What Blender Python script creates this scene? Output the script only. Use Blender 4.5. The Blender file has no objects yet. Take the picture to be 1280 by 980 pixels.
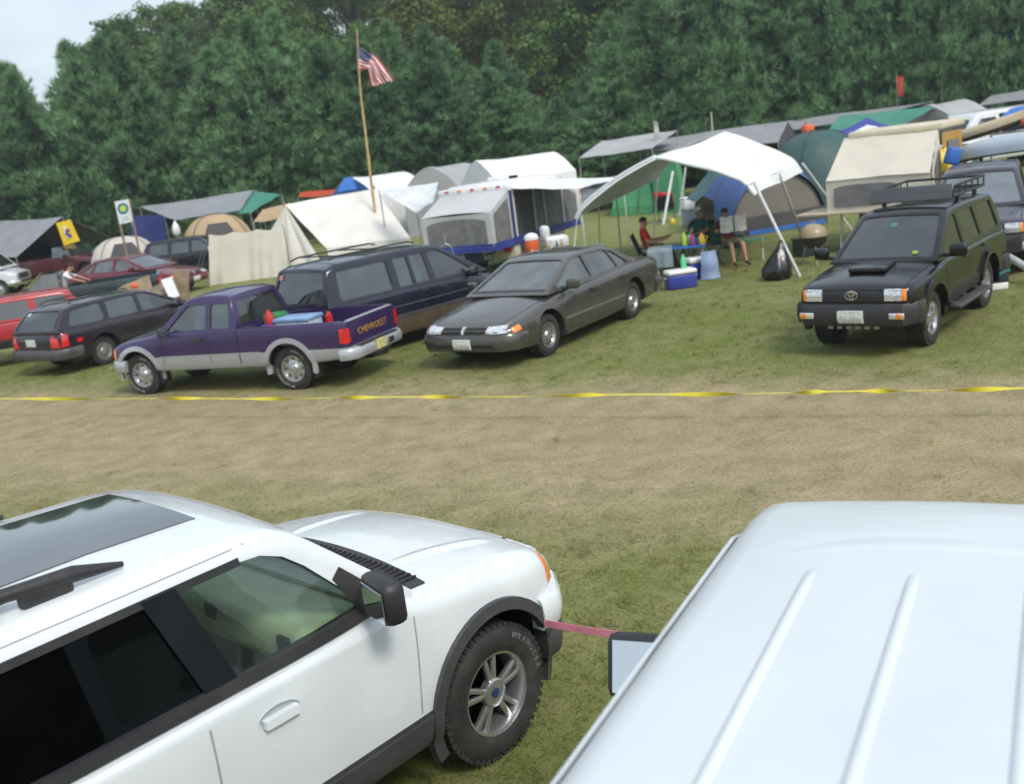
import bpy, bmesh, math, random
import numpy as np
from math import radians as R, sin, cos, pi
from mathutils import Vector, Matrix
from mathutils.bvhtree import BVHTree

random.seed(7); np.random.seed(7)
SC = bpy.context.scene
COL = SC.collection
V = Vector

# ------------------------------------------------------------------ camera model
F_PX, PITCH, ROLL, CAM_H = 1250.0, R(13.5), R(7.5), 3.2

def ray(px, py):
    u, v = px - 640.0, -(py - 490.0)
    u0 = u*cos(ROLL) + v*sin(ROLL); v0 = -u*sin(ROLL) + v*cos(ROLL)
    return V((u0, F_PX*cos(PITCH) + v0*sin(PITCH), -F_PX*sin(PITCH) + v0*cos(PITCH)))
def gz(px, py, z=0.0):                 # where the sight line of a photo point meets height z
    d = ray(px, py); t = (z - CAM_H)/d.z
    return V((d.x*t, d.y*t, z))
def gy(px, py, y):                     # ... and where it reaches distance y
    d = ray(px, py); t = y/d.y
    return V((d.x*t, y, CAM_H + d.z*t))

# ------------------------------------------------------------------ scene helpers
def link(o):
    COL.objects.link(o); return o
def tag(o, label=None, cat=None, group=None, kind=None):
    if label: o['label'] = label
    if cat: o['category'] = cat
    if group: o['group'] = group
    if kind: o['kind'] = kind
    return o
def empty(name, loc=(0, 0, 0), rz=0.0, label=None, cat=None, group=None):
    o = link(bpy.data.objects.new(name, None)); o.empty_display_size = .2
    o.location = loc; o.rotation_euler = (0, 0, rz)
    return tag(o, label, cat, group)
def mk(name, bm, mats, parent=None, smooth=None, recalc=True):
    if recalc: bmesh.ops.recalc_face_normals(bm, faces=bm.faces[:])
    me = bpy.data.meshes.new(name); bm.to_mesh(me); bm.free()
    for m in (mats if isinstance(mats, (list, tuple)) else [mats]): me.materials.append(m)
    if smooth is not None:
        me.polygons.foreach_set('use_smooth', [True]*len(me.polygons)); me.set_sharp_from_angle(angle=R(smooth))
    o = link(bpy.data.objects.new(name, me))
    if parent is not None: o.parent = parent
    return o
def copy_tree(o, parent=None):
    c = o.copy(); COL.objects.link(c)
    c.parent = parent
    for ch in list(o.children): copy_tree(ch, c)
    return c

def box(bm, c, s, rot=None, bev=0.0, mi=0):
    M = Matrix.Translation(V(c)) @ ((rot.to_4x4() if rot else Matrix()) @ Matrix.Diagonal((s[0], s[1], s[2], 1)))
    r = bmesh.ops.create_cube(bm, size=1, matrix=M)
    fs = {f for v in r['verts'] for f in v.link_faces}
    for f in fs: f.material_index = mi
    if bev > 0:
        es = list({e for v in r['verts'] for e in v.link_edges})
        rb = bmesh.ops.bevel(bm, geom=es, offset=bev, segments=2, profile=.5, affect='EDGES')
        for f in rb['faces']: f.material_index = mi
    return bm
def tube(bm, pts, r, n=8, mi=0, cap=True):
    pts = [V(p) for p in pts]; rs = r if isinstance(r, (list, tuple)) else [r]*len(pts)
    rings = []; prev = None
    for i, p in enumerate(pts):
        t = (pts[min(i+1, len(pts)-1)] - pts[max(i-1, 0)]).normalized()
        a = prev if prev is not None else (V((0, 0, 1)) if abs(t.z) < .9 else V((1, 0, 0)))
        s = t.cross(a).normalized(); b = s.cross(t).normalized(); prev = b
        rings.append([bm.verts.new(p + (s*cos(2*pi*k/n) + b*sin(2*pi*k/n))*rs[i]) for k in range(n)])
    for A, B in zip(rings, rings[1:]):
        for k in range(n):
            bm.faces.new((A[k], A[(k+1) % n], B[(k+1) % n], B[k])).material_index = mi
    if cap:
        bm.faces.new(rings[0][::-1]).material_index = mi; bm.faces.new(rings[-1]).material_index = mi
    return bm
def lathe(bm, prof, n=32, axis='y', c=(0, 0, 0), mi=0, close=False, mats=None, cap=True):
    # prof: (radius, along)
    c = V(c); rings = []
    for (r, h) in prof:
        ring = []
        for k in range(n):
            a = 2*pi*k/n; p, q = r*cos(a), r*sin(a)
            ring.append(bm.verts.new(c + (V((p, h, q)) if axis == 'y' else V((p, q, h)) if axis == 'z' else V((h, p, q)))))
        rings.append(ring)
    if close: rings.append(rings[0])
    for j, (A, B) in enumerate(zip(rings, rings[1:])):
        for k in range(n):
            f = bm.faces.new((A[k], A[(k+1) % n], B[(k+1) % n], B[k])); f.material_index = mats[j] if mats else mi
    if not close and cap:
        for rg, (r, h) in ((rings[0], prof[0]), (rings[-1], prof[-1])):
            if r > 1e-4: bm.faces.new(rg).material_index = mi
    return bm
def prism(bm, poly, d0, d1, mi=0):
    # poly: list of points (3D); extruded from +d0 to +d1 (vectors)
    A = [bm.verts.new(V(p) + V(d0)) for p in poly]; B = [bm.verts.new(V(p) + V(d1)) for p in poly]
    n = len(poly)
    bm.faces.new(A).material_index = mi; bm.faces.new(B[::-1]).material_index = mi
    for i in range(n): bm.faces.new((A[i], B[i], B[(i+1) % n], A[(i+1) % n])).material_index = mi
    return bm
def sheet(bm, fn, nu, nv, th=.01, mi=0, skip=None):
    # a cloth or panel: fn(u,v)->point, given thickness along its normal
    P = [[V(fn(i/nu, j/nv)) for j in range(nv+1)] for i in range(nu+1)]
    T = []; B = []
    for i in range(nu+1):
        t, b = [], []
        for j in range(nv+1):
            du = P[min(i+1, nu)][j] - P[max(i-1, 0)][j]; dv = P[i][min(j+1, nv)] - P[i][max(j-1, 0)]
            n = du.cross(dv); n = n.normalized() if n.length > 1e-9 else V((0, 0, 1))
            t.append(bm.verts.new(P[i][j] + n*th*.5)); b.append(bm.verts.new(P[i][j] - n*th*.5))
        T.append(t); B.append(b)
    uvl = bm.loops.layers.uv.verify()
    def face(vs, uv=None):
        f = bm.faces.new(vs); f.material_index = mi
        if uv:
            for l, c in zip(f.loops, uv): l[uvl].uv = c
    for i in range(nu):
        for j in range(nv):
            if skip and skip(i, j): continue
            uv = [(i/nu, j/nv), ((i+1)/nu, j/nv), ((i+1)/nu, (j+1)/nv), (i/nu, (j+1)/nv)]
            face((T[i][j], T[i+1][j], T[i+1][j+1], T[i][j+1]), uv)
            face((B[i][j+1], B[i+1][j+1], B[i+1][j], B[i][j]), [uv[3], uv[2], uv[1], uv[0]])
    for i in range(nu):
        face((T[i][0], B[i][0], B[i+1][0], T[i+1][0])); face((T[i][nv], T[i+1][nv], B[i+1][nv], B[i][nv]))
    for j in range(nv):
        face((T[0][j], T[0][j+1], B[0][j+1], B[0][j])); face((T[nu][j], B[nu][j], B[nu][j+1], T[nu][j+1]))
    return bm
def quad(A, B, C, D, sag=0.0, wr=0.0, seed=0, dirn=(0, 0, -1)):
    A, B, C, D = map(V, (A, B, C, D)); d = V(dirn)
    def fn(u, v):
        p = (A*(1-u) + B*u)*(1-v) + (D*(1-u) + C*u)*v
        s = sag*16*u*(1-u)*v*(1-v)
        if wr: s += wr*(sin(7*u+3*v+seed)+.6*sin(13*v-5*u+2*seed)+.4*sin(19*u+11*v+seed*3))
        return p + d*s
    return fn
def text_bm(bm, s, size, M, depth=.004, mi=0, sx=1.0):
    cu = bpy.data.curves.new('text', 'FONT'); cu.body = s; cu.size = size; cu.extrude = depth; cu.align_x = 'CENTER'; cu.align_y = 'CENTER'
    cu.resolution_u = 2
    o = link(bpy.data.objects.new('text', cu)); bpy.context.view_layer.update()
    me = bpy.data.meshes.new_from_object(o)
    me.transform(M @ Matrix.Diagonal((sx, 1, 1, 1)))
    n0 = len(bm.faces); bm.from_mesh(me); bm.faces.ensure_lookup_table()
    for f in bm.faces[n0:]: f.material_index = mi
    COL.objects.unlink(o); bpy.data.objects.remove(o); bpy.data.meshes.remove(me)
    return bm
def bool_cut(o, bm, m, rec=True):
    if rec: bmesh.ops.recalc_face_normals(bm, faces=bm.faces[:])
    me = bpy.data.meshes.new('cut'); bm.to_mesh(me); bm.free(); me.materials.append(m)
    c = link(bpy.data.objects.new('cut', me)); c.matrix_world = o.matrix_world
    md = o.modifiers.new('b', 'BOOLEAN'); md.operation = 'DIFFERENCE'; md.object = c; md.solver = 'EXACT'; md.material_mode = 'TRANSFER'
    dg = bpy.context.evaluated_depsgraph_get(); dg.update()
    nm = bpy.data.meshes.new_from_object(o.evaluated_get(dg))
    o.modifiers.clear(); old = o.data; o.data = nm; nm.name = old.name; bpy.data.meshes.remove(old)
    bpy.data.objects.remove(c); bpy.data.meshes.remove(me)
    return o
def finish(o, ang=35):
    me = o.data
    me.polygons.foreach_set('use_smooth', [True]*len(me.polygons)); me.set_sharp_from_angle(angle=R(ang))

# ------------------------------------------------------------------ materials
def nodes(name):
    m = bpy.data.materials.new(name); m.use_nodes = True
    nt = m.node_tree; b = nt.nodes['Principled BSDF']
    return m, nt, b
def N(nt, t, **k):
    n = nt.nodes.new(t)
    for a, v in k.items(): setattr(n, a, v)
    return n
def srgb(r, g, b):
    f = lambda c: (c/255/12.92 if c/255 <= .04045 else ((c/255+.055)/1.055)**2.4)
    return (f(r), f(g), f(b), 1)
def lin(*c): return (c[0], c[1], c[2], 1)
MATS = {}
def mat(name, col, rough=.5, metal=0.0, coat=0.0, var=.12, scale=6.0, bump=0.0, bscale=60.0, dirt=None, dirt_amt=.35, spec=.5, trans=0.0, sheen=0.0):
    """a surface with its own slow colour variation, optional patchy dirt and optional fine bump, all in object space"""
    if name in MATS: return MATS[name]
    m, nt, b = nodes(name); L = nt.links
    tc = N(nt, 'ShaderNodeTexCoord')
    nz = N(nt, 'ShaderNodeTexNoise'); nz.inputs['Scale'].default_value = scale; nz.inputs['Detail'].default_value = 5
    L.new(tc.outputs['Object'], nz.inputs['Vector'])
    rp = N(nt, 'ShaderNodeMapRange'); rp.inputs[1].default_value = .3; rp.inputs[2].default_value = .7; rp.inputs[3].default_value = 1-var; rp.inputs[4].default_value = 1+var
    L.new(nz.outputs['Fac'], rp.inputs[0])
    mx = N(nt, 'ShaderNodeMix', data_type='RGBA', blend_type='MULTIPLY'); mx.inputs[0].default_value = 1
    mx.inputs[6].default_value = lin(*col); L.new(rp.outputs[0], mx.inputs[7])
    out = mx.outputs[2]
    if dirt:
        n2 = N(nt, 'ShaderNodeTexNoise'); n2.inputs['Scale'].default_value = scale*.5; n2.inputs['Detail'].default_value = 8 if dirt_amt > .05 else 3; n2.inputs['Roughness'].default_value = .7 if dirt_amt > .05 else .5
        L.new(tc.outputs['Object'], n2.inputs['Vector'])
        r2 = N(nt, 'ShaderNodeMapRange'); r2.inputs[1].default_value = .45; r2.inputs[2].default_value = .75; r2.inputs[3].default_value = 0; r2.inputs[4].default_value = dirt_amt
        L.new(n2.outputs['Fac'], r2.inputs[0])
        m2 = N(nt, 'ShaderNodeMix', data_type='RGBA'); L.new(r2.outputs[0], m2.inputs[0]); L.new(out, m2.inputs[6]); m2.inputs[7].default_value = lin(*dirt)
        out = m2.outputs[2]
    L.new(out, b.inputs['Base Color'])
    b.inputs['Roughness'].default_value = rough; b.inputs['Metallic'].default_value = metal
    b.inputs['Coat Weight'].default_value = coat; b.inputs['Coat Roughness'].default_value = .06
    b.inputs['Specular IOR Level'].default_value = spec
    if sheen: b.inputs['Sheen Weight'].default_value = sheen
    if rough > .12:
        rr = N(nt, 'ShaderNodeMapRange'); rr.inputs[1].default_value = .3; rr.inputs[2].default_value = .7; rr.inputs[3].default_value = rough*.85; rr.inputs[4].default_value = min(1, rough*1.15)
        L.new(nz.outputs['Fac'], rr.inputs[0]); L.new(rr.outputs[0], b.inputs['Roughness'])
    if bump:
        n3 = N(nt, 'ShaderNodeTexNoise'); n3.inputs['Scale'].default_value = bscale; n3.inputs['Detail'].default_value = 4
        L.new(tc.outputs['Object'], n3.inputs['Vector'])
        bp = N(nt, 'ShaderNodeBump'); bp.inputs['Strength'].default_value = bump; bp.inputs['Distance'].default_value = .02
        L.new(n3.outputs['Fac'], bp.inputs['Height']); L.new(bp.outputs[0], b.inputs['Normal'])
    if trans:   # thin cloth that lets some light through
        tr = N(nt, 'ShaderNodeBsdfTranslucent'); L.new(out, tr.inputs['Color'])
        ms = N(nt, 'ShaderNodeMixShader'); ms.inputs[0].default_value = trans
        L.new(b.outputs[0], ms.inputs[1]); L.new(tr.outputs[0], ms.inputs[2]); L.new(ms.outputs[0], nt.nodes['Material Output'].inputs[0])
    MATS[name] = m
    return m
def glass(name, tint, refl=.08, film=.06):
    if name in MATS: return MATS[name]
    m = bpy.data.materials.new(name); m.use_nodes = True; nt = m.node_tree; L = nt.links
    nt.nodes.remove(nt.nodes['Principled BSDF'])
    t = N(nt, 'ShaderNodeBsdfTransparent'); t.inputs[0].default_value = lin(*tint)
    d = N(nt, 'ShaderNodeBsdfDiffuse'); d.inputs[0].default_value = (.40, .45, .43, 1)
    g = N(nt, 'ShaderNodeBsdfGlossy'); g.inputs['Roughness'].default_value = .02; g.inputs[0].default_value = (.95, .97, 1, 1)
    tc = N(nt, 'ShaderNodeTexCoord'); nz = N(nt, 'ShaderNodeTexNoise'); nz.inputs['Scale'].default_value = 3; nz.inputs['Detail'].default_value = 6
    L.new(tc.outputs['Object'], nz.inputs['Vector'])
    rp = N(nt, 'ShaderNodeMapRange'); rp.inputs[1].default_value = .35; rp.inputs[2].default_value = .75; rp.inputs[3].default_value = film*.4; rp.inputs[4].default_value = film*1.6
    L.new(nz.outputs['Fac'], rp.inputs[0])
    m1 = N(nt, 'ShaderNodeMixShader'); L.new(rp.outputs[0], m1.inputs[0]); L.new(t.outputs[0], m1.inputs[1]); L.new(d.outputs[0], m1.inputs[2])
    fr = N(nt, 'ShaderNodeFresnel'); fr.inputs['IOR'].default_value = 1.5
    ad = N(nt, 'ShaderNodeMath', operation='ADD', use_clamp=True); L.new(fr.outputs[0], ad.inputs[0]); ad.inputs[1].default_value = refl
    m2 = N(nt, 'ShaderNodeMixShader'); L.new(ad.outputs[0], m2.inputs[0]); L.new(m1.outputs[0], m2.inputs[1]); L.new(g.outputs[0], m2.inputs[2])
    L.new(m2.outputs[0], nt.nodes['Material Output'].inputs[0])
    MATS[name] = m
    return m
DUST = (.23, .19, .13)
def paint(name, col, metal=.0, rough=.32, coat=.8, dirt=.25): return mat(name, col, rough*.85, metal, coat*.7, .05, 3, dirt=DUST, dirt_amt=dirt*.45, spec=.4)
M_RUBBER = mat('tyre rubber', (.022, .021, .021), .75, var=.25, scale=9, dirt=(.12, .10, .07), dirt_amt=.35, bump=.15, bscale=90)
M_BLACK = mat('black plastic', (.025, .025, .028), .48, var=.15, dirt=(.12, .10, .08), dirt_amt=.2)
M_DARK = mat('dark cavity', (.012, .012, .013), .8)
M_TRIM = mat('grey trim', (.050, .050, .054), .5, dirt=DUST, dirt_amt=.12)
M_CHROME = mat('chrome', (.75, .76, .78), .14, 1.0, var=.05)
M_ALLOY = mat('alloy wheel', (.55, .56, .58), .3, .85, var=.1, dirt=(.15, .12, .09), dirt_amt=.3)
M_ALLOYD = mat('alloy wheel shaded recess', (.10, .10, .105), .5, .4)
M_LAMP = mat('lamp glass', (.72, .74, .76), .12, .6, 1.0, var=.35, scale=30)
M_AMBER = mat('amber lens', (.85, .25, .02), .2, 0, 1.0, var=.2, scale=25)
M_RED = mat('red lens', (.55, .015, .015), .2, 0, 1.0, var=.25, scale=25)
M_PLATE = mat('licence plate', (.62, .66, .62), .4, var=.35, scale=28)
M_SEATG = mat('grey seat cloth', (.16, .165, .16), .9, bump=.2)
M_SEATT = mat('tan seat leather', (.36, .35, .27), .6, bump=.1)
M_INTD = mat('cabin interior dark', (.035, .037, .037), .8)
G_CLEAR = glass('window glass', (.72, .80, .76), .02, .05)
G_TINT = glass('tinted glass', (.16, .20, .22), .085, .04)
G_PRIV = glass('privacy glass', (.004, .005, .007), -.018, .004)
G_SHEEN = glass('sky reflecting glass', (.50, .60, .56), .10, .16)
G_MIST = glass('dusty window glass', (.30, .38, .37), .085, .07)
# ------------------------------------------------------------------ vehicles
def pchip(xs, ys):
    xs = np.array(xs, float); ys = np.array(ys, float); h = np.diff(xs); dl = np.diff(ys)/h; m = np.zeros(len(xs))
    for i in range(1, len(xs)-1):
        if dl[i-1]*dl[i] > 0:
            w1, w2 = 2*h[i]+h[i-1], h[i]+2*h[i-1]; m[i] = (w1+w2)/(w1/dl[i-1]+w2/dl[i])
    m[0], m[-1] = dl[0], dl[-1]
    def f(x):
        i = int(np.clip(np.searchsorted(xs, x)-1, 0, len(xs)-2)); t = (x-xs[i])/h[i]
        return float((2*t**3-3*t*t+1)*ys[i]+(t**3-2*t*t+t)*h[i]*m[i]+(-2*t**3+3*t*t)*ys[i+1]+(t**3-t*t)*h[i]*m[i+1])
    return f
def loft(bm, secs, mi=0, split=None, mi2=1):
    # secs: list of (x, half section from bottom centre to top centre); closed solid
    rings = []
    for x, h in secs:
        full = [(y, z) for y, z in h] + [(-y, z) for y, z in h[-2:0:-1]]
        rings.append([bm.verts.new((x, y, z)) for y, z in full])
    n = len(rings[0]); nh = len(secs[0][1])
    for A, B in zip(rings, rings[1:]):
        for k in range(n):
            f = bm.faces.new((A[k], A[(k+1) % n], B[(k+1) % n], B[k]))
            kk = k if k < nh-1 else n-1-k
            f.material_index = mi2 if split is not None and kk < split else mi
    for rg in (rings[0], rings[-1]):
        # close the ends in strips so that they stay smooth
        for k in range(nh-1):
            a, b = rg[k], rg[k+1]; c, d = rg[(n-k-1) % n], rg[(n-k) % n]
            vs = [a, b, c, d]; u = []
            for q in vs:
                if q not in u: u.append(q)
            if len(u) > 2:
                bm.faces.new(u).material_index = mi2 if split is not None and k < split else mi
    return bm
def body_sec(W, zb, zs, zt, rs, cr):
    ti = .018; top = zt-cr; rs = min(rs, .45*(top-zs)); s1 = top-rs
    p = [(0, zb), (W*.55, zb), (W-.10, zb), (W-.045, zb+.02), (W-.012, zb+.07), (W-.002, zs), (W, zs+.35*(s1-zs)), (W-.004, zs+.7*(s1-zs))]
    for k in range(6):
        a = pi/2*k/5; p.append((W-ti-rs+rs*cos(a), s1+rs*sin(a)))
    y0 = W-ti-rs
    for q in (.8, .55, .28, 0): p.append((y0*q, zt-cr*q*q))
    return p
def green_sec(hw, zl, zt, rc, cr):
    rc = max(.012, min(rc, .4*(zt-zl))); top = zt-cr; s1 = top-rc
    p = [(0, zl), (hw(zl), zl)]
    for q in (.33, .66): z = zl+(s1-zl)*q; p.append((hw(z), z))
    w = hw(s1)
    for k in range(5):
        a = pi/2*k/4; p.append((w-rc+rc*cos(a), s1+rc*sin(a)))
    y0 = w-rc
    for q in (.75, .5, .25, 0): p.append((y0*q, zt-cr*q*q))
    return p
def rquad(q, r=.05, n=3):
    """rounded corners on a 2-D polygon"""
    out = []; k = len(q); rr = r if isinstance(r, (list, tuple)) else [r]*k
    for i in range(k):
        p = V(q[i]).to_2d(); a = (V(q[i-1]).to_2d()-p); b = (V(q[(i+1) % k]).to_2d()-p); r = rr[i]
        da, db = min(r, a.length*.45), min(r, b.length*.45); a = p+a.normalized()*da; b = p+b.normalized()*db
        for j in range(n+1):
            t = j/n; out.append(((1-t)**2*a+2*t*(1-t)*p+t*t*b)[:])
    return out
DIRS = {'y-': (0, -1, 0), 'y+': (0, 1, 0), 'x+': (1, 0, 0), 'x-': (-1, 0, 0), 'z': (0, 0, 1)}
def lift(ax, a, b, d=0.0):
    return {'y-': V((a, d, b)), 'y+': V((a, d, b)), 'x+': V((d, a, b)), 'x-': V((d, a, b)), 'z': V((a, b, d))}[ax]
def project(bvh, ax, a, b, fb):
    n = V(DIRS[ax]); o = lift(ax, a, b) + n*6
    h = bvh.ray_cast(o, -n, 12)
    return h[0] if h[0] is not None else None
def patch(bm, bvh, ax, g, nu=6, nv=3, off=.006, th=.012, mi=0):
    """panel laid on a surface: g(u,v)->(a,b) in the view plane, projected, lifted by off, closed behind"""
    n = V(DIRS[ax]); P = {}
    ai = {'y': 1, 'x': 0, 'z': 2}[ax[0]]
    for i in range(nu+1):
        for j in range(nv+1): P[i, j] = (g(i/nu, j/nv), project(bvh, ax, *g(i/nu, j/nv), None))
    ok = [h[ai] for _, h in P.values() if h is not None]
    if not ok: return bm
    T = {}; B = {}
    for k, ((a, b), h) in P.items():
        if h is None:
            near = min((abs(k[0]-q[0])+abs(k[1]-q[1]), hh[ai]) for q, (_, hh) in P.items() if hh is not None); h = lift(ax, a, b, near[1])
        T[k] = bm.verts.new(h+n*off); B[k] = bm.verts.new(h+n*(off-th))
    def F(*v): bm.faces.new(v).material_index = mi
    for i in range(nu):
        for j in range(nv):
            F(T[i, j], T[i+1, j], T[i+1, j+1], T[i, j+1]); F(B[i, j+1], B[i+1, j+1], B[i+1, j], B[i, j])
    for i in range(nu):
        F(T[i, 0], B[i, 0], B[i+1, 0], T[i+1, 0]); F(T[i, nv], T[i+1, nv], B[i+1, nv], B[i, nv])
    for j in range(nv):
        F(T[0, j], T[0, j+1], B[0, j+1], B[0, j]); F(T[nu, j], B[nu, j], B[nu, j+1], T[nu, j+1])
    return bm
def q2(c):
    A, B, C, D = [V((p[0], p[1], 0)) for p in c]
    def g(u, v):
        p = (A*(1-u)+B*u)*(1-v)+(D*(1-u)+C*u)*v; return (p.x, p.y)
    return g
def arcg(cx, cz, r0, r1, a0, a1):
    return lambda u, v: (cx+(r0+(r1-r0)*v)*cos(R(a0+(a1-a0)*u)), cz+(r0+(r1-r0)*v)*sin(R(a0+(a1-a0)*u)))
def stripg(pts, w):
    pts = [V((p[0], p[1])) for p in pts]; n = len(pts)-1
    def g(u, v):
        i = min(int(u*n), n-1); t = u*n-i; p = pts[i].lerp(pts[i+1], t)
        d0 = (pts[min(i+1, n)]-pts[i]).normalized(); q = V((-d0.y, d0.x)); p = p+q*w*(v-.5); return (p.x, p.y)
    return g

WH = {}
def wheel_meshes(r, w, kind, letters=None, rr=None):
    k = (r, w, kind, letters)
    if k in WH: return WH[k]
    rr = rr or r*.60
    bm = bmesh.new(); h = w/2
    lathe(bm, [(rr-.01, -h*.80), (rr+.006, -h*.93), (rr+.3*(r-rr), -h*1.04), (rr+.62*(r-rr), -h*1.05), (r-.028, -h*.93), (r-.008, -h*.78), (r, -h*.5), (r, -h*.05), (r-.006, -h*.04), (r-.006, h*.04), (r, h*.05), (r, h*.5), (r-.008, h*.78), (r-.028, h*.93), (rr+.5*(r-rr), h*1.04), (rr+.01, h*.9), (rr-.02, h*.7)], 48, cap=False)
    for q in range(52):     # tread blocks on the shoulder
        a = 2*pi*q/52
        for s in (-1, 1):
            M = Matrix.Rotation(-a, 3, 'Y')
            box(bm, M @ V((r-.012, s*h*.72, 0)), (.03, h*.36, r*.075), M)
    t = mk('tyre', bm, M_RUBBER, smooth=40)
    L = None
    if letters:
        bm = bmesh.new(); st, size, rad, col = letters
        for s0, txt in st:
            for i, ch in enumerate(txt):
                a = R(s0)+i*size*.92/rad*-1
                Mx = Matrix.Translation((0, -h*1.052, 0)) @ Matrix.Rotation(-a, 4, 'Y') @ Matrix.Translation((rad, 0, 0)) @ Matrix.Rotation(pi/2, 4, 'Y') @ Matrix.Rotation(pi/2, 4, 'X')
                if ch != ' ': text_bm(bm, ch, size, Mx, .002)
        L = mk('lettering', bm, col)
    bm = bmesh.new()
    d = -h*.62
    lathe(bm, [(rr+.004, -h*.95), (rr+.004, -h*.90), (rr-.012, -h*.88), (rr-.03, -h*.5), (rr-.035, h*.6), (rr-.01, h*.7)], 40, cap=False)            # barrel and lip
    if kind == 'alloy5':
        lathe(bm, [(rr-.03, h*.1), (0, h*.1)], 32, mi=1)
        for q in range(5):
            for e in (-1, 1):
                a = 2*pi*q/5+pi/2+e*.17
                M = Matrix.Rotation(-a, 3, 'Y')
                box(bm, M @ V((rr*.56, d, 0)), (rr*.80, .035, rr*.135), M, .008)
        lathe(bm, [(rr*.36, d+.02), (rr*.35, d-.022), (rr*.30, d-.028), (rr*.285, d-.02), (0, d-.024)], 32)
        lathe(bm, [(.028, d-.03), (0, d-.032)], 20, mi=2)
    elif kind == 'steel':
        lathe(bm, [(rr-.02, -h*.55), (rr*.93, -h*.62), (rr*.80, -h*.45), (rr*.62, -h*.55), (rr*.40, -h*.66), (rr*.34, -h*.80), (rr*.30, -h*.86), (rr*.12, -h*.90), (0, -h*.90)], 40)
        for q in range(8):
            a = 2*pi*q/8; M = Matrix.Rotation(-a, 3, 'Y'); box(bm, M @ V((rr*.75, -h*.50, 0)), (rr*.20, .03, rr*.26), M, .012, 1)
        for q in range(5):
            a = 2*pi*q/5; lathe(bm, [(rr*.05, -h*.66), (rr*.04, -h*.78), (0, -h*.78)], 8, c=V((rr*.47*cos(a), 0, rr*.47*sin(a))))
    elif kind == 'spider':
        lathe(bm, [(rr-.03, -h*.1), (0, -h*.1)], 32, mi=1)
        for q in range(6):
            a = 2*pi*q/6+.3; M = Matrix.Rotation(-a, 3, 'Y'); box(bm, M @ V((rr*.58, d, 0)), (rr*.8, .04, rr*.27), M, .012)
        lathe(bm, [(rr*.34, d+.02), (rr*.30, d-.03), (0, d-.035)], 24)
    else:   # plastic wheel trim of many fine spokes
        lathe(bm, [(rr-.02, -h*.62), (rr*.86, -h*.78), (rr*.80, -h*.62), (rr*.38, -h*.74), (rr*.30, -h*.92), (0, -h*.94)], 40)
        for q in range(14):
            a = 2*pi*q/14; M = Matrix.Rotation(-a, 3, 'Y'); box(bm, M @ V((rr*.62, -h*.66, 0)), (rr*.36, .03, rr*.10), M, .008, 1)
    rim = mk('rim', bm, [M_ALLOY, M_ALLOYD, mat('blue badge', (.02, .04, .12), .3)], smooth=35)
    for o in (t, rim, L):
        if o: COL.objects.unlink(o)
    WH[k] = (t, rim, L)
    return WH[k]
def put_wheel(car, x, y, r, w, kind, letters=None, steer=0.0):
    t, rim, L = wheel_meshes(r, w, kind, letters)
    e = empty('wheel', (x, y, r), (0 if y < 0 else pi)+steer); e.parent = car
    for o in (t, rim, L):
        if o is None: continue
        c = o.copy(); COL.objects.link(c); c.parent = e; c.name = o.name.split('.')[0]

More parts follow.
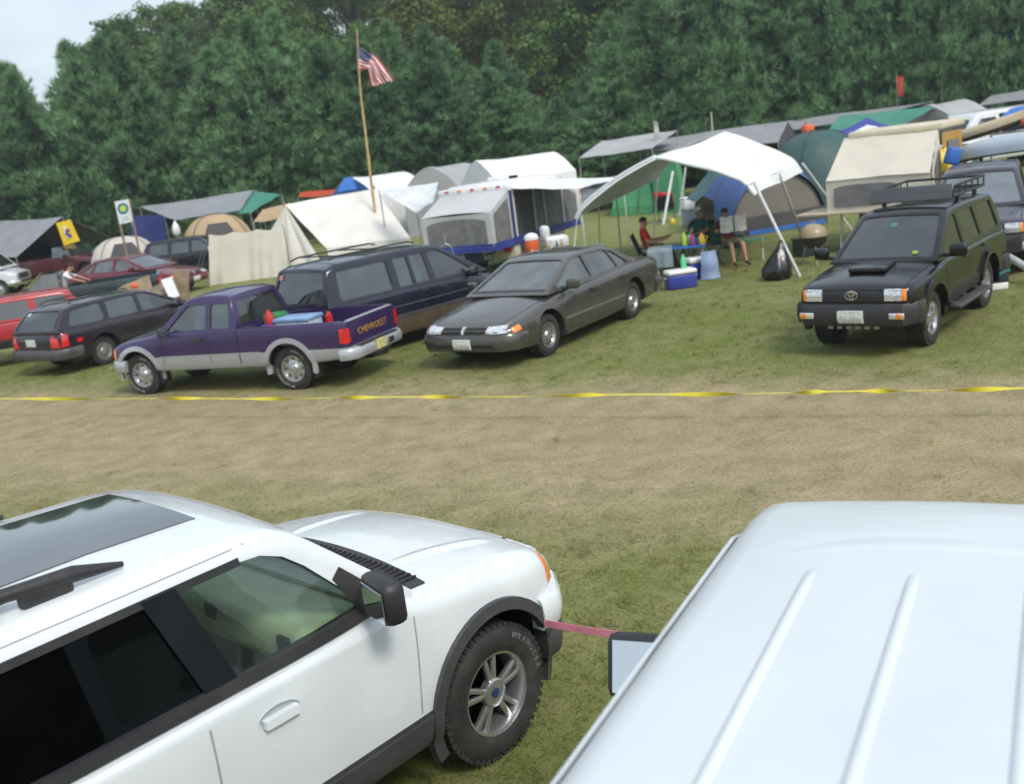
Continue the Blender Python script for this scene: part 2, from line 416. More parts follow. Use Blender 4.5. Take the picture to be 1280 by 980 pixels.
def vehicle(name, label, cat, loc, head, P, scale=1.0, group=None):
    """P: body (stations), green (stations), windows, lamps ... -> thing with its parts"""
    car = empty(name, (0, 0, 0), 0, label, cat, group)
    # --- lower body
    K = P['body']; xs = [k[0] for k in K]; fs = [pchip(xs, [k[i] for k in K]) for i in range(1, 7)]
    fine = sorted(set([round(x, 3) for x in list(np.linspace(xs[0], xs[-1], P.get('nst', 44)))+xs]))
    bm = bmesh.new()
    loft(bm, [(x, body_sec(*[f(x) for f in fs])) for x in fine], split=P.get('split'))
    pm = P['paint']; lm = P.get('lower', M_BLACK)
    body = mk('body', bm, [pm, lm]); body.parent = car
    bm = bmesh.new(); bm.from_mesh(body.data); B = BVHTree.FromBMesh(bm); bm.free()
    r = P['r']; wb = P['wb']; ya = P['track']; w = P['tw']; ar = P.get('arch', r+.065)
    for x in (wb/2, -wb/2):
        for s in (-1, 1):
            bm = bmesh.new(); lathe(bm, [(ar, s*(ya-.02-w-.10)), (ar, s*(ya+.45))], 40, c=(x, 0, r+P.get('archz', .02))); bool_cut(body, bm, M_DARK)
    for (x0, x1, yw, z0) in P.get('cavity', []):
        bm = bmesh.new(); box(bm, ((x0+x1)/2, 0, z0+1), (x1-x0, yw*2, 2)); bool_cut(body, bm, P.get('cavmat', M_INTD))
    for (x, z) in P.get('recess', []):
        for a in ('y-', 'y+'):
            h = project(B, a, x, z, None); bm = bmesh.new(); bmesh.ops.create_uvsphere(bm, u_segments=28, v_segments=16, radius=1, matrix=Matrix.Translation(h) @ Matrix.Diagonal((.115, .035, .055, 1))); bool_cut(body, bm, pm)
    # --- cabin shell
    Gd = P.get('green'); G = None
    if Gd:
        zl, zr, wr = Gd['zl'], Gd['zr'], Gd['wr']; gk = Gd['keys']     # keys: x, z top, half width at the belt line
        def gloft(t):
            bm = bmesh.new(); x0, x1 = gk[0][0], gk[-1][0]; xc = (x0+x1)/2; f = 1-2.6*t/(x1-x0)
            secs = []
            for (x, zt, wbt) in gk:
                hw = lambda z, wbt=wbt: (wbt+(wr-.0-Gd.get('wb0', gk[len(gk)//2][2]))*(max(0, z-zl)/(zr-zl))) - t
                secs.append((xc+(x-xc)*f, green_sec(hw, zl-(.12 if t else 0), max(zt-t, zl+.012), Gd.get('rc', .10), Gd.get('cr', .03)*min(1, max(.15, (zt-zl)/(zr-zl))))))
            return loft(bm, secs)
        cab = mk('cabin', gloft(0), Gd.get('mat', pm)); cab.parent = car
        bm = bmesh.new(); bm.from_mesh(cab.data); G = BVHTree.FromBMesh(bm); bm.free()
        bool_cut(cab, gloft(Gd.get('th', .045)), P.get('headliner', M_INTD))
        for wd in P['windows']:
            ax, q, rad, gm = wd[0], wd[1], wd[2], wd[3]
            pl = rquad(q, rad)
            bm = bmesh.new()
            if ax == 'y': prism(bm, [lift('y-', a, b) for a, b in pl], (0, -2, 0), (0, 2, 0))
            elif ax == 'z': prism(bm, [lift('z', a, b) for a, b in pl], (0, 0, zl-.3), (0, 0, zr+1))
            else:
                xe = gk[0][0] if ax == 'x-' else gk[-1][0]; s = 1 if ax == 'x-' else -1
                prism(bm, [lift(ax, a, b) for a, b in pl], (xe-s*1, 0, 0), (xe+s*wd[4] if len(wd) > 4 else xe+s*.5, 0, 0))
            bool_cut(cab, bm, M_BLACK)
            c = V((sum(p[0] for p in q)/len(q), sum(p[1] for p in q)/len(q)))
            q4 = q if len(q) == 4 else [q[0], q[1], q[2], q[-1]]
            big = [tuple(c+(V(p)-c)*1.05) for p in q4]
            for a in (['y-', 'y+'] if ax == 'y' else [ax]):
                nm = {'y-': 'side_window', 'y+': 'side_window', 'x-': 'rear_window', 'z': 'windscreen', 'x+': 'windscreen'}[a]
                if ax == 'z' and c.x < 0: nm = 'rear_window'
                bm = bmesh.new(); patch(bm, G, a, q2(big), 6, 4, -.02, .004); o = mk(nm, bm, gm, car, smooth=40)
        finish(cab, 40)
    finish(body, P.get('ang', 35))
    # --- laid-on details
    for dt in P.get('details', []):
        nm, m, ax, g = dt[0], dt[1], dt[2], dt[3]; o = dict(nu=6, nv=3, off=.006, th=.014, on='L'); o.update(dt[4] if len(dt) > 4 else {})
        bv = B if o.pop('on') == 'L' else G; lab = o.pop('label', None); multi = o.pop('merge', None)
        axs = [ax] if ax in DIRS else (['y-', 'y+'] if ax == 'y' else ['x+'])
        for a in axs:
            gs = g if isinstance(g, list) and callable(g[0]) else [g if callable(g) else q2(g)]
            for gg in gs:
                bm = bmesh.new(); patch(bm, bv, a, gg, **o); ob = mk(nm, bm, m, car, smooth=45)
                if lab: ob['label'] = lab
    for dt in P.get('lamps2', []):     # mirrored left and right on front or rear
        nm, m, ax, c = dt[0], dt[1], dt[2], dt[3]; o = dict(nu=6, nv=3, off=.008, th=.03); o.update(dt[4] if len(dt) > 4 else {})
        bv = G if o.pop('on', 'L') == 'G' else B
        for s in (1, -1):
            bm = bmesh.new(); patch(bm, bv, ax, q2([(s*a, b) for a, b in c]), **o); mk(nm, bm, m, car, smooth=45)
    # --- bumpers swept round the ends
    for (nm, m, end, z0, z1, out, side, rad) in P.get('bumpers', []):
        s = 1 if end == 'f' else -1; xe = xs[-1] if end == 'f' else xs[0]; zm = (z0+z1)/2
        def py(x):
            h = project(B, 'y+', x, zm, None); return h.y if h is not None else None
        def px_(y):
            h = project(B, 'x+' if s > 0 else 'x-', y, zm, None); return h.x if h is not None else xe
        path = []
        for k in np.linspace(side, .12, 6):
            y = py(xe-s*k)
            if y is not None: path.append((xe-s*k, y+out*(.35+.55*(1-k/side))))
        W = path[-1][1]
        for f in (.94, .80, .55, .28, 0): path.append((px_(min(W-.06, W*f))+s*(out*(1 if f < .9 else .8)), W*f))
        path = path+[(x, -y) for x, y in path[-2::-1]]
        bm = bmesh.new(); h = z1-z0; prof = [(-.10, z0), (-.012, z0), (0, z0+h*.12), (.012, z0+h*.5), (0, z0+h*.88), (-.02, z1), (-.10, z1)]
        rings = []
        for i, (x, y) in enumerate(path):
            a = V(path[max(i-1, 0)]); b = V(path[min(i+1, len(path)-1)]); t = (b-a).normalized(); n = V((t.y, -t.x)); 
            if n.dot(V((x-(xe-s*.6), y*.6))) < 0: n = -n
            rings.append([bm.verts.new((x+n.x*d, y+n.y*d, z)) for d, z in prof])
        for A, C in zip(rings, rings[1:]):
            for k in range(len(prof)): 
                kk = (k+1) % len(prof); bm.faces.new((A[k], A[kk], C[kk], C[k]))
        bm.faces.new(rings[0]); bm.faces.new(rings[-1][::-1])
        mk(nm, bm, m, car, smooth=50)
    # --- mirrors, handles, plate
    if 'mirror' in P:
        mx, my, mz, ms, mm = P['mirror']
        for s in (1, -1):
            bm = bmesh.new(); box(bm, (mx, s*(my+.12*ms), mz), (.10*ms, .22*ms, .17*ms), Matrix.Rotation(s*.25, 3, 'Z'), .035*ms); box(bm, (mx+.02, s*(my-.0), mz-.06*ms), (.06*ms, .16, .05*ms), None, .01)
            o = mk('mirror', bm, mm, car, smooth=50)
            bm = bmesh.new(); box(bm, (mx-.056*ms, s*(my+.125*ms), mz), (.006, .17*ms, .12*ms), Matrix.Rotation(s*.25, 3, 'Z')); mk('mirror_glass', bm, mat('mirror glass', (.55, .58, .60), .05, 1.0, var=.02), o)
    for (x, z) in P.get('handles', []):
        for a in ('y-', 'y+'):
            bm = bmesh.new(); patch(bm, B, a, q2([(x-.09, z-.022), (x+.09, z-.022), (x+.09, z+.02), (x-.09, z+.02)]), 4, 1, .03, .035); mk('door_handle', bm, P.get('handlemat', M_BLACK), car, smooth=50)
    # --- wheels
    for x, st in ((wb/2, P.get('steer', 0)), (-wb/2, 0)):
        for s in (-1, 1): put_wheel(car, x, s*(ya-w/2), r, w, P['rim'], P.get('tyretext'), st)
    # --- seats
    for (x, z, yy, m) in P.get('seats', []):
        bm = bmesh.new(); ys = (yy, -yy) if yy else (0,)
        for y in ys:
            wd = .50 if yy else 1.25; tl = Matrix.Rotation(-.22, 3, 'Y')
            box(bm, (x, y, z), (.14, wd, .62), tl, .05); box(bm, (x+.28, y, z-.36), (.55, wd, .16), None, .05)
            for hy in ((y,) if yy else (-.38, .38)): box(bm, (x-.11, hy, z+.42), (.09, .27, .18), tl, .035)
        mk('seat', bm, m, car, smooth=50)
    if P.get('dash'):
        x, z, wd = P['dash'][:3]; m = P['dash'][3]
        bm = bmesh.new(); box(bm, (x, 0, z), (.5, wd*2, .22), Matrix.Rotation(.12, 3, 'Y'), .06); mk('dashboard', bm, m, car, smooth=50)
        bm = bmesh.new(); sx, sz = P.get('steerpos', (x-.36, z+.03))
        ring = []; M = Matrix.Rotation(-.45, 3, 'Y')
        tube(bm, [V((sx, .37, sz))+M @ V((0, .19*cos(a), .19*sin(a))) for a in np.linspace(0, 2*pi, 25)], .016, 8)
        box(bm, (sx, .37, sz), (.05, .13, .11), M, .02); box(bm, (sx, .37, sz), (.03, .36, .03), M); tube(bm, [(sx, .37, sz), (sx+.3, .37, sz-.14)], .03)
        mk('steering_wheel', bm, P['dash'][4], car, smooth=50)
    car.location = loc; car.rotation_euler = (0, 0, head); car.scale = (scale,)*3
    return car, B, G
# ------------------------------------------------------------------ ground, tape, grass, hill
EXPO = 0.56; HAZE = .0008
def sstep(t): t = np.clip(t, 0, 1); return t*t*(3-2*t)
def hill_z(x, y):
    x = np.asarray(x, float); y = np.asarray(y, float)
    A = 3.0 + 11*sstep((x+51)/22) + 9*sstep((x+30)/40)
    return A*sstep((y-66)/52) + 14*sstep((y-125)/140)
def field_nodes(m, nt, b, blades=False):
    L = nt.links
    geo = N(nt, 'ShaderNodeNewGeometry'); sx = N(nt, 'ShaderNodeSeparateXYZ'); L.new(geo.outputs['Position'], sx.inputs[0])
    def math_(op, a, c=None, clamp=False):
        n = N(nt, 'ShaderNodeMath', operation=op, use_clamp=clamp)
        for i, v in enumerate((a, c)):
            if v is None: continue
            if isinstance(v, (int, float)): n.inputs[i].default_value = v
            else: L.new(v, n.inputs[i])
        return n.outputs[0]
    def noise(s, det=5, rough=.55, vec=None):
        n = N(nt, 'ShaderNodeTexNoise'); n.inputs['Scale'].default_value = s; n.inputs['Detail'].default_value = det; n.inputs['Roughness'].default_value = rough
        L.new(vec or geo.outputs['Position'], n.inputs['Vector']); return n.outputs['Fac']
    def ramp(v, a, c, lo=0., hi=1.):
        n = N(nt, 'ShaderNodeMapRange'); L.new(v, n.inputs[0])
        for i, q in enumerate((a, c, lo, hi)): n.inputs[i+1].default_value = q
        return n.outputs[0]
    def mix(f, a, c):
        n = N(nt, 'ShaderNodeMix', data_type='RGBA'); 
        if isinstance(f, float): n.inputs[0].default_value = f
        else: L.new(f, n.inputs[0])
        for i, q in ((6, a), (7, c)):
            if isinstance(q, tuple): n.inputs[i].default_value = q
            else: L.new(q, n.inputs[i])
        return n.outputs[2]
    # distance across the lane: s = 11.9 at the tape, smaller towards the camera
    s = math_('ADD', math_('MULTIPLY', sx.outputs[0], .45), math_('MULTIPLY', sx.outputs[1], .893))
    s = math_('ADD', s, math_('MULTIPLY', math_('SUBTRACT', noise(.55, 4), .5), 1.8))
    lane = math_('MULTIPLY', ramp(s, 6.3, 9.2), ramp(s, 13.0, 11.0))          # worn, dry lane
    # streaks along the driving direction
    mp = N(nt, 'ShaderNodeMapping'); mp.inputs['Rotation'].default_value = (0, 0, R(27)); mp.inputs['Scale'].default_value = (.35, 1.4, 1); L.new(geo.outputs['Position'], mp.inputs[0])
    streak = noise(1.1, 6, .6, mp.outputs[0])
    patch_ = noise(.45, 6, .62); mid = noise(2.3, 6, .68); fine = noise(26, 4, .6)
    dry = math_('ADD', math_('MULTIPLY', lane, .66), math_('ADD', math_('MULTIPLY', patch_, .55), math_('MULTIPLY', mid, .45)))
    dry = ramp(math_('ADD', dry, math_('MULTIPLY', streak, .25)), .52, 1.12)
    dry = math_('ADD', dry, math_('MULTIPLY', math_('SUBTRACT', fine, .5), .22), True)
    g1 = mix(mid, (.108, .150, .034, 1), (.220, .240, .074, 1))
    t1 = mix(ramp(math_('ADD', math_('MULTIPLY', fine, .45), math_('MULTIPLY', mid, .55)), .36, .64), (.235, .195, .115, 1), (.42, .355, .215, 1))
    t2 = mix(ramp(streak, .52, .85, 0, .45), t1, (.23, .19, .125, 1))
    c = mix(dry, g1, t2)
    fl = ramp(noise(70, 3, .6), .3, .75, .82, 1.18)
    mu = N(nt, 'ShaderNodeMix', data_type='RGBA', blend_type='MULTIPLY'); mu.inputs[0].default_value = 1; L.new(c, mu.inputs[6]); L.new(fl, mu.inputs[7])
    L.new(mu.outputs[2], b.inputs['Base Color']); b.inputs['Roughness'].default_value = .9; b.inputs['Specular IOR Level'].default_value = .2
    if not blades:
        bp = N(nt, 'ShaderNodeBump'); bp.inputs['Strength'].default_value = .45; bp.inputs['Distance'].default_value = .06
        hsum = math_('ADD', noise(34, 5, .7), math_('MULTIPLY', noise(5, 4, .6), 1.3)); L.new(hsum, bp.inputs['Height']); L.new(bp.outputs[0], b.inputs['Normal'])
M_FIELD, nt, b = nodes('mown field'); field_nodes(M_FIELD, nt, b)
M_BLADE, nt, b = nodes('grass blades'); field_nodes(M_BLADE, nt, b, True)
tr = N(nt, 'ShaderNodeBsdfTranslucent'); nt.links.new(b.inputs['Base Color'].links[0].from_socket, tr.inputs[0]); ms = N(nt, 'ShaderNodeMixShader'); ms.inputs[0].default_value = .5; bc = N(nt, 'ShaderNodeMix', data_type='RGBA', blend_type='MULTIPLY'); bc.inputs[0].default_value = 1; bc.inputs[7].default_value = (1.35, 1.32, 1.25, 1); nt.links.new(tr.inputs[0].links[0].from_socket, bc.inputs[6]); nt.links.new(bc.outputs[2], tr.inputs[0]); nt.links.new(bc.outputs[2], b.inputs['Base Color'])
nt.links.new(b.outputs[0], ms.inputs[1]); nt.links.new(tr.outputs[0], ms.inputs[2]); nt.links.new(ms.outputs[0], nt.nodes['Material Output'].inputs[0])

nx, ny = 170, 150
xs = np.concatenate([np.linspace(-220, -90, 25), np.linspace(-84, 84, nx-50), np.linspace(90, 220, 25)]); ys = np.concatenate([np.linspace(-60, -14, 12), np.linspace(-10, 170, ny-30), np.linspace(180, 300, 18)])
X, Y = np.meshgrid(xs, ys); Z = hill_z(X, Y) + np.where((Y > 2) & (Y < 60), .0, 0)
me = bpy.data.meshes.new('ground'); vv = np.stack([X.ravel(), Y.ravel(), Z.ravel()], 1); H, W_ = X.shape
q = np.array([[j*W_+i, j*W_+i+1, (j+1)*W_+i+1, (j+1)*W_+i] for j in range(H-1) for i in range(W_-1)])
me.from_pydata(vv.tolist(), [], q.tolist()); me.materials.append(M_FIELD); me.polygons.foreach_set('use_smooth', [True]*len(me.polygons))
tag(link(bpy.data.objects.new('ground', me)), kind='structure')

# short mown grass: many small blades standing on the sheet, thinning with distance
rng = np.random.default_rng(3); n = 400000
yy = 2.5+27*rng.random(n)**1.7; hw = yy*.75+3.0; xx = (rng.random(n)*2-1)*hw
keep = np.ones(n, bool)
s_ = xx*.45+yy*.893
lane = np.clip((s_-7.1)/1.5, 0, 1)*np.clip((12.4-s_)/1.2, 0, 1)
ht = (.014+.022*rng.random(n))*(1-.55*lane)*(1+.4*(rng.random(n) > .93)); ang = rng.random(n)*2*pi; wd = .0016+.0022*rng.random(n)+yy*.00020; lean = (rng.random((n, 2))-.5)*ht[:, None]*5.5
a = np.stack([xx-np.cos(ang)*wd, yy-np.sin(ang)*wd, np.full(n, -.002)], 1); c = np.stack([xx+np.cos(ang)*wd, yy+np.sin(ang)*wd, np.full(n, -.002)], 1); t = np.stack([xx+lean[:, 0], yy+lean[:, 1], ht], 1)
vs = np.stack([a, c, t], 1).reshape(-1, 3)
# taller uncut tufts here and there
k = 2600; ty_ = 4+20*rng.random(k)**1.4; tx_ = (rng.random(k)*2-1)*(ty_*.75+3); s2 = tx_*.45+ty_*.893; ok = (s2 < 7.4) | (s2 > 12.2) | (rng.random(k) < .12); ty_, tx_ = ty_[ok], tx_[ok]; k = len(tx_); m_ = 14
px_ = np.repeat(tx_, m_)+rng.normal(size=k*m_)*.035; py_ = np.repeat(ty_, m_)+rng.normal(size=k*m_)*.035; hh = (.05+.07*rng.random(k*m_))*np.repeat(.6+.5*rng.random(k), m_); an = rng.random(k*m_)*2*pi; w2 = .0022+py_*.00016; le = rng.normal(size=(k*m_, 2))*hh[:, None]*.55
v2 = np.stack([np.stack([px_-np.cos(an)*w2, py_-np.sin(an)*w2, np.full(k*m_, -.002)], 1), np.stack([px_+np.cos(an)*w2, py_+np.sin(an)*w2, np.full(k*m_, -.002)], 1), np.stack([px_+le[:, 0], py_+le[:, 1], hh], 1)], 1).reshape(-1, 3)
vs = np.concatenate([vs, v2]); n += k*m_
me = bpy.data.meshes.new('grass'); me.vertices.add(3*n); me.vertices.foreach_set('co', vs.ravel().astype(np.float32)); me.loops.add(3*n); me.loops.foreach_set('vertex_index', np.arange(3*n, dtype=np.int32)); me.polygons.add(n); me.polygons.foreach_set('loop_start', np.arange(0, 3*n, 3, dtype=np.int32)); me.polygons.foreach_set('loop_total', np.full(n, 3, np.int32)); me.update(); me.validate()
me.materials.append(M_BLADE)
tag(link(bpy.data.objects.new('grass', me)), 'short mown grass, dry and tan along the lane, greener by the cars', 'grass', kind='stuff')

# ------------------------------------------------------------------ yellow plastic tape along the lane, half turned over between the bright lengths
M_TAPE = mat('yellow plastic tape', (.60, .51, .03), .4, var=.15, scale=3)
pts = [gz(px, py, .32) for px, py in ((-120, 499.5), (0, 498), (320, 498), (640, 495), (960, 491), (1280, 485), (1400, 482))]
def tape_p(u):
    n = len(pts)-1; i = min(int(u*n), n-1); f = u*n-i; return pts[i].lerp(pts[i+1], f)
def tape(u, v):
    p = tape_p(u); tw = .5*pi*(sin(u*46+.8*sin(u*17))+.15*sin(u*90)); tw = max(-1.5, min(1.5, tw*1.25))
    side = V((.45, .89, 0)); d = V((0, 0, 1))*cos(tw)+side*sin(tw)
    return p+d*(v-.5)*.050+V((0, 0, -.008*sin(u*22)**2))
bm = bmesh.new(); sheet(bm, tape, 260, 2, .002)
o = mk('barrier_tape', bm, M_TAPE, smooth=60); tag(o, 'yellow plastic barrier tape stretched low along the grass lane', 'tape')
def place(px, py, z, lx, ly, head, s=1.0):
    p = gz(px, py, z*s); c, n = cos(head), sin(head)
    return (p.x-s*(lx*c-ly*n), p.y-s*(lx*n+ly*c), 0)
def seams(P, xs, z0, z1):
    for x in xs:
        P['details'].append(('door_seam', P.get('seam', M_DARK), 'y', stripg([(x[0], z0), (x[1], z1)], .010), dict(nu=8, nv=1, off=.0015, th=.004)))

# ---- white full-size SUV in front
white = paint('white paint', (.67, .715, .735), 0, .30, 1.0, .02)
def spec_big_suv():
    gloss = mat('black pillar', (.008, .009, .012), .3, 0, .3, var=.05, spec=.25)
    r, wb = .40, 3.02
    P = dict(paint=white, lower=M_TRIM, split=5, nst=64, r=r, wb=wb, track=.97, tw=.27, arch=.475, rim='alloy5', archz=.03, ang=30,
        tyretext=(((58, 'WRANGLER'),), .05, .335, mat('worn white lettering', (.15, .15, .145), .8, var=.5, scale=40)),
        body=[(-2.78, .78, .52, .62, 1.02, .10, .02), (-2.70, .92, .44, .58, 1.14, .10, .02), (-2.4, .985, .38, .58, 1.205, .055, .02), (-1.5, 1.0, .36, .58, 1.215, .055, .02), (.9, 1.0, .36, .58, 1.215, .06, .02),
              (1.10, .995, .36, .58, 1.225, .12, .035), (1.45, .99, .37, .58, 1.21, .15, .05), (1.80, .975, .38, .58, 1.165, .17, .06), (2.06, .94, .42, .58, 1.095, .16, .05), (2.18, .86, .46, .58, 1.02, .13, .04), (2.23, .75, .50, .60, .95, .10, .03)],
        cavity=[(-2.5, .86, .80, .60)], cavmat=mat('beige cabin lining', (.55, .56, .44), .8),
        green=dict(zl=1.19, zr=1.865, wr=.78, wb0=.955, rc=.13, cr=.035, th=.05, keys=[(-2.76, 1.24, .90), (-2.66, 1.58, .935), (-2.52, 1.81, .95), (-2.25, 1.855, .955), (-1.3, 1.88, .955), (-.3, 1.875, .955), (.22, 1.85, .955), (.40, 1.815, .95), (.51, 1.77, .945), (1.07, 1.225, .90)], mat=white),
        headliner=mat('beige cabin lining', (.55, .56, .44), .8),
        windows=[('z', [(1.01, -.78), (1.01, .78), (.57, .66), (.57, -.66)], .06, glass('clear windscreen', (.90, .95, .92), .0, .02)),
                 ('y', [(-.02, 1.262), (-.165, 1.71), (.36, 1.73), (.78, 1.262)], [.03, .04, .20, .03], glass('front door glass', (.86, .95, .88), .0, .02)),
                 ('y', [(-.13, 1.262), (-.275, 1.71), (-1.34, 1.71), (-1.29, 1.262)], .03, G_PRIV),
                 ('y', [(-1.40, 1.262), (-1.44, 1.71), (-2.32, 1.69), (-2.44, 1.262)], .05, G_PRIV),
                 ('x-', [(-.74, 1.28), (.74, 1.28), (.66, 1.70), (-.66, 1.70)], .08, G_PRIV, .3)],
        details=[('belt_moulding', M_BLACK, 'y', [(-2.5, 1.212), (.92, 1.212), (.84, 1.268), (-2.5, 1.268)], dict(nu=30, nv=2, off=.012, th=.03, on='G')),
                 ('pillar_cover', gloss, 'y', [(-.15, 1.215), (.012, 1.215), (-.142, 1.73), (-.305, 1.73)], dict(nu=2, nv=8, off=.004, on='G')),
                 ('pillar_cover', gloss, 'y', [(-1.43, 1.215), (-1.26, 1.215), (-1.31, 1.73), (-1.47, 1.73)], dict(nu=2, nv=8, off=.004, on='G')),
                 ('window_surround', M_BLACK, 'y', [(-2.36, 1.685), (.18, 1.705), (.18, 1.742), (-2.34, 1.722)], dict(nu=30, nv=1, off=.003, on='G')),
                 ('sail_panel', M_BLACK, 'y', [(.74, 1.215), (.96, 1.215), (.68, 1.50), (.62, 1.46)], dict(nu=3, nv=4, off=.006, on='G')),
                 ('wheel_arch_flare', M_TRIM, 'y', arcg(wb/2, r+.03, .462, .530, -22, 200), dict(nu=30, nv=3, off=.03, th=.06)),
                 ('wheel_arch_flare', M_TRIM, 'y', arcg(-wb/2, r+.03, .462, .530, -20, 202), dict(nu=30, nv=3, off=.03, th=.06)),
                 ('side_cladding', M_TRIM, 'y', [(-.95, .40), (.95, .40), (1.0, .555), (-1.0, .555)], dict(nu=16, nv=4, off=.022, th=.05)),
                 ('cowl_grille', M_BLACK, 'z', [(1.04, -.80), (1.09, -.80), (1.09, .80), (1.04, .80)], dict(nu=2, nv=24, off=.012)),
                 ('cowl_grille', M_BLACK, 'z', (lambda u, v: (1.06+.21*u*(1-((v-.5)*1.5)**2*.5), -.84+1.68*v)), dict(nu=6, nv=30, off=.010)),
                 ('sunroof', mat('sunroof glass', (.05, .055, .06), .04, 0, 1.0, var=.02), 'z', [(-.85, -.38), (.24, -.38), (.24, .54), (-.85, .54)], dict(nu=10, nv=10, off=.006, on='G')),
                 ('roof_seam', mat('seam shadow gap', (.30, .32, .34), .7), 'y', [(-2.4, 1.782), (.24, 1.778), (.24, 1.783), (-2.4, 1.787)], dict(nu=30, nv=1, off=.002, th=.004, on='G')),
                 ('grille', M_CHROME, 'x+', [(-.46, .78), (.46, .78), (.46, 1.0), (-.46, 1.0)], dict(nu=8, nv=3, off=.03, th=.06)),
                 ('side_marker', M_AMBER, 'y', [(2.085, .84), (2.155, .84), (2.14, .99), (2.10, 1.04)], dict(nu=5, nv=4, off=.012, th=.04)),
                 ('fuel_door', white, 'y', [(-2.2, .92), (-2.02, .92), (-2.02, 1.08), (-2.2, 1.08)], dict(off=.004)),
                 ('tailgate_seam', M_DARK, 'x-', [(-.75, .66), (.75, .66), (.75, .672), (-.75, .672)], dict(off=.003, th=.006)),
                 ('number_plate', M_PLATE, 'x-', [(-.16, .80), (.16, .80), (.16, .96), (-.16, .96)], dict(off=.02, th=.04))],
        lamps2=[('headlight', M_LAMP, 'x+', [(.50, .80), (.84, .80), (.80, 1.0), (.50, 1.0)], dict(off=.02, th=.06)),
                ('tail_light', M_RED, 'x-', [(.72, .78), (.90, .78), (.88, 1.10), (.72, 1.10)], dict(off=.02, th=.06))],
        bumpers=[('front_bumper', white, 'f', .60, .80, .09, .30, 0), ('front_bumper_lower', M_TRIM, 'f', .40, .598, .075, .28, 0), ('rear_bumper', white, 'r', .46, .74, .08, .45, 0)],
        recess=[(.13, 1.02), (-1.0, 1.02)], mirror=(.73, .95, 1.37, 1.3, M_BLACK), handlemat=white, seam=mat('seam shadow gap', (.30, .32, .34), .7), handles=[(.13, 1.02), (-1.0, 1.02)],
        seats=[(-.62, 1.06, .36, M_SEATT), (-1.55, 1.02, 0, M_SEATT)], dash=(.66, 1.10, .78, mat('beige dashboard', (.52, .53, .41), .6), mat('steering wheel leather', (.62, .62, .50), .55)))
    seams(P, [(.93, .99)], .60, 1.12); seams(P, [(-.22, -.20)], .60, 1.20); seams(P, [(-1.16, -1.2)], .60, 1.2)
    return P
E1 = R(46)
car, B, G = vehicle('suv', 'big white SUV with dark tinted rear windows, black roof rails and grey wheel arches', 'SUV', (-.945-.95*1.51*cos(E1), 5.51-.95*1.51*sin(E1), 0), E1, spec_big_suv(), .95)
for s in (-1, 1):
    bm = bmesh.new()
    tube(bm, [(-2.35, s*.66, 1.865), (-2.2, s*.655, 1.905), (-1.5, s*.65, 1.925), (-.75, s*.66, 1.925), (-.48, s*.66, 1.905), (-.27, s*.66, 1.865)], [.02, .026, .026, .03, .036, .012], 10)
    for x in (-2.2, -1.3, -.60): box(bm, (x, s*.655, 1.88), (.22, .06, .09), None, .02)
    mk('roof_rail', bm, M_BLACK, car, smooth=45)
bm = bmesh.new()
for x in (-.80, -1.95):
    box(bm, (x, 0, 1.93), (.07, 1.24, .022), None, .008)
    for s in (-1, 1): box(bm, (x, s*.61, 1.93), (.10, .10, .05), None, .015, 1)
mk('roof_rack_bar', bm, [mat('brushed aluminium bar', (.62, .64, .66), .3, .8), M_BLACK], car, smooth=45)
bm = bmesh.new()
for k in range(34):
    y = -.76+1.52*k/33; h = project(B, 'z', 1.15, y, None); box(bm, (1.155, y, h.z+.013), (.13, .014, .008))
mk('cowl_slats', bm, M_DARK, car)
bm = bmesh.new()      # hood creases
for s in (-1, 1):
    n0 = len(bm.verts); patch(bm, B, 'z', stripg([(1.22, s*.50), (1.6, s*.53), (2.02, s*.58)], .16), 16, 10, -.001, .02); bm.verts.ensure_lookup_table()
    for i in range(17):
        for j in range(11): bm.verts[n0+2*(i*11+j)].co.z += .014*(.5-.5*cos(2*pi*j/10))**1.5*sin(pi*min(1, i/5)*.5)*sin(pi*min(1, (16-i)/5)*.5)
mk('bonnet_ridge', bm, white, car, smooth=60)
# gauge and vents on the beige dashboard, seen through the side window
bm = bmesh.new()
for (x, y, z) in ((.42, .02, 1.17), (.42, -.66, 1.15)): box(bm, (x, y, z), (.03, .12, .09), None, .02)
mk('air_vent', bm, M_DARK, car, smooth=50)

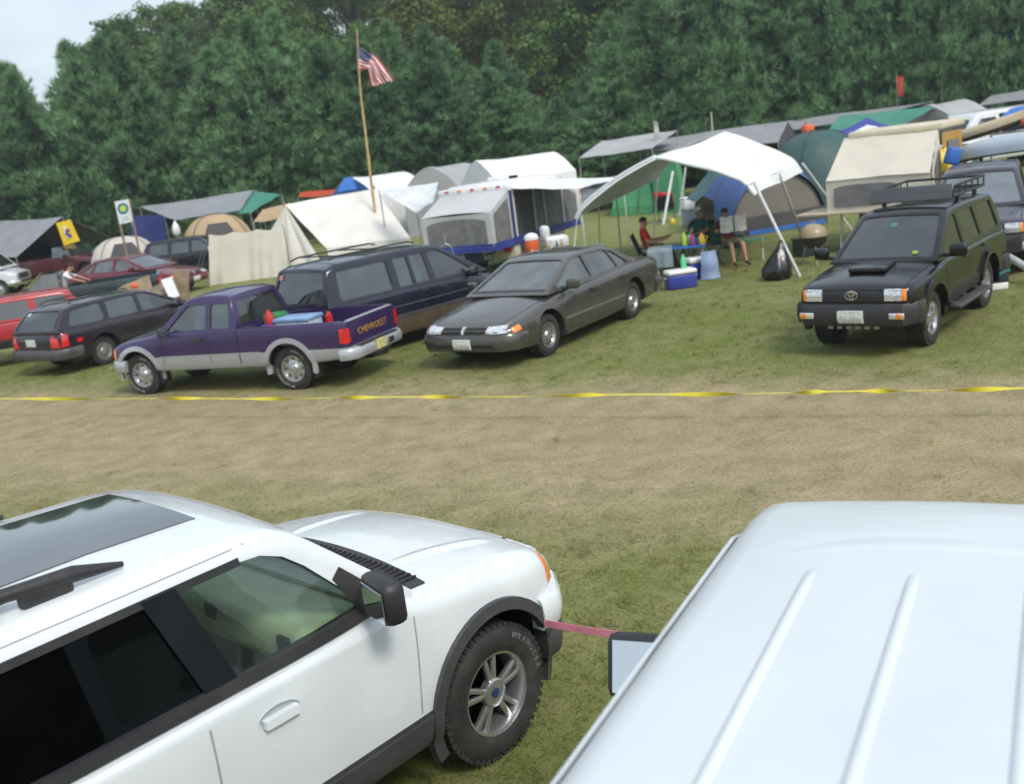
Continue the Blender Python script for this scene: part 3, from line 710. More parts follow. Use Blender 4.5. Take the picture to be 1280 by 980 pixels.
# ---- white van under the camera
def spec_van():
    P = dict(paint=vwhite, split=None, r=.37, wb=3.5, track=.92, tw=.24, rim='steel', nst=40,
        body=[(-2.65, .85, .50, .62, 1.10, .06, .01), (-2.55, .96, .45, .6, 1.20, .06, .01), (-1.5, .995, .42, .6, 1.22, .06, .01), (1.4, .995, .42, .6, 1.22, .08, .02), (1.95, .98, .42, .6, 1.18, .14, .05), (2.35, .93, .45, .6, 1.06, .14, .05), (2.55, .80, .5, .6, .98, .1, .03)],
        cavity=[(-2.4, 1.7, .82, .70)],
        green=dict(zl=1.20, zr=2.05, wr=.80, wb0=.96, rc=.11, cr=.035, th=.05, keys=[(-2.62, 1.24, .90), (-2.56, 1.6, .93), (-2.48, 1.95, .95), (-2.3, 2.03, .96), (-1.5, 2.06, .96), (.3, 2.065, .96), (.8, 2.065, .96), (1.12, 2.055, .96), (1.28, 2.03, .958), (1.40, 1.985, .955), (1.46, 1.93, .95), (2.05, 1.22, .88)], mat=vwhite),
        windows=[('z', [(1.98, -.74), (1.98, .74), (1.54, .66), (1.54, -.66)], .06, G_CLEAR), ('y', [(.62, 1.27), (.66, 1.82), (1.30, 1.80), (1.66, 1.27)], .06, G_CLEAR), ('y', [(-2.45, 1.22), (-2.42, 1.90), (.53, 1.90), (.53, 1.22)], .05, G_PRIV), ('x-', [(-.7, 1.3), (.7, 1.3), (.64, 1.82), (-.64, 1.82)], .06, G_TINT, .3)],  # long dark side window is unseen, shaped to darken the SUV glass reflection
        details=[('grille', M_BLACK, 'x+', [(-.5, .70), (.5, .70), (.5, .92), (-.5, .92)], dict(off=.02, th=.05)), ('number_plate', M_PLATE, 'x-', [(-.16, .60), (.16, .60), (.16, .76), (-.16, .76)], dict(off=.02, th=.04))],
        lamps2=[('headlight', M_LAMP, 'x+', [(.54, .70), (.80, .70), (.80, .90), (.54, .90)], dict(off=.02, th=.06)), ('tail_light', M_RED, 'x-', [(.78, .8), (.9, .8), (.9, 1.1), (.78, 1.1)], dict(off=.02, th=.06))],
        bumpers=[('front_bumper', M_CHROME, 'f', .45, .66, .08, .4, 0), ('rear_bumper', M_CHROME, 'r', .42, .60, .08, .3, 0)],
        handles=[(.72, 1.05)], seats=[(.55, 1.15, .42, M_SEATG)], dash=(1.55, 1.15, .8, M_INTD, M_BLACK))
    return P
vwhite = mat('weathered white roof paint', (.60, .645, .665), .42, 0, .25, .04, 2.5, dirt=(.38, .37, .34), dirt_amt=.045)
VH = R(60); VD = V((cos(VH), sin(VH)))
vx, vy = 1.13-.64*VD.x, 2.10-.64*VD.y
van, B, G = vehicle('van', 'white van seen from above, its ribbed roof filling the lower right corner', 'van', (vx, vy, 0), VH, spec_van(), 1.0)
bm = bmesh.new()      # pressed ribs of the roof: rounded ends, real relief
for y in (-.51, -.26, 0, .26, .51):
    def rib(u, v, y=y):
        return (-2.25+2.96*u, y+(v-.5)*.035)
    n0 = len(bm.verts); patch(bm, G, 'z', rib, 60, 8, 0, .02); bm.verts.ensure_lookup_table()
    for i in range(61):
        for j in range(9):
            e = min(1, i/3, (60-i)/2.2); hgt = (.5-.5*cos(2*pi*j/8))**.40*.011*e
            bm.verts[n0+2*(i*9+j)].co.z += hgt-.0015
mk('roof_rib', bm, vwhite, van, smooth=80)
for s in (-1, 1):
    bm = bmesh.new()
    for (dz, dy, w, t) in ((-.012, .0, .012, .03),):
        pts = []
        for x in np.linspace(-2.4, 1.36, 30):
            h = project(G, 'y-' if s < 0 else 'y+', x, 1.93 if x < 1.15 else 1.93-.10*(x-1.15)/.2, None)
            pts.append(V((x, h.y+s*.016, h.z)))
        tube(bm, [p+V((0, s*.010, .004)) for p in pts], .008, 6)
        tube(bm, [p+V((0, -s*.006, .004)) for p in pts], .007, 6, 1)
        tube(bm, [p+V((0, s*.004, -.016)) for p in pts], .008, 6, 1)
    mk('drip_rail', bm, [vwhite, M_DARK], van, smooth=60)
bm = bmesh.new()      # raised panel edge in front of the ribs
def edgeline(u, v):
    y = -.70+1.40*u; return (.84-.16*(abs(y)/.7)**4-.25*max(0, abs(y)-.6)+.13*v, y)
patch(bm, G, 'z', edgeline, 40, 10, -.001, .012); bm.verts.ensure_lookup_table()
for i in range(41):
    for j in range(11): bm.verts[2*(i*11+j)].co.z += .0035*(.5-.5*cos(2*pi*(j/10)**.6))*min(1, i/8, (40-i)/8)
mk('roof_crease', bm, vwhite, van, smooth=80)
for s in (1, -1):
    bm = bmesh.new(); M = Matrix.Rotation(s*.12, 3, 'Z') @ Matrix.Rotation(.36, 3, 'Y')
    c = V((1.37, s*1.31, 1.27)); box(bm, c, (.08, .29, .25), M, .038); tube(bm, [(1.46, s*.96, 1.22), c+V((.03, -s*.06, -.02))], .03)
    o = mk('mirror', bm, M_BLACK, van, smooth=50)
    bm = bmesh.new(); box(bm, c+M @ V((-.040, 0, 0)), (.006, .235, .195), M, .002); mk('mirror_glass', bm, mat('mirror glass', (.55, .58, .60), .05, 1.0, var=.02), o)

# ---- purple extended-cab pickup
purple = paint('purple paint', (.035, .018, .085), .1, .35, .9, .12)
silver = paint('silver paint', (.42, .44, .47), .3, .4, .6, .2)
def spec_pickup(pm, low, two_tone=True, tyretext=None, rim='steel', ext=True):
    r, wb = .355, 3.12
    cb = -.60 if ext else -.05
    P = dict(paint=pm, lower=low, split=5 if two_tone else None, r=r, wb=wb, track=.78, tw=.24, arch=.43, rim=rim, tyretext=tyretext, nst=50,
        body=[(-2.68, .80, .54, .66, 1.05, .035, .003), (-2.60, .84, .48, .66, 1.06, .035, .003), (cb-.1, .845, .40, .66, 1.06, .035, .004), (.9, .845, .40, .66, 1.07, .06, .02), (1.4, .84, .40, .66, 1.03, .10, .04), (1.9, .82, .42, .66, .97, .12, .05), (2.10, .77, .46, .66, .89, .10, .04), (2.18, .68, .50, .64, .83, .08, .03)],
        cavity=[(-2.61, cb-.14, .69, .66), (cb+.08, .84, .70, .8)], cavmat=pm,
        green=dict(zl=1.03, zr=1.63, wr=.60, wb0=.80, rc=.09, cr=.025, th=.045, keys=[(cb, 1.06, .78), (cb+.05, 1.37, .795), (cb+.12, 1.59, .80), (cb+.3, 1.63, .80), (.1, 1.64, .80), (.34, 1.615, .80), (.44, 1.58, .80), (1.08, 1.05, .77)]),
        windows=[('z', [(1.02, -.68), (1.02, .68), (.50, .54), (.50, -.54)], .05, G_MIST), ('y', [(.02, 1.08), (.02, 1.475), (.40, 1.475), (.86, 1.08)], [.04, .04, .1, .03], G_MIST), ('x-', [(-.62, 1.10), (.62, 1.10), (.52, 1.49), (-.52, 1.49)], .05, G_MIST, .3)]+([('y', [(-.46, 1.08), (-.44, 1.465), (-.08, 1.475), (-.08, 1.08)], .05, G_MIST)] if ext else []),
        details=[('wheel_arch_flare', low if two_tone else pm, 'y', arcg(wb/2, r+.02, .42, .50, -12, 192), dict(nu=26, nv=3, off=.022, th=.05)), ('wheel_arch_flare', low if two_tone else pm, 'y', arcg(-wb/2, r+.02, .42, .50, -12, 192), dict(nu=26, nv=3, off=.022, th=.05)),
                 ('grille', M_BLACK, 'x+', [(-.46, .66), (.46, .66), (.46, .80), (-.46, .80)], dict(off=.02, th=.05)),
                 ('side_marker', M_AMBER, 'y', [(2.03, .67), (2.14, .67), (2.13, .80), (2.04, .82)], dict(nu=4, nv=3, off=.012, th=.03)),
                 ('bed_rail_cap', pm, 'z', [(-2.62, .72), (cb-.14, .72), (cb-.14, .80), (-2.62, .80)], dict(nu=16, nv=2, off=.010)), ('bed_rail_cap', pm, 'z', [(-2.62, -.72), (cb-.14, -.72), (cb-.14, -.80), (-2.62, -.80)], dict(nu=16, nv=2, off=.010)),
                 ('tailgate_cap', silver, 'z', [(-2.675, -.70), (-2.615, -.70), (-2.615, .70), (-2.675, .70)], dict(nu=2, nv=12, off=.012)),
                 ('tailgate_seam', M_DARK, 'x-', [lambda u, v: (-.70+.012*v, .58+.45*u), lambda u, v: (.688+.012*v, .58+.45*u)], dict(off=.003, th=.006)),
                 ('cab_gap', M_DARK, 'y', [(cb-.035, .45), (cb-.015, .45), (cb-.015, 1.035), (cb-.035, 1.035)], dict(nu=1, nv=10, off=.003))],
        lamps2=[('headlight', M_LAMP, 'x+', [(.48, .66), (.72, .66), (.72, .81), (.48, .81)], dict(off=.015, th=.05)), ('tail_light', M_RED, 'x-', [(.73, .73), (.825, .73), (.82, .96), (.73, .96)], dict(off=.02, th=.06))],
        bumpers=[('front_bumper', low, 'f', .42, .62, .08, .35, 0), ('rear_bumper', silver, 'r', .46, .64, .11, .16, 0)],
        mirror=(.78, .84, 1.10, .95, M_BLACK), handles=[(.16, .93)], seats=[(.08, .98, .34, M_SEATG)], dash=(.72, 1.02, .66, M_INTD, M_BLACK))
    seams(P, [(-.03, -.03), (.97, .93)], .45, 1.03)
    return P
LET = mat('raised white tyre lettering', (.55, .55, .53), .8, var=.3, scale=40)
TH = R(156.2)
truck, B, G = vehicle('pickup_truck', 'purple pickup truck with silver lower body and gold lettering on its tailgate', 'pickup truck', (-4.42, 16.64, 0), TH, spec_pickup(purple, silver, True, (((80, 'RADIAL'), (262, 'WILDERNESS')), .05, .292, LET)), .97)
for s in (1, -1):   # tail lamps wrap on to the sides
    bm = bmesh.new(); patch(bm, B, 'y+' if s > 0 else 'y-', q2([(-2.66, .73), (-2.57, .73), (-2.58, .96), (-2.66, .96)]), 3, 3, .012, .03); mk('tail_light', bm, M_RED, truck, smooth=50)
bm = bmesh.new(); text_bm(bm, 'CHEVROLET', .15, Matrix.Translation((-2.686, 0, .84)) @ Matrix(((0, 0, -1, 0), (-1, 0, 0, 0), (0, 1, 0, 0), (0, 0, 0, 1))), .003, sx=1.12)
mk('lettering', bm, mat('gold lettering', (.50, .30, .05), .4, .3), truck)['label'] = 'gold CHEVROLET lettering across the tailgate'
bm = bmesh.new(); box(bm, (-2.81, .02, .56), (.02, .31, .16), None, .004); mk('number_plate', bm, mat('yellow plate', (.55, .50, .22), .5, var=.4, scale=25), truck)
bm = bmesh.new(); box(bm, (-2.80, -.33, .55), (.04, .16, .08), None, .01); box(bm, (-2.745, 0, .648), (.10, 1.2, .02), None, .006); mk('bumper_step', bm, M_BLACK, truck)
for x in (1.56-.42, -1.56-.42):
    for s in (1, -1):
        bm = bmesh.new(); box(bm, (x-.02, s*.70, .34), (.02, .24, .28)); mk('mud_flap', bm, M_BLACK, truck)
for s in (1, -1):
    bm = bmesh.new(); patch(bm, B, 'y+' if s > 0 else 'y-', q2([(-1.02, .655), (1.02, .655), (1.02, .672), (-1.02, .672)]), 20, 1, .006, .01); mk('side_moulding', bm, silver, truck)

# ---- bronze-grey saloon
bronze = paint('bronze grey paint', (.075, .071, .064), .35, .32, .9, .16)
def spec_saloon(pm, rim='cap', gm=None):
    r, wb = .325, 2.81; gm = gm or G_SHEEN
    P = dict(paint=pm, lower=pm, split=None, r=r, wb=wb, track=.86, tw=.215, arch=.385, rim=rim, nst=56, ang=32,
        body=[(-2.65, .70, .36, .50, .82, .10, .03), (-2.57, .83, .30, .48, .92, .10, .03), (-2.2, .91, .27, .46, .985, .13, .03), (-1.4, .93, .24, .45, .965, .12, .03), (.6, .93, .22, .45, .93, .12, .03), (1.0, .93, .22, .45, .925, .16, .05), (1.7, .92, .24, .45, .835, .17, .06), (2.2, .87, .27, .45, .725, .14, .05), (2.36, .78, .32, .46, .655, .10, .04), (2.43, .66, .36, .46, .61, .07, .02)],
        cavity=[(-1.3, .75, .68, .50)],
        green=dict(zl=.91, zr=1.41, wr=.615, wb0=.83, rc=.10, cr=.025, th=.04, keys=[(-2.0, .965, .72), (-1.42, 1.235, .79), (-1.12, 1.35, .815), (-.75, 1.402, .83), (-.2, 1.415, .83), (.08, 1.395, .83), (.22, 1.36, .83), (1.24, .925, .79)]),
        windows=[('z', [(1.10, -.69), (1.10, .69), (.28, .54), (.28, -.54)], .05, gm), ('z', [(-1.14, .54), (-1.14, -.54), (-1.82, -.62), (-1.82, .62)], .05, gm),
                 ('y', [(-.15, .965), (-.11, 1.325), (.22, 1.31), (.93, .965)], [.04, .04, .12, .03], gm), ('y', [(-1.10, .97), (-.93, 1.30), (-.22, 1.335), (-.25, .965)], [.05, .1, .05, .03], gm), ('y', [(-1.56, .985), (-1.16, 1.22), (-1.00, 1.28), (-1.17, .975)], .03, gm)],
        details=[('side_moulding', mat('grey side moulding', (.16, .155, .145), .4, .2, .3), 'y', [(-.99, .475), (.99, .475), (.99, .515), (-.99, .515)], dict(nu=24, nv=1, off=.012, th=.03)), ('side_skirt', pm, 'y', [(-.98, .235), (.98, .235), (.98, .30), (-.98, .30)], dict(nu=16, nv=2, off=.02, th=.05)),
                 ('grille', M_DARK, 'x+', [lambda u, v: (-.40+.35*u, .565+.085*v), lambda u, v: (.05+.35*u, .565+.085*v)], dict(nu=6, nv=3, off=.006, th=.03)), ('emblem', M_CHROME, 'x+', [(-.018, .555), (.018, .555), (.028, .665), (-.028, .665)], dict(off=.02, th=.04)),
                 ('lower_intake', M_DARK, 'x+', [(-.55, .33), (.55, .33), (.55, .41), (-.55, .41)], dict(off=.055, th=.06)),
                 ('corner_lamp', M_AMBER, 'y', [(2.13, .575), (2.29, .555), (2.285, .66), (2.16, .69)], dict(nu=5, nv=3, off=.006, th=.03)), ('windscreen_seal', M_BLACK, 'z', [(1.10, -.70), (1.16, -.70), (1.16, .70), (1.10, .70)], dict(nu=2, nv=16, off=.004, on='G')),
                 ('bonnet_seam', M_DARK, 'z', [stripg([(1.2, .72), (1.8, .69), (2.3, .60)], .012), stripg([(1.2, -.72), (1.8, -.69), (2.3, -.60)], .012)], dict(nu=14, nv=1, off=.0015, th=.004)),
                 ('number_plate', M_PLATE, 'x+', [(-.15, .34), (.15, .34), (.15, .49), (-.15, .49)], dict(off=.10, th=.06)), ('rear_plate', M_PLATE, 'x-', [(-.15, .60), (.15, .60), (.15, .75), (-.15, .75)], dict(off=.02, th=.04))],
        lamps2=[('headlight', M_LAMP, 'x+', [(.42, .565), (.76, .57), (.72, .665), (.42, .655)], dict(nu=8, off=.006, th=.04)), ('tail_light', M_RED, 'x-', [(.35, .62), (.76, .62), (.74, .82), (.35, .82)], dict(off=.015, th=.05))],
        bumpers=[('front_bumper', pm, 'f', .30, .545, .045, .40, 0), ('rear_bumper', pm, 'r', .32, .58, .05, .42, 0)],
        mirror=(.74, .86, 1.00, .95, pm), handlemat=pm, handles=[(.02, .80), (-1.02, .82)], seats=[(-.15, .86, .36, M_SEATG), (-1.05, .86, 0, M_SEATG)], dash=(.92, .84, .68, M_INTD, M_BLACK))
    seams(P, [(.84, .80), (-.20, -.20)], .30, .92); seams(P, [(-.95, -1.16)], .55, .93)
    return P
SH = R(-125.7)
sedan, B, G = vehicle('sedan', 'bronze-grey saloon car facing the camera with amber corner lamps', 'car', (.82, 17.10, 0), SH, spec_saloon(bronze), 1.02)

# ---- black 4x4 with hood scoop and roof rack
black = paint('black paint', (.004, .004, .005), 0, .24, .5, .01)
def spec_4x4(pm, rim='spider', gm=None, tall=0):
    r, wb = .385, 2.675; gm = gm or G_TINT
    P = dict(paint=pm, lower=M_BLACK, split=5, r=r, wb=wb, track=.785, tw=.265, arch=.46, rim=rim, nst=48,
        body=[(-2.42, .76, .54, .68, 1.0, .06, .02), (-2.33, .83, .48, .66, 1.12, .07, .02), (-1.0, .835, .44, .66, 1.14, .07, .02), (.7, .835, .44, .66, 1.14, .08, .02), (1.0, .835, .44, .66, 1.14, .12, .04), (1.65, .825, .45, .66, 1.085, .12, .05), (2.02, .80, .47, .66, 1.02, .09, .03), (2.14, .755, .50, .66, .97, .06, .02), (2.18, .70, .52, .66, .94, .05, .02)],
        cavity=[(-2.1, .62, .68, .60)],
        green=dict(zl=1.11, zr=1.77, wr=.615, wb0=.79, rc=.09, cr=.025, th=.045, keys=[(-2.38, 1.15, .76), (-2.28, 1.5, .79), (-2.14, 1.72, .80), (-1.85, 1.765, .79), (-1.0, 1.785, .79), (-.3, 1.785, .79), (.02, 1.76, .79), (.12, 1.73, .79), (1.02, 1.14, .78)]),
        windows=[('z', [(.95, -.68), (.95, .68), (.17, .555), (.17, -.555)], .05, gm), ('y', [(-.20, 1.18), (-.20, 1.63), (.12, 1.63), (.72, 1.18)], [.04, .04, .1, .03], gm), ('y', [(-1.12, 1.18), (-1.06, 1.63), (-.32, 1.63), (-.32, 1.18)], .04, gm), ('y', [(-2.08, 1.19), (-2.02, 1.62), (-1.26, 1.63), (-1.26, 1.18)], .05, gm), ('x-', [(-.62, 1.2), (.62, 1.2), (.54, 1.62), (-.54, 1.62)], .05, gm, .3)],
        details=[('wheel_arch_flare', pm, 'y', arcg(wb/2, r+.02, .45, .545, -10, 190), dict(nu=26, nv=3, off=.045, th=.08)), ('wheel_arch_flare', pm, 'y', arcg(-wb/2, r+.02, .45, .545, -10, 190), dict(nu=26, nv=3, off=.045, th=.08)),
                 ('grille', mat('dark grille', (.02, .02, .022), .35), 'x+', [(-.44, .78), (.44, .78), (.44, .955), (-.44, .955)], dict(nu=6, nv=3, off=.012, th=.05)),
                 ('bonnet_seam', M_DARK, 'z', [stripg([(1.1, .70), (2.06, .68)], .014), stripg([(1.1, -.70), (2.06, -.68)], .014)], dict(nu=14, nv=1, off=.0015, th=.004)),
                 ('number_plate', M_PLATE, 'x+', [(-.17, .50), (.17, .50), (.17, .67), (-.17, .67)], dict(off=.165, th=.06)), ('windscreen_seal', M_BLACK, 'z', [(.98, -.70), (1.05, -.70), (1.05, .70), (.98, .70)], dict(nu=2, nv=16, off=.012))],
        lamps2=[('headlight', M_LAMP, 'x+', [(.43, .785), (.655, .785), (.655, .945), (.43, .945)], dict(off=.014, th=.05)), ('turn_lamp', M_AMBER, 'x+', [(.657, .79), (.715, .79), (.712, .94), (.657, .94)], dict(off=.010, th=.05)), ('tail_light', M_RED, 'x-', [(.62, .80), (.76, .80), (.76, 1.05), (.62, 1.05)], dict(off=.015, th=.05))],
        bumpers=[('front_bumper', M_BLACK, 'f', .46, .75, .10, .40, 0), ('rear_bumper', M_BLACK, 'r', .46, .72, .09, .35, 0)],
        mirror=(.80, .86, 1.24, 1.05, pm), handles=[(-.12, 1.03), (-1.1, 1.04)], seats=[(-.25, 1.02, .36, M_INTD), (-1.2, 1.02, 0, M_INTD)], dash=(.70, 1.06, .7, M_INTD, M_BLACK))
    seams(P, [(.78, .76), (-.26, -.26), (-1.15, -1.18)], .50, 1.12)
    return P
RH = R(-131)
run, B, G = vehicle('suv', 'black four-wheel-drive facing the camera with bonnet scoop and roof rack', 'SUV', (5.90, 14.32, 0), RH, spec_4x4(black), .95)
bm = bmesh.new(); box(bm, (1.42, 0, 1.13), (.50, .52, .07), Matrix.Rotation(.05, 3, 'Y'), .025); box(bm, (1.66, 0, 1.118), (.04, .40, .035), None, .005, 1); mk('bonnet_scoop', bm, [black, M_DARK], run, smooth=50)
bm = bmesh.new()      # chrome badge: three rings
for (rx, rz, n) in ((.085, .06, 28), (.028, .055, 20), (.055, .022, 20)):
    tube(bm, [(2.235, rx*cos(a), .87+(.018 if n == 20 and rx > .05 else 0)+rz*sin(a)) for a in np.linspace(0, 2*pi, n)], .008, 6)
mk('emblem', bm, M_CHROME, run, smooth=60)
for s in (1, -1):
    bm = bmesh.new(); box(bm, (2.30, s*.62, .60), (.04, .20, .085), None, .012); o = mk('fog_lamp', bm, M_LAMP, run, smooth=50)
    bm = bmesh.new(); box(bm, (2.318, s*.66, .60), (.02, .08, .07), None, .008); mk('amber_lens', bm, M_AMBER, o, smooth=50)
    bm = bmesh.new(); box(bm, (0, s*.93, .43), (1.62, .17, .05), None, .015); [tube(bm, [(x, s*.7, .48), (x, s*.92, .43)], .025) for x in (-.6, 0, .6)]; mk('running_board', bm, M_TRIM, run, smooth=50)
bm = bmesh.new()
for k in range(6): box(bm, (2.20, -.32+.128*k, .425), (.05, .075, .05), None, .01)
mk('skid_plate', bm, mat('bare bumper steel', (.30, .28, .22), .5, .4), run)
bm = bmesh.new()      # cargo basket: rail frame, bars and wind deflector
for z in (1.87, 2.02):
    tube(bm, [(-1.95, -.60, z), (-.35, -.60, z), (-.35, .60, z), (-1.95, .60, z), (-1.95, -.60, z)], .022, 8)
for x in np.linspace(-1.95, -.35, 6):
    tube(bm, [(x, -.60, 1.87), (x, .60, 1.87)], .014, 6)
    for s in (-1, 1): tube(bm, [(x, s*.60, 1.87), (x, s*.60, 2.02)], .014, 6)
for x in (-1.6, -.7):
    for s in (-1, 1): box(bm, (x, s*.55, 1.81), (.06, .06, .12), None, .01)
mk('roof_basket', bm, M_BLACK, run, smooth=60)
bm = bmesh.new(); box(bm, (-.28, 0, 1.95), (.03, 1.22, .24), Matrix.Rotation(-.45, 3, 'Y'), .01); mk('wind_deflector', bm, mat('smoked deflector', (.05, .05, .055), .15, 0, .5), run, smooth=50)
bm = bmesh.new(); patch(bm, G, 'z', q2([(.30, -.09), (.37, -.09), (.37, .0), (.30, .0)]), 2, 2, -.012); mk('sticker', bm, mat('green sticker', (.05, .22, .12), .5), run)
bm = bmesh.new(); patch(bm, G, 'z', q2([(.85, .38), (.90, .38), (.90, .46), (.85, .46)]), 2, 2, .004); mk('sticker', bm, mat('yellow green sticker', (.25, .33, .05), .5), run)
# silver crossbars etc
# ---- dark jeep behind it
jp = paint('dark plum paint', (.030, .026, .038), .1, .34, .8, .2)
JH = R(-118)
Pj = spec_4x4(jp, 'spider', glass('bright jeep glass', (.6, .7, .68), .25, .15)); Pj['green']['wr'] = .62
jeep, B, G = vehicle('suv', 'dark plum jeep with pale blue canoe on top, half cut off at the right edge', 'SUV', place(1270, 284, .87, 2.18, .60, JH, 1.0), JH, Pj, 1.0)
bm = bmesh.new()
for k in range(7): box(bm, (2.215, -.30+.10*k, .87), (.03, .045, .15), None, .012)
mk('grille_slots', bm, M_DARK, jeep)
bm = bmesh.new(); box(bm, (2.20, 0, .56), (.16, 1.60, .15), None, .04); mk('bumper_cover', bm, silver, jeep, smooth=50)

# ---- dark blue minivan
navy = paint('navy paint', (.011, .013, .028), .1, .30, .9, .10)
def spec_minivan(pm, low):
    r, wb = .34, 3.02
    P = dict(paint=pm, lower=low, split=5, r=r, wb=wb, track=.82, tw=.215, arch=.40, rim='cap', nst=48,
        body=[(-2.50, .78, .36, .64, 1.02, .05, .02), (-2.42, .87, .30, .62, 1.05, .06, .02), (-1.5, .91, .26, .60, 1.06, .06, .02), (.6, .91, .25, .60, 1.04, .08, .02), (1.1, .90, .25, .60, 1.02, .14, .04), (1.7, .88, .27, .60, .92, .16, .06), (2.2, .82, .32, .58, .80, .14, .05), (2.36, .72, .38, .56, .72, .10, .04), (2.42, .62, .42, .54, .66, .07, .02)],
        cavity=[(-2.2, .9, .74, .5)],
        green=dict(zl=1.02, zr=1.75, wr=.68, wb0=.865, rc=.10, cr=.03, th=.045, keys=[(-2.48, 1.06, .83), (-2.40, 1.4, .85), (-2.30, 1.68, .86), (-2.1, 1.74, .865), (-1.0, 1.765, .865), (-.1, 1.755, .865), (.2, 1.72, .865), (.36, 1.66, .86), (1.42, 1.0, .80)]),
        windows=[('z', [(1.32, -.70), (1.32, .70), (.42, .58), (.42, -.58)], .05, G_MIST), ('y', [(.02, 1.09), (-.02, 1.60), (.28, 1.60), (1.05, 1.09)], [.04, .05, .14, .03], G_MIST), ('y', [(-.46, 1.09), (-.46, 1.60), (-.13, 1.60), (-.11, 1.09)], .04, G_MIST), ('y', [(-.86, 1.09), (-.86, 1.60), (-.53, 1.60), (-.53, 1.09)], .04, G_MIST), ('y', [(-2.20, 1.10), (-2.13, 1.59), (-1.02, 1.60), (-1.02, 1.09)], .06, G_MIST), ('x-', [(-.72, 1.10), (.72, 1.10), (.62, 1.62), (-.62, 1.62)], .06, G_MIST, .3)],
        details=[('side_moulding', mat('navy moulding', (.10, .10, .12), .4, .2), 'y', [(-1.09, .59), (1.09, .59), (1.09, .63), (-1.09, .63)], dict(nu=24, nv=1, off=.012, th=.03)), ('upper_moulding', mat('navy moulding', (.10, .10, .12), .4, .2), 'y', [(-2.3, .77), (2.1, .77), (2.1, .79), (-2.3, .79)], dict(nu=30, nv=1, off=.010, th=.03)),
                 ('tailgate_trim', M_BLACK, 'x-', [(-.74, .78), (.74, .78), (.74, .92), (-.74, .92)], dict(off=.01, th=.03)), ('number_plate', M_PLATE, 'x-', [(-.16, .62), (.16, .62), (.16, .77), (-.16, .77)], dict(off=.02, th=.04)), ('grille', M_DARK, 'x+', [(-.5, .56), (.5, .56), (.5, .68), (-.5, .68)], dict(off=.01, th=.04))],
        lamps2=[('tail_light', M_RED, 'x-', [(.75, .72), (.85, .72), (.84, 1.02), (.75, 1.02)], dict(off=.015, th=.05)), ('headlight', M_LAMP, 'x+', [(.50, .58), (.74, .58), (.70, .70), (.50, .70)], dict(off=.01, th=.04))],
        bumpers=[('rear_bumper', pm, 'r', .34, .58, .07, .42, 0), ('front_bumper', pm, 'f', .34, .54, .05, .42, 0)],
        mirror=(.90, .86, 1.12, .95, M_BLACK), handles=[(.12, .94), (-.34, .95)], seats=[(-.1, 1.0, .38, M_SEATG), (-1.0, 1.0, 0, M_SEATG), (-1.75, 1.0, 0, M_SEATG)], dash=(1.05, .98, .7, M_INTD, M_BLACK))
    seams(P, [(1.06, 1.02), (-.05, -.05), (-.97, -.97)], .36, 1.04)
    return P
MH = R(46)
wood = mat('brown lower panel', (.10, .07, .05), .4, 0, .5, dirt=DUST, dirt_amt=.3)
mini, B, G = vehicle('minivan', 'navy minivan with brown lower panels parked behind the purple pickup', 'minivan', place(414, 384, 1.05, -2.44, -.86, MH, 1.0), MH, spec_minivan(navy, wood), 1.0)
bm = bmesh.new()
for s in (-1, 1): tube(bm, [(-2.1, s*.55, 1.79), (-1.95, s*.55, 1.83), (-.3, s*.55, 1.83), (-.15, s*.55, 1.79)], .016, 8)
for x in (-1.9, -1.1): tube(bm, [(x, -.55, 1.83), (x, .55, 1.83)], .014, 8)
mk('roof_rack', bm, M_BLACK, mini, smooth=60)
bm = bmesh.new(); patch(bm, G, 'x-', q2([(.52, 1.50), (.62, 1.50), (.60, 1.58), (.52, 1.58)]), 2, 2, .004); mk('sticker', bm, mat('pink sticker', (.55, .22, .25), .5, var=.4, scale=30), mini)

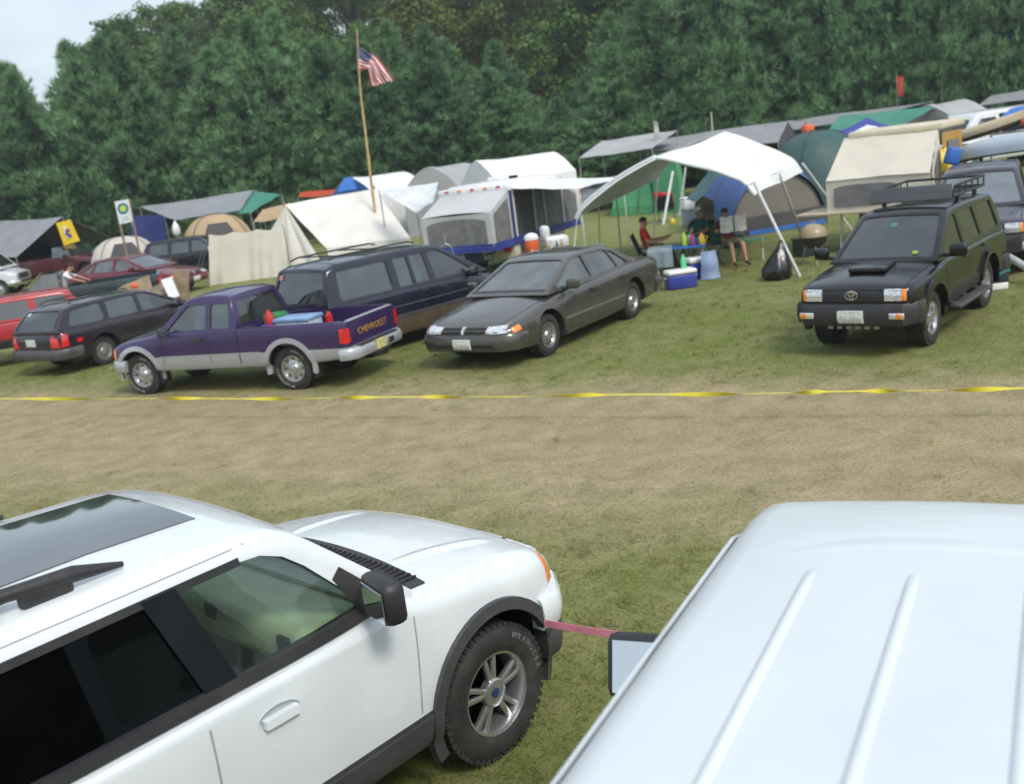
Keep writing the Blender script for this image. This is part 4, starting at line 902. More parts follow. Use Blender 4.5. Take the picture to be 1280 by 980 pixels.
# ---- dark wagon, rear towards the camera
def spec_wagon(pm, gm=None):
    r, wb = .32, 2.70; gm = gm or G_MIST
    P = dict(paint=pm, lower=M_BLACK, split=None, r=r, wb=wb, track=.80, tw=.205, arch=.375, rim='cap', nst=48,
        body=[(-2.42, .72, .42, .52, .84, .08, .03), (-2.36, .82, .34, .5, .92, .08, .03), (-2.0, .88, .27, .46, .95, .10, .02), (-1.2, .90, .24, .45, .95, .10, .02), (.6, .90, .22, .45, .92, .12, .02), (1.0, .90, .22, .45, .92, .15, .05), (1.7, .88, .24, .45, .84, .16, .06), (2.15, .82, .28, .45, .74, .13, .05), (2.30, .70, .34, .46, .66, .1, .03)],
        cavity=[(-2.1, .75, .68, .5)],
        green=dict(zl=.91, zr=1.44, wr=.62, wb0=.82, rc=.09, cr=.025, th=.04, keys=[(-2.38, .95, .76), (-2.20, 1.18, .79), (-2.02, 1.36, .81), (-1.75, 1.43, .82), (-.8, 1.45, .82), (-.1, 1.44, .82), (.15, 1.40, .82), (1.22, .92, .78)]),
        windows=[('z', [(1.10, -.68), (1.10, .68), (.24, .54), (.24, -.54)], .05, gm), ('y', [(-.15, .965), (-.12, 1.345), (.16, 1.33), (.90, .965)], [.04, .04, .12, .03], gm), ('y', [(-1.05, .97), (-.98, 1.345), (-.22, 1.35), (-.25, .965)], .04, gm), ('y', [(-2.05, 1.0), (-1.88, 1.31), (-1.10, 1.345), (-1.16, .975)], .09, gm), ('x-', [(-.66, .97), (.66, .97), (.56, 1.34), (-.56, 1.34)], .08, gm, .45)],
        details=[('number_plate', M_PLATE, 'x-', [(-.05, .66), (.25, .66), (.25, .81), (-.05, .81)], dict(off=.014, th=.04)), ('side_reflector', M_RED, 'y', [(-2.02, .66), (-1.88, .66), (-1.86, .74), (-1.98, .74)], dict(off=.006, th=.02)), ('side_moulding', M_BLACK, 'y', [(-.95, .48), (.95, .48), (.95, .53), (-.95, .53)], dict(nu=20, nv=1, off=.012, th=.03)), ('grille', M_DARK, 'x+', [(-.3, .56), (.3, .56), (.3, .64), (-.3, .64)], dict(off=.01, th=.04))],
        lamps2=[('tail_light', M_RED, 'x-', [(.56, .62), (.80, .62), (.76, .90), (.62, .90)], dict(off=.012, th=.05)), ('headlight', M_LAMP, 'x+', [(.4, .56), (.72, .56), (.68, .66), (.4, .66)], dict(off=.01, th=.04))],
        bumpers=[('rear_bumper', mat('dark grey bumper', (.06, .06, .065), .45, dirt=DUST, dirt_amt=.25), 'r', .36, .58, .08, .5, 0), ('front_bumper', pm, 'f', .30, .52, .05, .42, 0)],
        mirror=(.72, .84, 1.0, .95, M_BLACK), handles=[(.02, .81), (-1.0, .82)], seats=[(-.15, .86, .36, M_SEATG), (-1.0, .86, 0, M_SEATG)], dash=(.9, .84, .66, M_INTD, M_BLACK))
    seams(P, [(.82, .78), (-.20, -.20), (-1.08, -1.1)], .30, .92)
    return P
eggplant = paint('dark aubergine paint', (.020, .014, .022), .2, .34, .8, .22)
WH_ = R(58)
wagon, B, G = vehicle('station_wagon', 'dark aubergine estate car seen from behind, clutter at its rear window', 'estate car', place(135, 456, 0, -1.35, -.80, WH_, .94), WH_, spec_wagon(eggplant), .94)
for s in (1, -1):
    bm = bmesh.new(); patch(bm, B, 'y+' if s > 0 else 'y-', q2([(-2.36, .62), (-2.20, .62), (-2.18, .86), (-2.30, .90)]), 3, 3, .012, .03); mk('tail_light', bm, M_RED, wagon, smooth=50)
bm = bmesh.new()
for s in (-1, 1): tube(bm, [(-1.75, s*.50, 1.45), (-1.6, s*.50, 1.50), (-.3, s*.50, 1.505), (-.2, s*.50, 1.46)], .014, 8)
tube(bm, [(-1.5, -.5, 1.50), (-1.5, .5, 1.50)], .013, 8); tube(bm, [(-.7, -.5, 1.505), (-.7, .5, 1.505)], .013, 8)
mk('roof_rack', bm, M_BLACK, wagon, smooth=60)

# ---- red boxy SUV at the left edge
redp = paint('bright red paint', (.36, .010, .014), 0, .32, .9, .15)
Pr = spec_4x4(redp, 'steel', G_TINT)
Pr['green']['zr'] = 1.60; Pr['green']['zl'] = 1.06; Pr['green']['wr'] = .66
Pr['green']['keys'] = [(-2.30, 1.09, .78), (-2.18, 1.35, .79), (-2.02, 1.58, .80), (-1.8, 1.61, .81), (-1.0, 1.625, .81), (-.3, 1.62, .81), (.1, 1.58, .81), (.95, 1.08, .78)]
Pr['body'] = [(a, b, c, d, e-.06, f, g) for a, b, c, d, e, f, g in Pr['body']]
Pr['windows'] = [('z', [(.88, -.68), (.88, .68), (.17, .56), (.17, -.56)], .03, G_TINT), ('y', [(-.20, 1.11), (-.20, 1.51), (.12, 1.51), (.66, 1.11)], .03, G_TINT), ('y', [(-1.12, 1.11), (-1.08, 1.51), (-.32, 1.51), (-.32, 1.11)], .03, G_TINT), ('y', [(-2.02, 1.12), (-1.90, 1.50), (-1.24, 1.51), (-1.28, 1.11)], .03, G_TINT), ('x-', [(-.66, 1.12), (.66, 1.12), (.58, 1.50), (-.58, 1.50)], .04, G_TINT, .45)]
XH = R(203)
vehicle('suv', 'bright red boxy SUV cut off by the left edge behind the dark estate car', 'SUV', place(84, 361, 1.60, -2.02, .66, XH, .92), XH, Pr, .92)

# ---- the parked rows further back on the left
def far_pickup(name, label, pm, pxy, z, lx, ly, deg, s=1.0):
    P = spec_pickup(pm, pm, False, None, 'steel', False); h = R(deg)
    return vehicle(name, label, 'pickup truck', place(*pxy, z, lx, ly, h, s), h, P, s)
far_pickup('pickup_truck', 'dark teal pickup with a person at its bed, beyond the red SUV', paint('dark teal paint', (.018, .035, .042), .1, .34, .8, .15), (70, 337), 1.58, .0, .58, 196)
far_pickup('pickup_truck', 'maroon pickup parked in front of the grey tarp with the yellow banner', paint('maroon paint', (.085, .014, .022), .1, .34, .8, .2), (64, 306), 1.62, -.02, -.58, -14, 1.06)
P = spec_saloon(paint('wine red paint', (.13, .010, .022), .15, .34, .8, .2)); h = R(-22)
vehicle('sedan', 'wine red saloon with bright headlights, parked by the wooden panels', 'car', place(150, 319, 1.41, -.75, .3, h, 1.0), h, P, 1.0)
P = spec_4x4(paint('blue black paint', (.012, .014, .022), .1, .32, .8, .12), 'spider', G_MIST); h = R(-8)
dsuv = vehicle('suv', 'dark SUV with a white paper on its door, beside the canvas screen', 'SUV', place(190, 302, 1.76, -2.1, -.2, h, .90), h, P, .90)[0]
bm = bmesh.new(); box(bm, (.72, -.93, 1.20), (.24, .012, .24), None); mk('paper_note', bm, mat('white paper', (.8, .8, .8), .7), dsuv)
P = spec_wagon(paint('pale blue grey paint', (.20, .26, .29), .2, .34, .8, .2)); h = R(10)
vehicle('hatchback', 'pale blue-grey car, only its glass showing between maroon pickup and dark SUV', 'car', place(130, 304, 1.44, -1.7, -.3, h, 1.0), h, P, 1.0)
P = spec_van(); P['paint'] = paint('dull white paint', (.55, .57, .60), 0, .34, .8, .15); P['green'] = dict(P['green'], mat=P['paint']); h = R(4)
vehicle('van', 'white van whose nose pokes in at the left edge before the grey shelter', 'van', place(27, 338, 1.0, 2.5, 0, h, .95), h, P, .95)
P = spec_pickup(paint('dusty red paint', (.22, .020, .030), .1, .36, .7, .25), silver, False, None, 'steel', False); h = R(170)
vehicle('pickup_truck', 'red pickup glimpsed behind the green tent and white canopy', 'pickup truck', place(745, 222, 1.58, .2, .3, h, .86), h, P, .86)
P = spec_saloon(paint('off white paint', (.50, .50, .50), 0, .36, .7, .2)); h = R(200)
vehicle('sedan', 'whitish car half hidden behind the green tent', 'car', place(772, 241, .62, 0, .3, h, 1.0), h, P, 1.0)
P = spec_van(); P['paint'] = paint('white camper paint', (.66, .68, .70), 0, .34, .8, .1); P['green'] = dict(P['green'], mat=P['paint']); h = R(196)
vehicle('van', 'white camper van beyond the canoes at the upper right, under a grey awning', 'van', place(1224, 141, 2.0, 1.2, .7, h, 1.15), h, P, 1.15)
# ------------------------------------------------------------------ the camp
def cloth(name, col, trans=.12, rough=.85, var=.10, scale=1.5, bump=.25, dirt=(.25, .22, .17), da=.18): return mat(name, col, rough, var=var, scale=scale, bump=bump, bscale=25, dirt=dirt, dirt_amt=da, trans=trans)
C_WHITE = cloth('white vinyl cloth', (.82, .84, .85), .12, .6, da=.08)
C_CANVAS = cloth('natural canvas', (.78, .76, .70), .15, da=.10)
C_SCREEN = cloth('cream canvas', (.74, .71, .63), .15, da=.10)
C_GREY = cloth('grey tarpaulin', (.27, .28, .30), .06, .55)
C_GREYL = cloth('pale grey tarpaulin', (.40, .41, .42), .08, .6)
C_TAN = cloth('tan nylon', (.46, .34, .20), .12, .7)
C_GREEN = cloth('green nylon', (.10, .42, .20), .15, .6)
C_TEAL = cloth('sea green tarpaulin', (.06, .26, .19), .10, .5)
C_DTEAL = cloth('dark teal nylon', (.028, .085, .085), .08, .6)
C_BLUE = cloth('blue nylon', (.060, .13, .36), .10, .55)
C_RBLUE = cloth('royal blue nylon', (.03, .05, .30), .10, .55)
C_TARPB = cloth('bright blue tarpaulin', (.03, .15, .50), .10, .5)
C_NAVY = cloth('navy tarpaulin', (.015, .03, .16), .05, .5)
C_MESH = cloth('grey mesh screen', (.17, .17, .175), .05, .8, var=.25, scale=4)
C_DGREY = cloth('charcoal nylon', (.05, .05, .055), .03, .7)
C_YEL = cloth('yellow plastic', (.80, .58, .02), .05, .45)
C_ORANGE = cloth('orange plastic', (.75, .13, .03), .05, .4)
C_REDO = cloth('orange red tarpaulin', (.55, .08, .03), .1, .5)
M_POLE = mat('galvanised pole', (.42, .43, .44), .4, .6)
M_POLEW = mat('white painted pole', (.68, .69, .70), .45)
M_WOOD = mat('weathered wood', (.25, .19, .125), .8, var=.3, scale=4, bump=.3)
M_BAMBOO = mat('bamboo pole', (.46, .33, .15), .6, var=.3, scale=5)
M_ROPE = mat('white rope', (.55, .54, .48), .9)
M_SKIN = mat('skin', (.42, .22, .14), .55, var=.08)
M_BLUEP = mat('blue cooler plastic', (.025, .045, .30), .4, var=.1, dirt=(.2, .18, .15), dirt_amt=.15)
M_WHITEP = mat('white cooler plastic', (.74, .75, .76), .4, var=.05)
def pole(parent, a, b, r=.022, m=None, name='pole', pts=None):
    bm = bmesh.new(); tube(bm, pts or [a, b], r, 8); return mk(name, bm, m or M_POLE, parent, smooth=60)
def down(p, z=0.0): return V((p[0], p[1], z))
def panel(name, parent, A, B, C, D, m, sag=.05, wr=.012, n=14, seed=0, th=.008, dirn=(0, 0, -1)):
    bm = bmesh.new(); sheet(bm, quad(A, B, C, D, sag, wr, seed, dirn), n, n, th); return mk(name, bm, m, parent, smooth=80)
def local(o):   # put the thing's own Empty at loc while the parts keep their world coordinates
    return o
def thing(name, label, cat, at=(0, 0, 0), group=None): 
    # parts are modelled in world space; the Empty sits at the thing's foot and the parts are shifted back on parenting
    e = empty(name, (0, 0, 0), 0, label, cat, group); e['_at'] = tuple(at); return e
def settle():
    for e in list(SC.objects):
        if '_at' in e:
            at = V(e['_at'][:]); del e['_at']
            for c in e.children:
                if c.type == 'MESH' and c.data.users == 1: c.data.transform(Matrix.Translation(-at))
                else: c.location = V(c.location)-at
                for g in c.children:
                    if c.type == 'MESH' and c.data.users == 1: 
                        if g.type == 'MESH' and g.data.users == 1: g.data.transform(Matrix.Translation(-at))
                        else: g.location = V(g.location)-at
            e.location = at
def tarp(name, label, cat, P, m, poles=(), sag=.06, wr=.015, n=16, group=None, ropes=(), hem=None):
    P = [V(p) for p in P]; e = thing(name, label, cat, down(sum(P, V())/4), group)
    panel('tarp', e, *P, m, sag, wr, n, seed=len(label))
    for i in poles: pole(e, down(P[i]), P[i]+V((0, 0, .02)))
    for (i, d) in ropes: pole(e, P[i], V((P[i].x+d[0], P[i].y+d[1], 0)), .008, M_ROPE, 'guy_rope')
    return e
def gable(name, label, cat, ra, rb, w, ez, m, rise=1.0, wall=True, wr=.012, ends=True, mw=None, poles=False, rnd=.0, group=None):
    """ridge from ra to rb, half width w, eaves at ez; walls to the ground, or open on poles"""
    ra, rb = V(ra), V(rb); d = (rb-ra); d.z = 0; d.normalize(); nrm = V((d.y, -d.x, 0)); e = thing(name, label, cat, down((ra+rb)/2), group)
    L = (rb-ra)
    def roof(u, v):
        t = v*2-1; a = abs(t); p = ra+L*u+nrm*w*t
        f = a**(1+rnd); p.z = p.z*(1-f)+ez*f - .05*sin(pi*u)*(1-a)
        return p+V((0, 0, wr*(sin(9*u+4*v)+.5*sin(17*u-13*v))))
    bm = bmesh.new(); sheet(bm, roof, 14, 16, .008); mk('roof', bm, m, e, smooth=80)
    mw = mw or m
    if wall:
        for s in (-1, 1):
            panel('side_wall', e, down(ra+nrm*w*s), down(rb+nrm*w*s), rb*1+nrm*w*s+V((0, 0, ez-rb.z)), ra+nrm*w*s+V((0, 0, ez-ra.z)), mw, .02, .01, 10, s+2, dirn=nrm*s)
    if ends:
        for c in (ra, rb):
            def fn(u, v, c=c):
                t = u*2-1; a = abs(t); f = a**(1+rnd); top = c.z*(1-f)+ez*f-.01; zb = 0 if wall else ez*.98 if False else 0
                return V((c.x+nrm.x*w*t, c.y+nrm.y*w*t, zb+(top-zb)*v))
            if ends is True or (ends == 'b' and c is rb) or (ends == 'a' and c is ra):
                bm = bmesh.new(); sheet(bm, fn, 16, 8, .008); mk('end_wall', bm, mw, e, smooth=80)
    if poles:
        for c in (ra, rb):
            for s in (-1, 1): q = c+nrm*w*s; q.z = ez; pole(e, down(q), q)
            pole(e, down(c), c)
    return e
def dome(name, label, cat, c, rx, ry, h, m, rot=0., mw=None, door=True, sq=2.2, group=None, band=None):
    """dome tent: squarish foot, bowed sides, lower band and a dark doorway sheet"""
    e = empty(name, c, rot, label, cat, group)
    def fn(u, v, k=1.0):
        a = 2*pi*u; ca, sa = cos(a), sin(a); f = 1/((abs(ca)**sq+abs(sa)**sq)**(1/sq)); r = cos(pi/2*v)**.72; zz = h*sin(pi/2*v)**.9
        return V((rx*f*ca*r*k, ry*f*sa*r*k, zz*k+.004*sin(30*u)))
    bm = bmesh.new(); n, q = 40, 12
    rings = [[bm.verts.new(fn(i/n, j/q)) for i in range(n)] for j in range(q)]; top = bm.verts.new((0, 0, h))
    for A, B_ in zip(rings, rings[1:]):
        for i in range(n): bm.faces.new((A[i], A[(i+1) % n], B_[(i+1) % n], B_[i]))
    for i in range(n): bm.faces.new((rings[-1][i], rings[-1][(i+1) % n], top))
    mk('flysheet', bm, m, e, smooth=80)
    if door:
        bm = bmesh.new()
        def dr(u, v):
            a0 = -pi/2+(u-.5)*1.25*(1-.45*v); p = fn((a0/(2*pi)) % 1, v*.62, 1.012); return p
        sheet(bm, dr, 10, 10, .01); mk('dark_doorway', bm, mw or C_DGREY, e, smooth=80)
    bm = bmesh.new()
    for a in (pi/4, 3*pi/4):
        tube(bm, [fn(((a+(0 if t < .5 else pi))/(2*pi)) % 1, (t*2 if t < .5 else 2-2*t)*.999, 1.015) for t in np.linspace(0, 1, 21)], .012, 6)
    mk('tent_pole', bm, C_DGREY, e, smooth=60)
    return e

# ---- grey tarp shelter with yellow banner, far left
ra = gy(78, 271, 47); rb = V((ra.x-5.2, 51.5, 3.05))
e = gable('tarp_shelter', 'grey peaked tarp shelter with dark inside, at the far left below the pines', 'shelter', ra, rb, 2.5, 1.40, C_GREY, wall=False, ends='b', mw=cloth('shelter inside shade', (.03, .03, .032), .0), poles=True)  # back sheet added and coloured near-black for the shade inside
d_ = V((rb.x-ra.x, rb.y-ra.y, 0)).normalized()
A_, B2, C2_, D_ = [gy(x, y, 46.6) for x, y in ((80, 307), (100, 301), (88, 274), (70, 279))]
e = thing('banner', 'yellow banner with dark purple lettering hung in the grey shelter', 'banner', down(A_))
panel('banner_cloth', e, A_, B2, C2_, D_, C_YEL, .0, .004, 8, dirn=(0, 1, 0))
bm = bmesh.new(); pr = mat('purple print', (.10, .06, .28), .6); wh = mat('white print', (.75, .75, .75), .6)
ax = (C2_-B2).normalized(); ay = (A_-B2).normalized(); cc = (A_+B2+C2_+D_)/4+V((0, -.02, 0))
for k, (o1, o2, s1, s2, mi) in enumerate(((.22, .05, .16, .16, 1), (.08, -.05, .14, .20, 0), (-.05, .04, .15, .18, 0), (-.18, -.03, .18, .20, 0), (.02, .12, .10, .06, 1), (-.22, .10, .08, .08, 1))):
    q = cc+ax*o1+ay*o2; prism(bm, [q+ax*s1*.5*a+ay*s2*.5*c for a, c in ((-1, -.7), (.8, -1), (1, .8), (-.7, 1))], (0, -.003, 0), (0, -.012-.001*k, 0), mi)
mk('print', bm, [pr, wh], e)

# ---- white sign on two wooden legs
P4 = [gy(x, y, 40) for x, y in ((149.5, 280.5), (166, 277), (160.5, 249), (143, 252))]
e = thing('sign', 'white sign with blue-green ring and yellow-green disc on two wooden legs', 'sign', down(P4[0]))
bm = bmesh.new(); prism(bm, P4, (0, 0, 0), (0, .03, 0)); mk('sign_board', bm, mat('white sign board', (.66, .70, .72), .5), e)
ex = (P4[1]-P4[0]).normalized(); ey = (P4[3]-P4[0]).normalized(); c0 = (P4[0]+P4[1])/2*.36+(P4[2]+P4[3])/2*.64
def disc(r0, r1, off, m, nm, oval=1.0):
    bm = bmesh.new(); ring = []
    for k in range(28):
        a = 2*pi*k/28; ring.append((c0+(ex*cos(a)+ey*sin(a)*oval)*r1+V((0, off, 0)), c0+(ex*cos(a)+ey*sin(a)*oval)*max(r0, .001)+V((0, off, 0))))
    vs = [(bm.verts.new(a), bm.verts.new(c)) for a, c in ring]; v2 = [(bm.verts.new(a+V((0, .008, 0))), bm.verts.new(c+V((0, .008, 0)))) for a, c in ring]
    for k in range(28):
        a, c = vs[k], vs[(k+1) % 28]; A, C = v2[k], v2[(k+1) % 28]
        bm.faces.new((a[0], c[0], c[1], a[1])); bm.faces.new((A[0], A[1], C[1], C[0])); bm.faces.new((a[0], A[0], C[0], c[0])); bm.faces.new((a[1], c[1], C[1], A[1]))
    mk(nm, bm, m, e)
disc(.125, .215, -.012, mat('blue green print', (.02, .17, .26), .5), 'ring_emblem'); disc(0, .118, -.012, mat('yellow green print', (.50, .62, .06), .5), 'disc_emblem')
bm = bmesh.new()
for k in range(3): prism(bm, [P4[0]+ex*(.12+.02*k)+ey*(.10+.055*k), P4[0]+ex*(.44-.03*k)+ey*(.10+.055*k), P4[0]+ex*(.44-.03*k)+ey*(.125+.055*k), P4[0]+ex*(.12+.02*k)+ey*(.125+.055*k)], (0, -.002, 0), (0, -.008, 0))
mk('print', bm, mat('pale blue print', (.30, .50, .62), .6), e)
for i, j in ((3, 0), (2, 1)):
    t = P4[i]; b_ = P4[j]; dn = (b_-t).normalized(); pole(e, t+V((0, .05, 0)), t+dn*(t.z/abs(dn.z))+V((0, .05, 0)), .045, M_WOOD, 'leg')

# ---- wide grey tarp with green end, blue wall and white lantern
P4 = [gy(219, 275, 44), gy(300, 263, 44), gy(317, 238, 48), gy(175, 259, 48)]
e = tarp('tarp_shelter', 'wide dark grey lean-to tarp in front of the pines, left of the flagpole', 'shelter', P4, C_GREY, (0, 1, 2, 3), .1)
P4 = [gy(278, 266, 44.3), gy(313, 266, 43.5), gy(352, 243, 46.5), gy(318, 239, 48.2)]
tarp('tarp', 'small sea-green tarp at the right end of the wide grey tarp', 'tarp', P4, C_TEAL, (1, 2), .06)
P4 = [gy(160, 303, 46), gy(205, 299, 45.5), gy(205, 268, 45.5), gy(163, 270, 46)]
for q in P4[:2]: q.z = 0
e = thing('tarp_wall', 'navy blue tarp wall hanging behind the white sign', 'tarp', down(P4[0])); panel('cloth', e, *P4, C_NAVY, .05, .03, 14, dirn=(0, -1, 0))
for i in (2, 3): pole(e, down(P4[i]), P4[i])
c = gy(220, 286, 43.6)
bm = bmesh.new(); lathe(bm, [(.02, .34), (.05, .28), (.14, .12), (.17, -.05), (.15, -.22), (.06, -.30), (0, -.31)], 14, 'z', c); o = mk('hanging_bag', bm, mat('white plastic bag', (.72, .73, .74), .4, bump=.4, bscale=9), smooth=50)
tag(o, 'white plastic bag hanging from the corner of the wide grey tarp', 'bag')
bm = bmesh.new(); tube(bm, [c+V((0, 0, .33)), gy(219, 276, 43.9)], .012, 6); mk('cord', bm, M_ROPE, o)
# pale rounded tent behind the sign legs
dome('dome_tent', 'pale rounded tent glimpsed behind the legs of the white sign', 'tent', down(gy(150, 292, 43.5)), 1.5, 1.2, 1.75, cloth('pale nylon', (.55, .52, .47), .1), .4, C_DGREY)

# ---- tan shelters
c = gy(270, 285, 41)
e = dome('dome_tent', 'tan dome tent with dark arched front, left of the cream canvas screen', 'tent', down(c), 1.55, 1.4, 2.22, C_TAN, .35, C_DGREY, True, 2.6)  # charcoal door sheet painted in for the shade inside the arch opening
P4 = [gy(317, 278, 41.5), gy(350, 274, 41.5), gy(362, 254, 43.5), gy(328, 262, 43.5)]
tarp('tarp', 'small tan tarp just left of the white canvas wedge tent', 'tarp', P4, C_TAN, (0, 1, 2, 3), .05)

# ---- canvas screen with folds, and the white wedge tent
A_, B2 = gz(262, 357, 0), gz(352, 345, 0); At = gy(261, 293, A_.y); Bt = gy(352, 283, B2.y)
e = thing('canvas_screen', 'cream canvas privacy screen with hanging folds beside the white tent', 'canvas screen', A_)
def scr(u, v):
    p = A_.lerp(B2, u)*(1-v)+At.lerp(Bt, u)*v
    f = .030*sin(u*34+2*sin(u*9)+.9*sin(v*3))*(1-.5*v)+.05*sin(u*15+2*sin(u*4)+2)*(1-v*.3)
    p += V((.25, -1, 0))*f; p.z -= .10*v*sin(pi*((u*3) % 1))*.8
    return p
bm = bmesh.new(); sheet(bm, scr, 80, 12, .008); mk('canvas', bm, C_SCREEN, e, smooth=80)
for t in (0, .36, .70, 1): q = At.lerp(Bt, t); q = q+V((.03, .12, 0)); pole(e, down(q), q+V((0, 0, .06)), .018, M_WOOD)
pole(e, At, gz(240, 352, 0), .009, M_ROPE, 'guy_rope'); pole(e, At+V((0, 0, -.1)), gz(248, 349, 0), .009, M_ROPE, 'guy_rope')
R0, R1 = gy(356, 256, 37), gy(468, 236, 37.5)
e0, e1 = gy(409, 311, 34.4), gy(513, 297, 34.0)
e = thing('wedge_tent', 'large white canvas wedge tent behind the navy minivan', 'tent', down(R0.lerp(R1, .5)))
panel('front_slope', e, e0, e1, R1, R0, C_CANVAS, .10, .012, 18)
b0, b1 = R0*2-e0, R1*2-e1; b0.z, b1.z = e0.z, e1.z
panel('rear_slope', e, R0, R1, b1, b0, C_CANVAS, .10, .012, 14)
panel('front_wall', e, down(e0+V((0, -.05, 0))), down(e1+V((0, -.05, 0))), e1, e0, C_CANVAS, .02, .01, 10, dirn=(0, -1, 0))
def gab(u, v):   # left end: canvas gathered into folds from the ridge end
    base = down(e0).lerp(down(b0)+V((-.4, 0, 0)), u); base += V((-1.1*sin(pi*u)**.8-.1, 0, 0)); top = (R0+V((-.03, 0, -.03))).lerp(R0+V((0, .1, -.05)), u)
    if u < .02: top = R0
    p = base.lerp(top, v**.9); p += V((-.09*sin(u*44)*(1-v), -.06*cos(u*44)*(1-v), 0)); return p
bm = bmesh.new(); sheet(bm, gab, 60, 12, .008); mk('end_wall', bm, C_SCREEN, e, smooth=80)
def gab2(u, v): base = down(e1).lerp(down(b1), u); return base.lerp(R1.lerp(e1, 0)*1.0, v) if v > .3 else base.lerp(R1, v)
bm = bmesh.new(); sheet(bm, gab2, 12, 10, .008); mk('end_wall', bm, C_CANVAS, e, smooth=80)
pole(e, down(R0), R0+V((0, 0, .12)), .03, M_WOOD); pole(e, down(R1), R1+V((0, 0, .12)), .03, M_WOOD)

# ---- flagpole with the flag
pp = [gy(x, y, 36.0) for x, y in ((446, 36), (448, 80), (451, 120), (457, 168), (463, 220))]; foot = down(pp[-1]+(pp[-1]-pp[-2])*1.2); pp.append(foot)
e = thing('flagpole', 'tall slightly bent bamboo flagpole rising over the white tents', 'flagpole', foot)
bm = bmesh.new(); tube(bm, pp, [.022, .032, .036, .042, .05, .055], 8); mk('pole', bm, M_BAMBOO, e, smooth=60)
bm = bmesh.new()
for i in range(len(pp)-1):
    for t in (.2, .6): tube(bm, [pp[i].lerp(pp[i+1], t)+V((0, 0, .012)), pp[i].lerp(pp[i+1], t)-V((0, 0, .012))], .05+.004*i, 8)
mk('node_rings', bm, M_BAMBOO, e)
M_FLAG, nt, b = nodes('stars and stripes'); L = nt.links
uv = N(nt, 'ShaderNodeUVMap'); sp = N(nt, 'ShaderNodeSeparateXYZ'); L.new(uv.outputs[0], sp.inputs[0])
def mth(op, a, c=None):
    n = N(nt, 'ShaderNodeMath', operation=op)
    for i, v in enumerate((a, c)):
        if v is None: continue
        if isinstance(v, (int, float)): n.inputs[i].default_value = v
        else: L.new(v, n.inputs[i])
    return n.outputs[0]
U, Vv = sp.outputs[0], sp.outputs[1]
stripe = mth('GREATER_THAN', mth('FRACT', mth('MULTIPLY', mth('ADD', Vv, 1/13), 6.5)), .5)
canton = mth('MULTIPLY', mth('LESS_THAN', U, .40), mth('GREATER_THAN', Vv, 6/13))
su = mth('ABSOLUTE', mth('SUBTRACT', mth('FRACT', mth('MULTIPLY', U, 15)), .5)); sv = mth('ABSOLUTE', mth('SUBTRACT', mth('FRACT', mth('MULTIPLY', mth('SUBTRACT', Vv, 6/13), 9.3)), .5))
star = mth('LESS_THAN', mth('ADD', su, sv), .28)
def mixc(f, a, c):
    n = N(nt, 'ShaderNodeMix', data_type='RGBA'); L.new(f, n.inputs[0])
    for i, q in ((6, a), (7, c)):
        if isinstance(q, tuple): n.inputs[i].default_value = q
        else: L.new(q, n.inputs[i])
    return n.outputs[2]
col = mixc(canton, mixc(stripe, (.68, .66, .66, 1), (.48, .05, .07, 1)), mixc(star, (.020, .035, .16, 1), (.6, .6, .62, 1)))
L.new(col, b.inputs['Base Color']); b.inputs['Roughness'].default_value = .8
tp = [gy(x, y, yy) for x, y, yy in ((447.5, 57, 35.95), (458, 64, 35.8), (470, 71, 36.1), (483, 87, 35.85), (493, 100, 36.0))]
bt = [gy(x, y, yy) for x, y, yy in ((448.5, 87, 35.95), (455, 88, 36.15), (460, 86, 35.75), (464, 107, 36.1), (466, 108, 35.9))]
def along(Ls, t):
    n = len(Ls)-1; i = min(int(t*n), n-1); return Ls[i].lerp(Ls[i+1], t*n-i)
def flag(u, v):
    p = along(bt, u).lerp(along(tp, u), v); return p+V((0, .10*sin(v*16+u*6)*u, .02*sin(v*20)*u))
bm = bmesh.new(); sheet(bm, flag, 40, 39, .006); o = mk('flag', bm, M_FLAG, smooth=80)
tag(o, 'stars and stripes flag drooping from the bamboo flagpole', 'flag')

# ---- tents and tarps behind the canvas tent
tarp('tarp', 'orange-red tarp strip beyond the white wedge tent', 'tarp', [gy(372, 247, 48), gy(424, 243, 48), gy(426, 236, 50), gy(376, 240, 50)], C_REDO, (0, 1, 2, 3), .03)
e = gable('cabin_tent', 'white cabin tent with blue left end, right of the flagpole', 'tent', gy(436, 222, 47), gy(503, 214, 50), 1.5, 2.0, C_WHITE, rnd=.5)
for o in e.children:
    if o.name.startswith('end_wall') : o.data.materials[0] = C_TARPB; break
panel('blue_fly', e, gy(421, 240, 45.6), gy(446, 236, 45.4), gy(441, 221, 46.9), gy(430, 223, 46.9), C_TARPB, .03, .01, 8)
gable('cabin_tent', 'small pale grey tent between the blue-ended tent and the long white one', 'tent', gy(534, 209, 45), gy(580, 203, 49), 1.35, 1.95, C_GREYL, rnd=.6)
e = gable('marquee_tent', 'long white ridged marquee behind the pop-up camper', 'tent', gy(594, 201, 40), gy(692, 189, 42), 1.35, 2.1, C_WHITE, rnd=.35)
o = panel('window_flap', e, gy(692, 216, 42.4), gy(697, 215, 42.4), gy(697, 206, 42.4), gy(692, 207, 42.4), C_MESH, 0, .0, 3)
e = tarp('tarp', 'white tarp sloping between the wedge tent and the pop-up camper', 'tarp', [gy(521, 266, 30.5), gy(541, 252, 29.5), gy(548, 228, 32), gy(474, 238, 35)], C_WHITE, (0, 3, 2), .12)

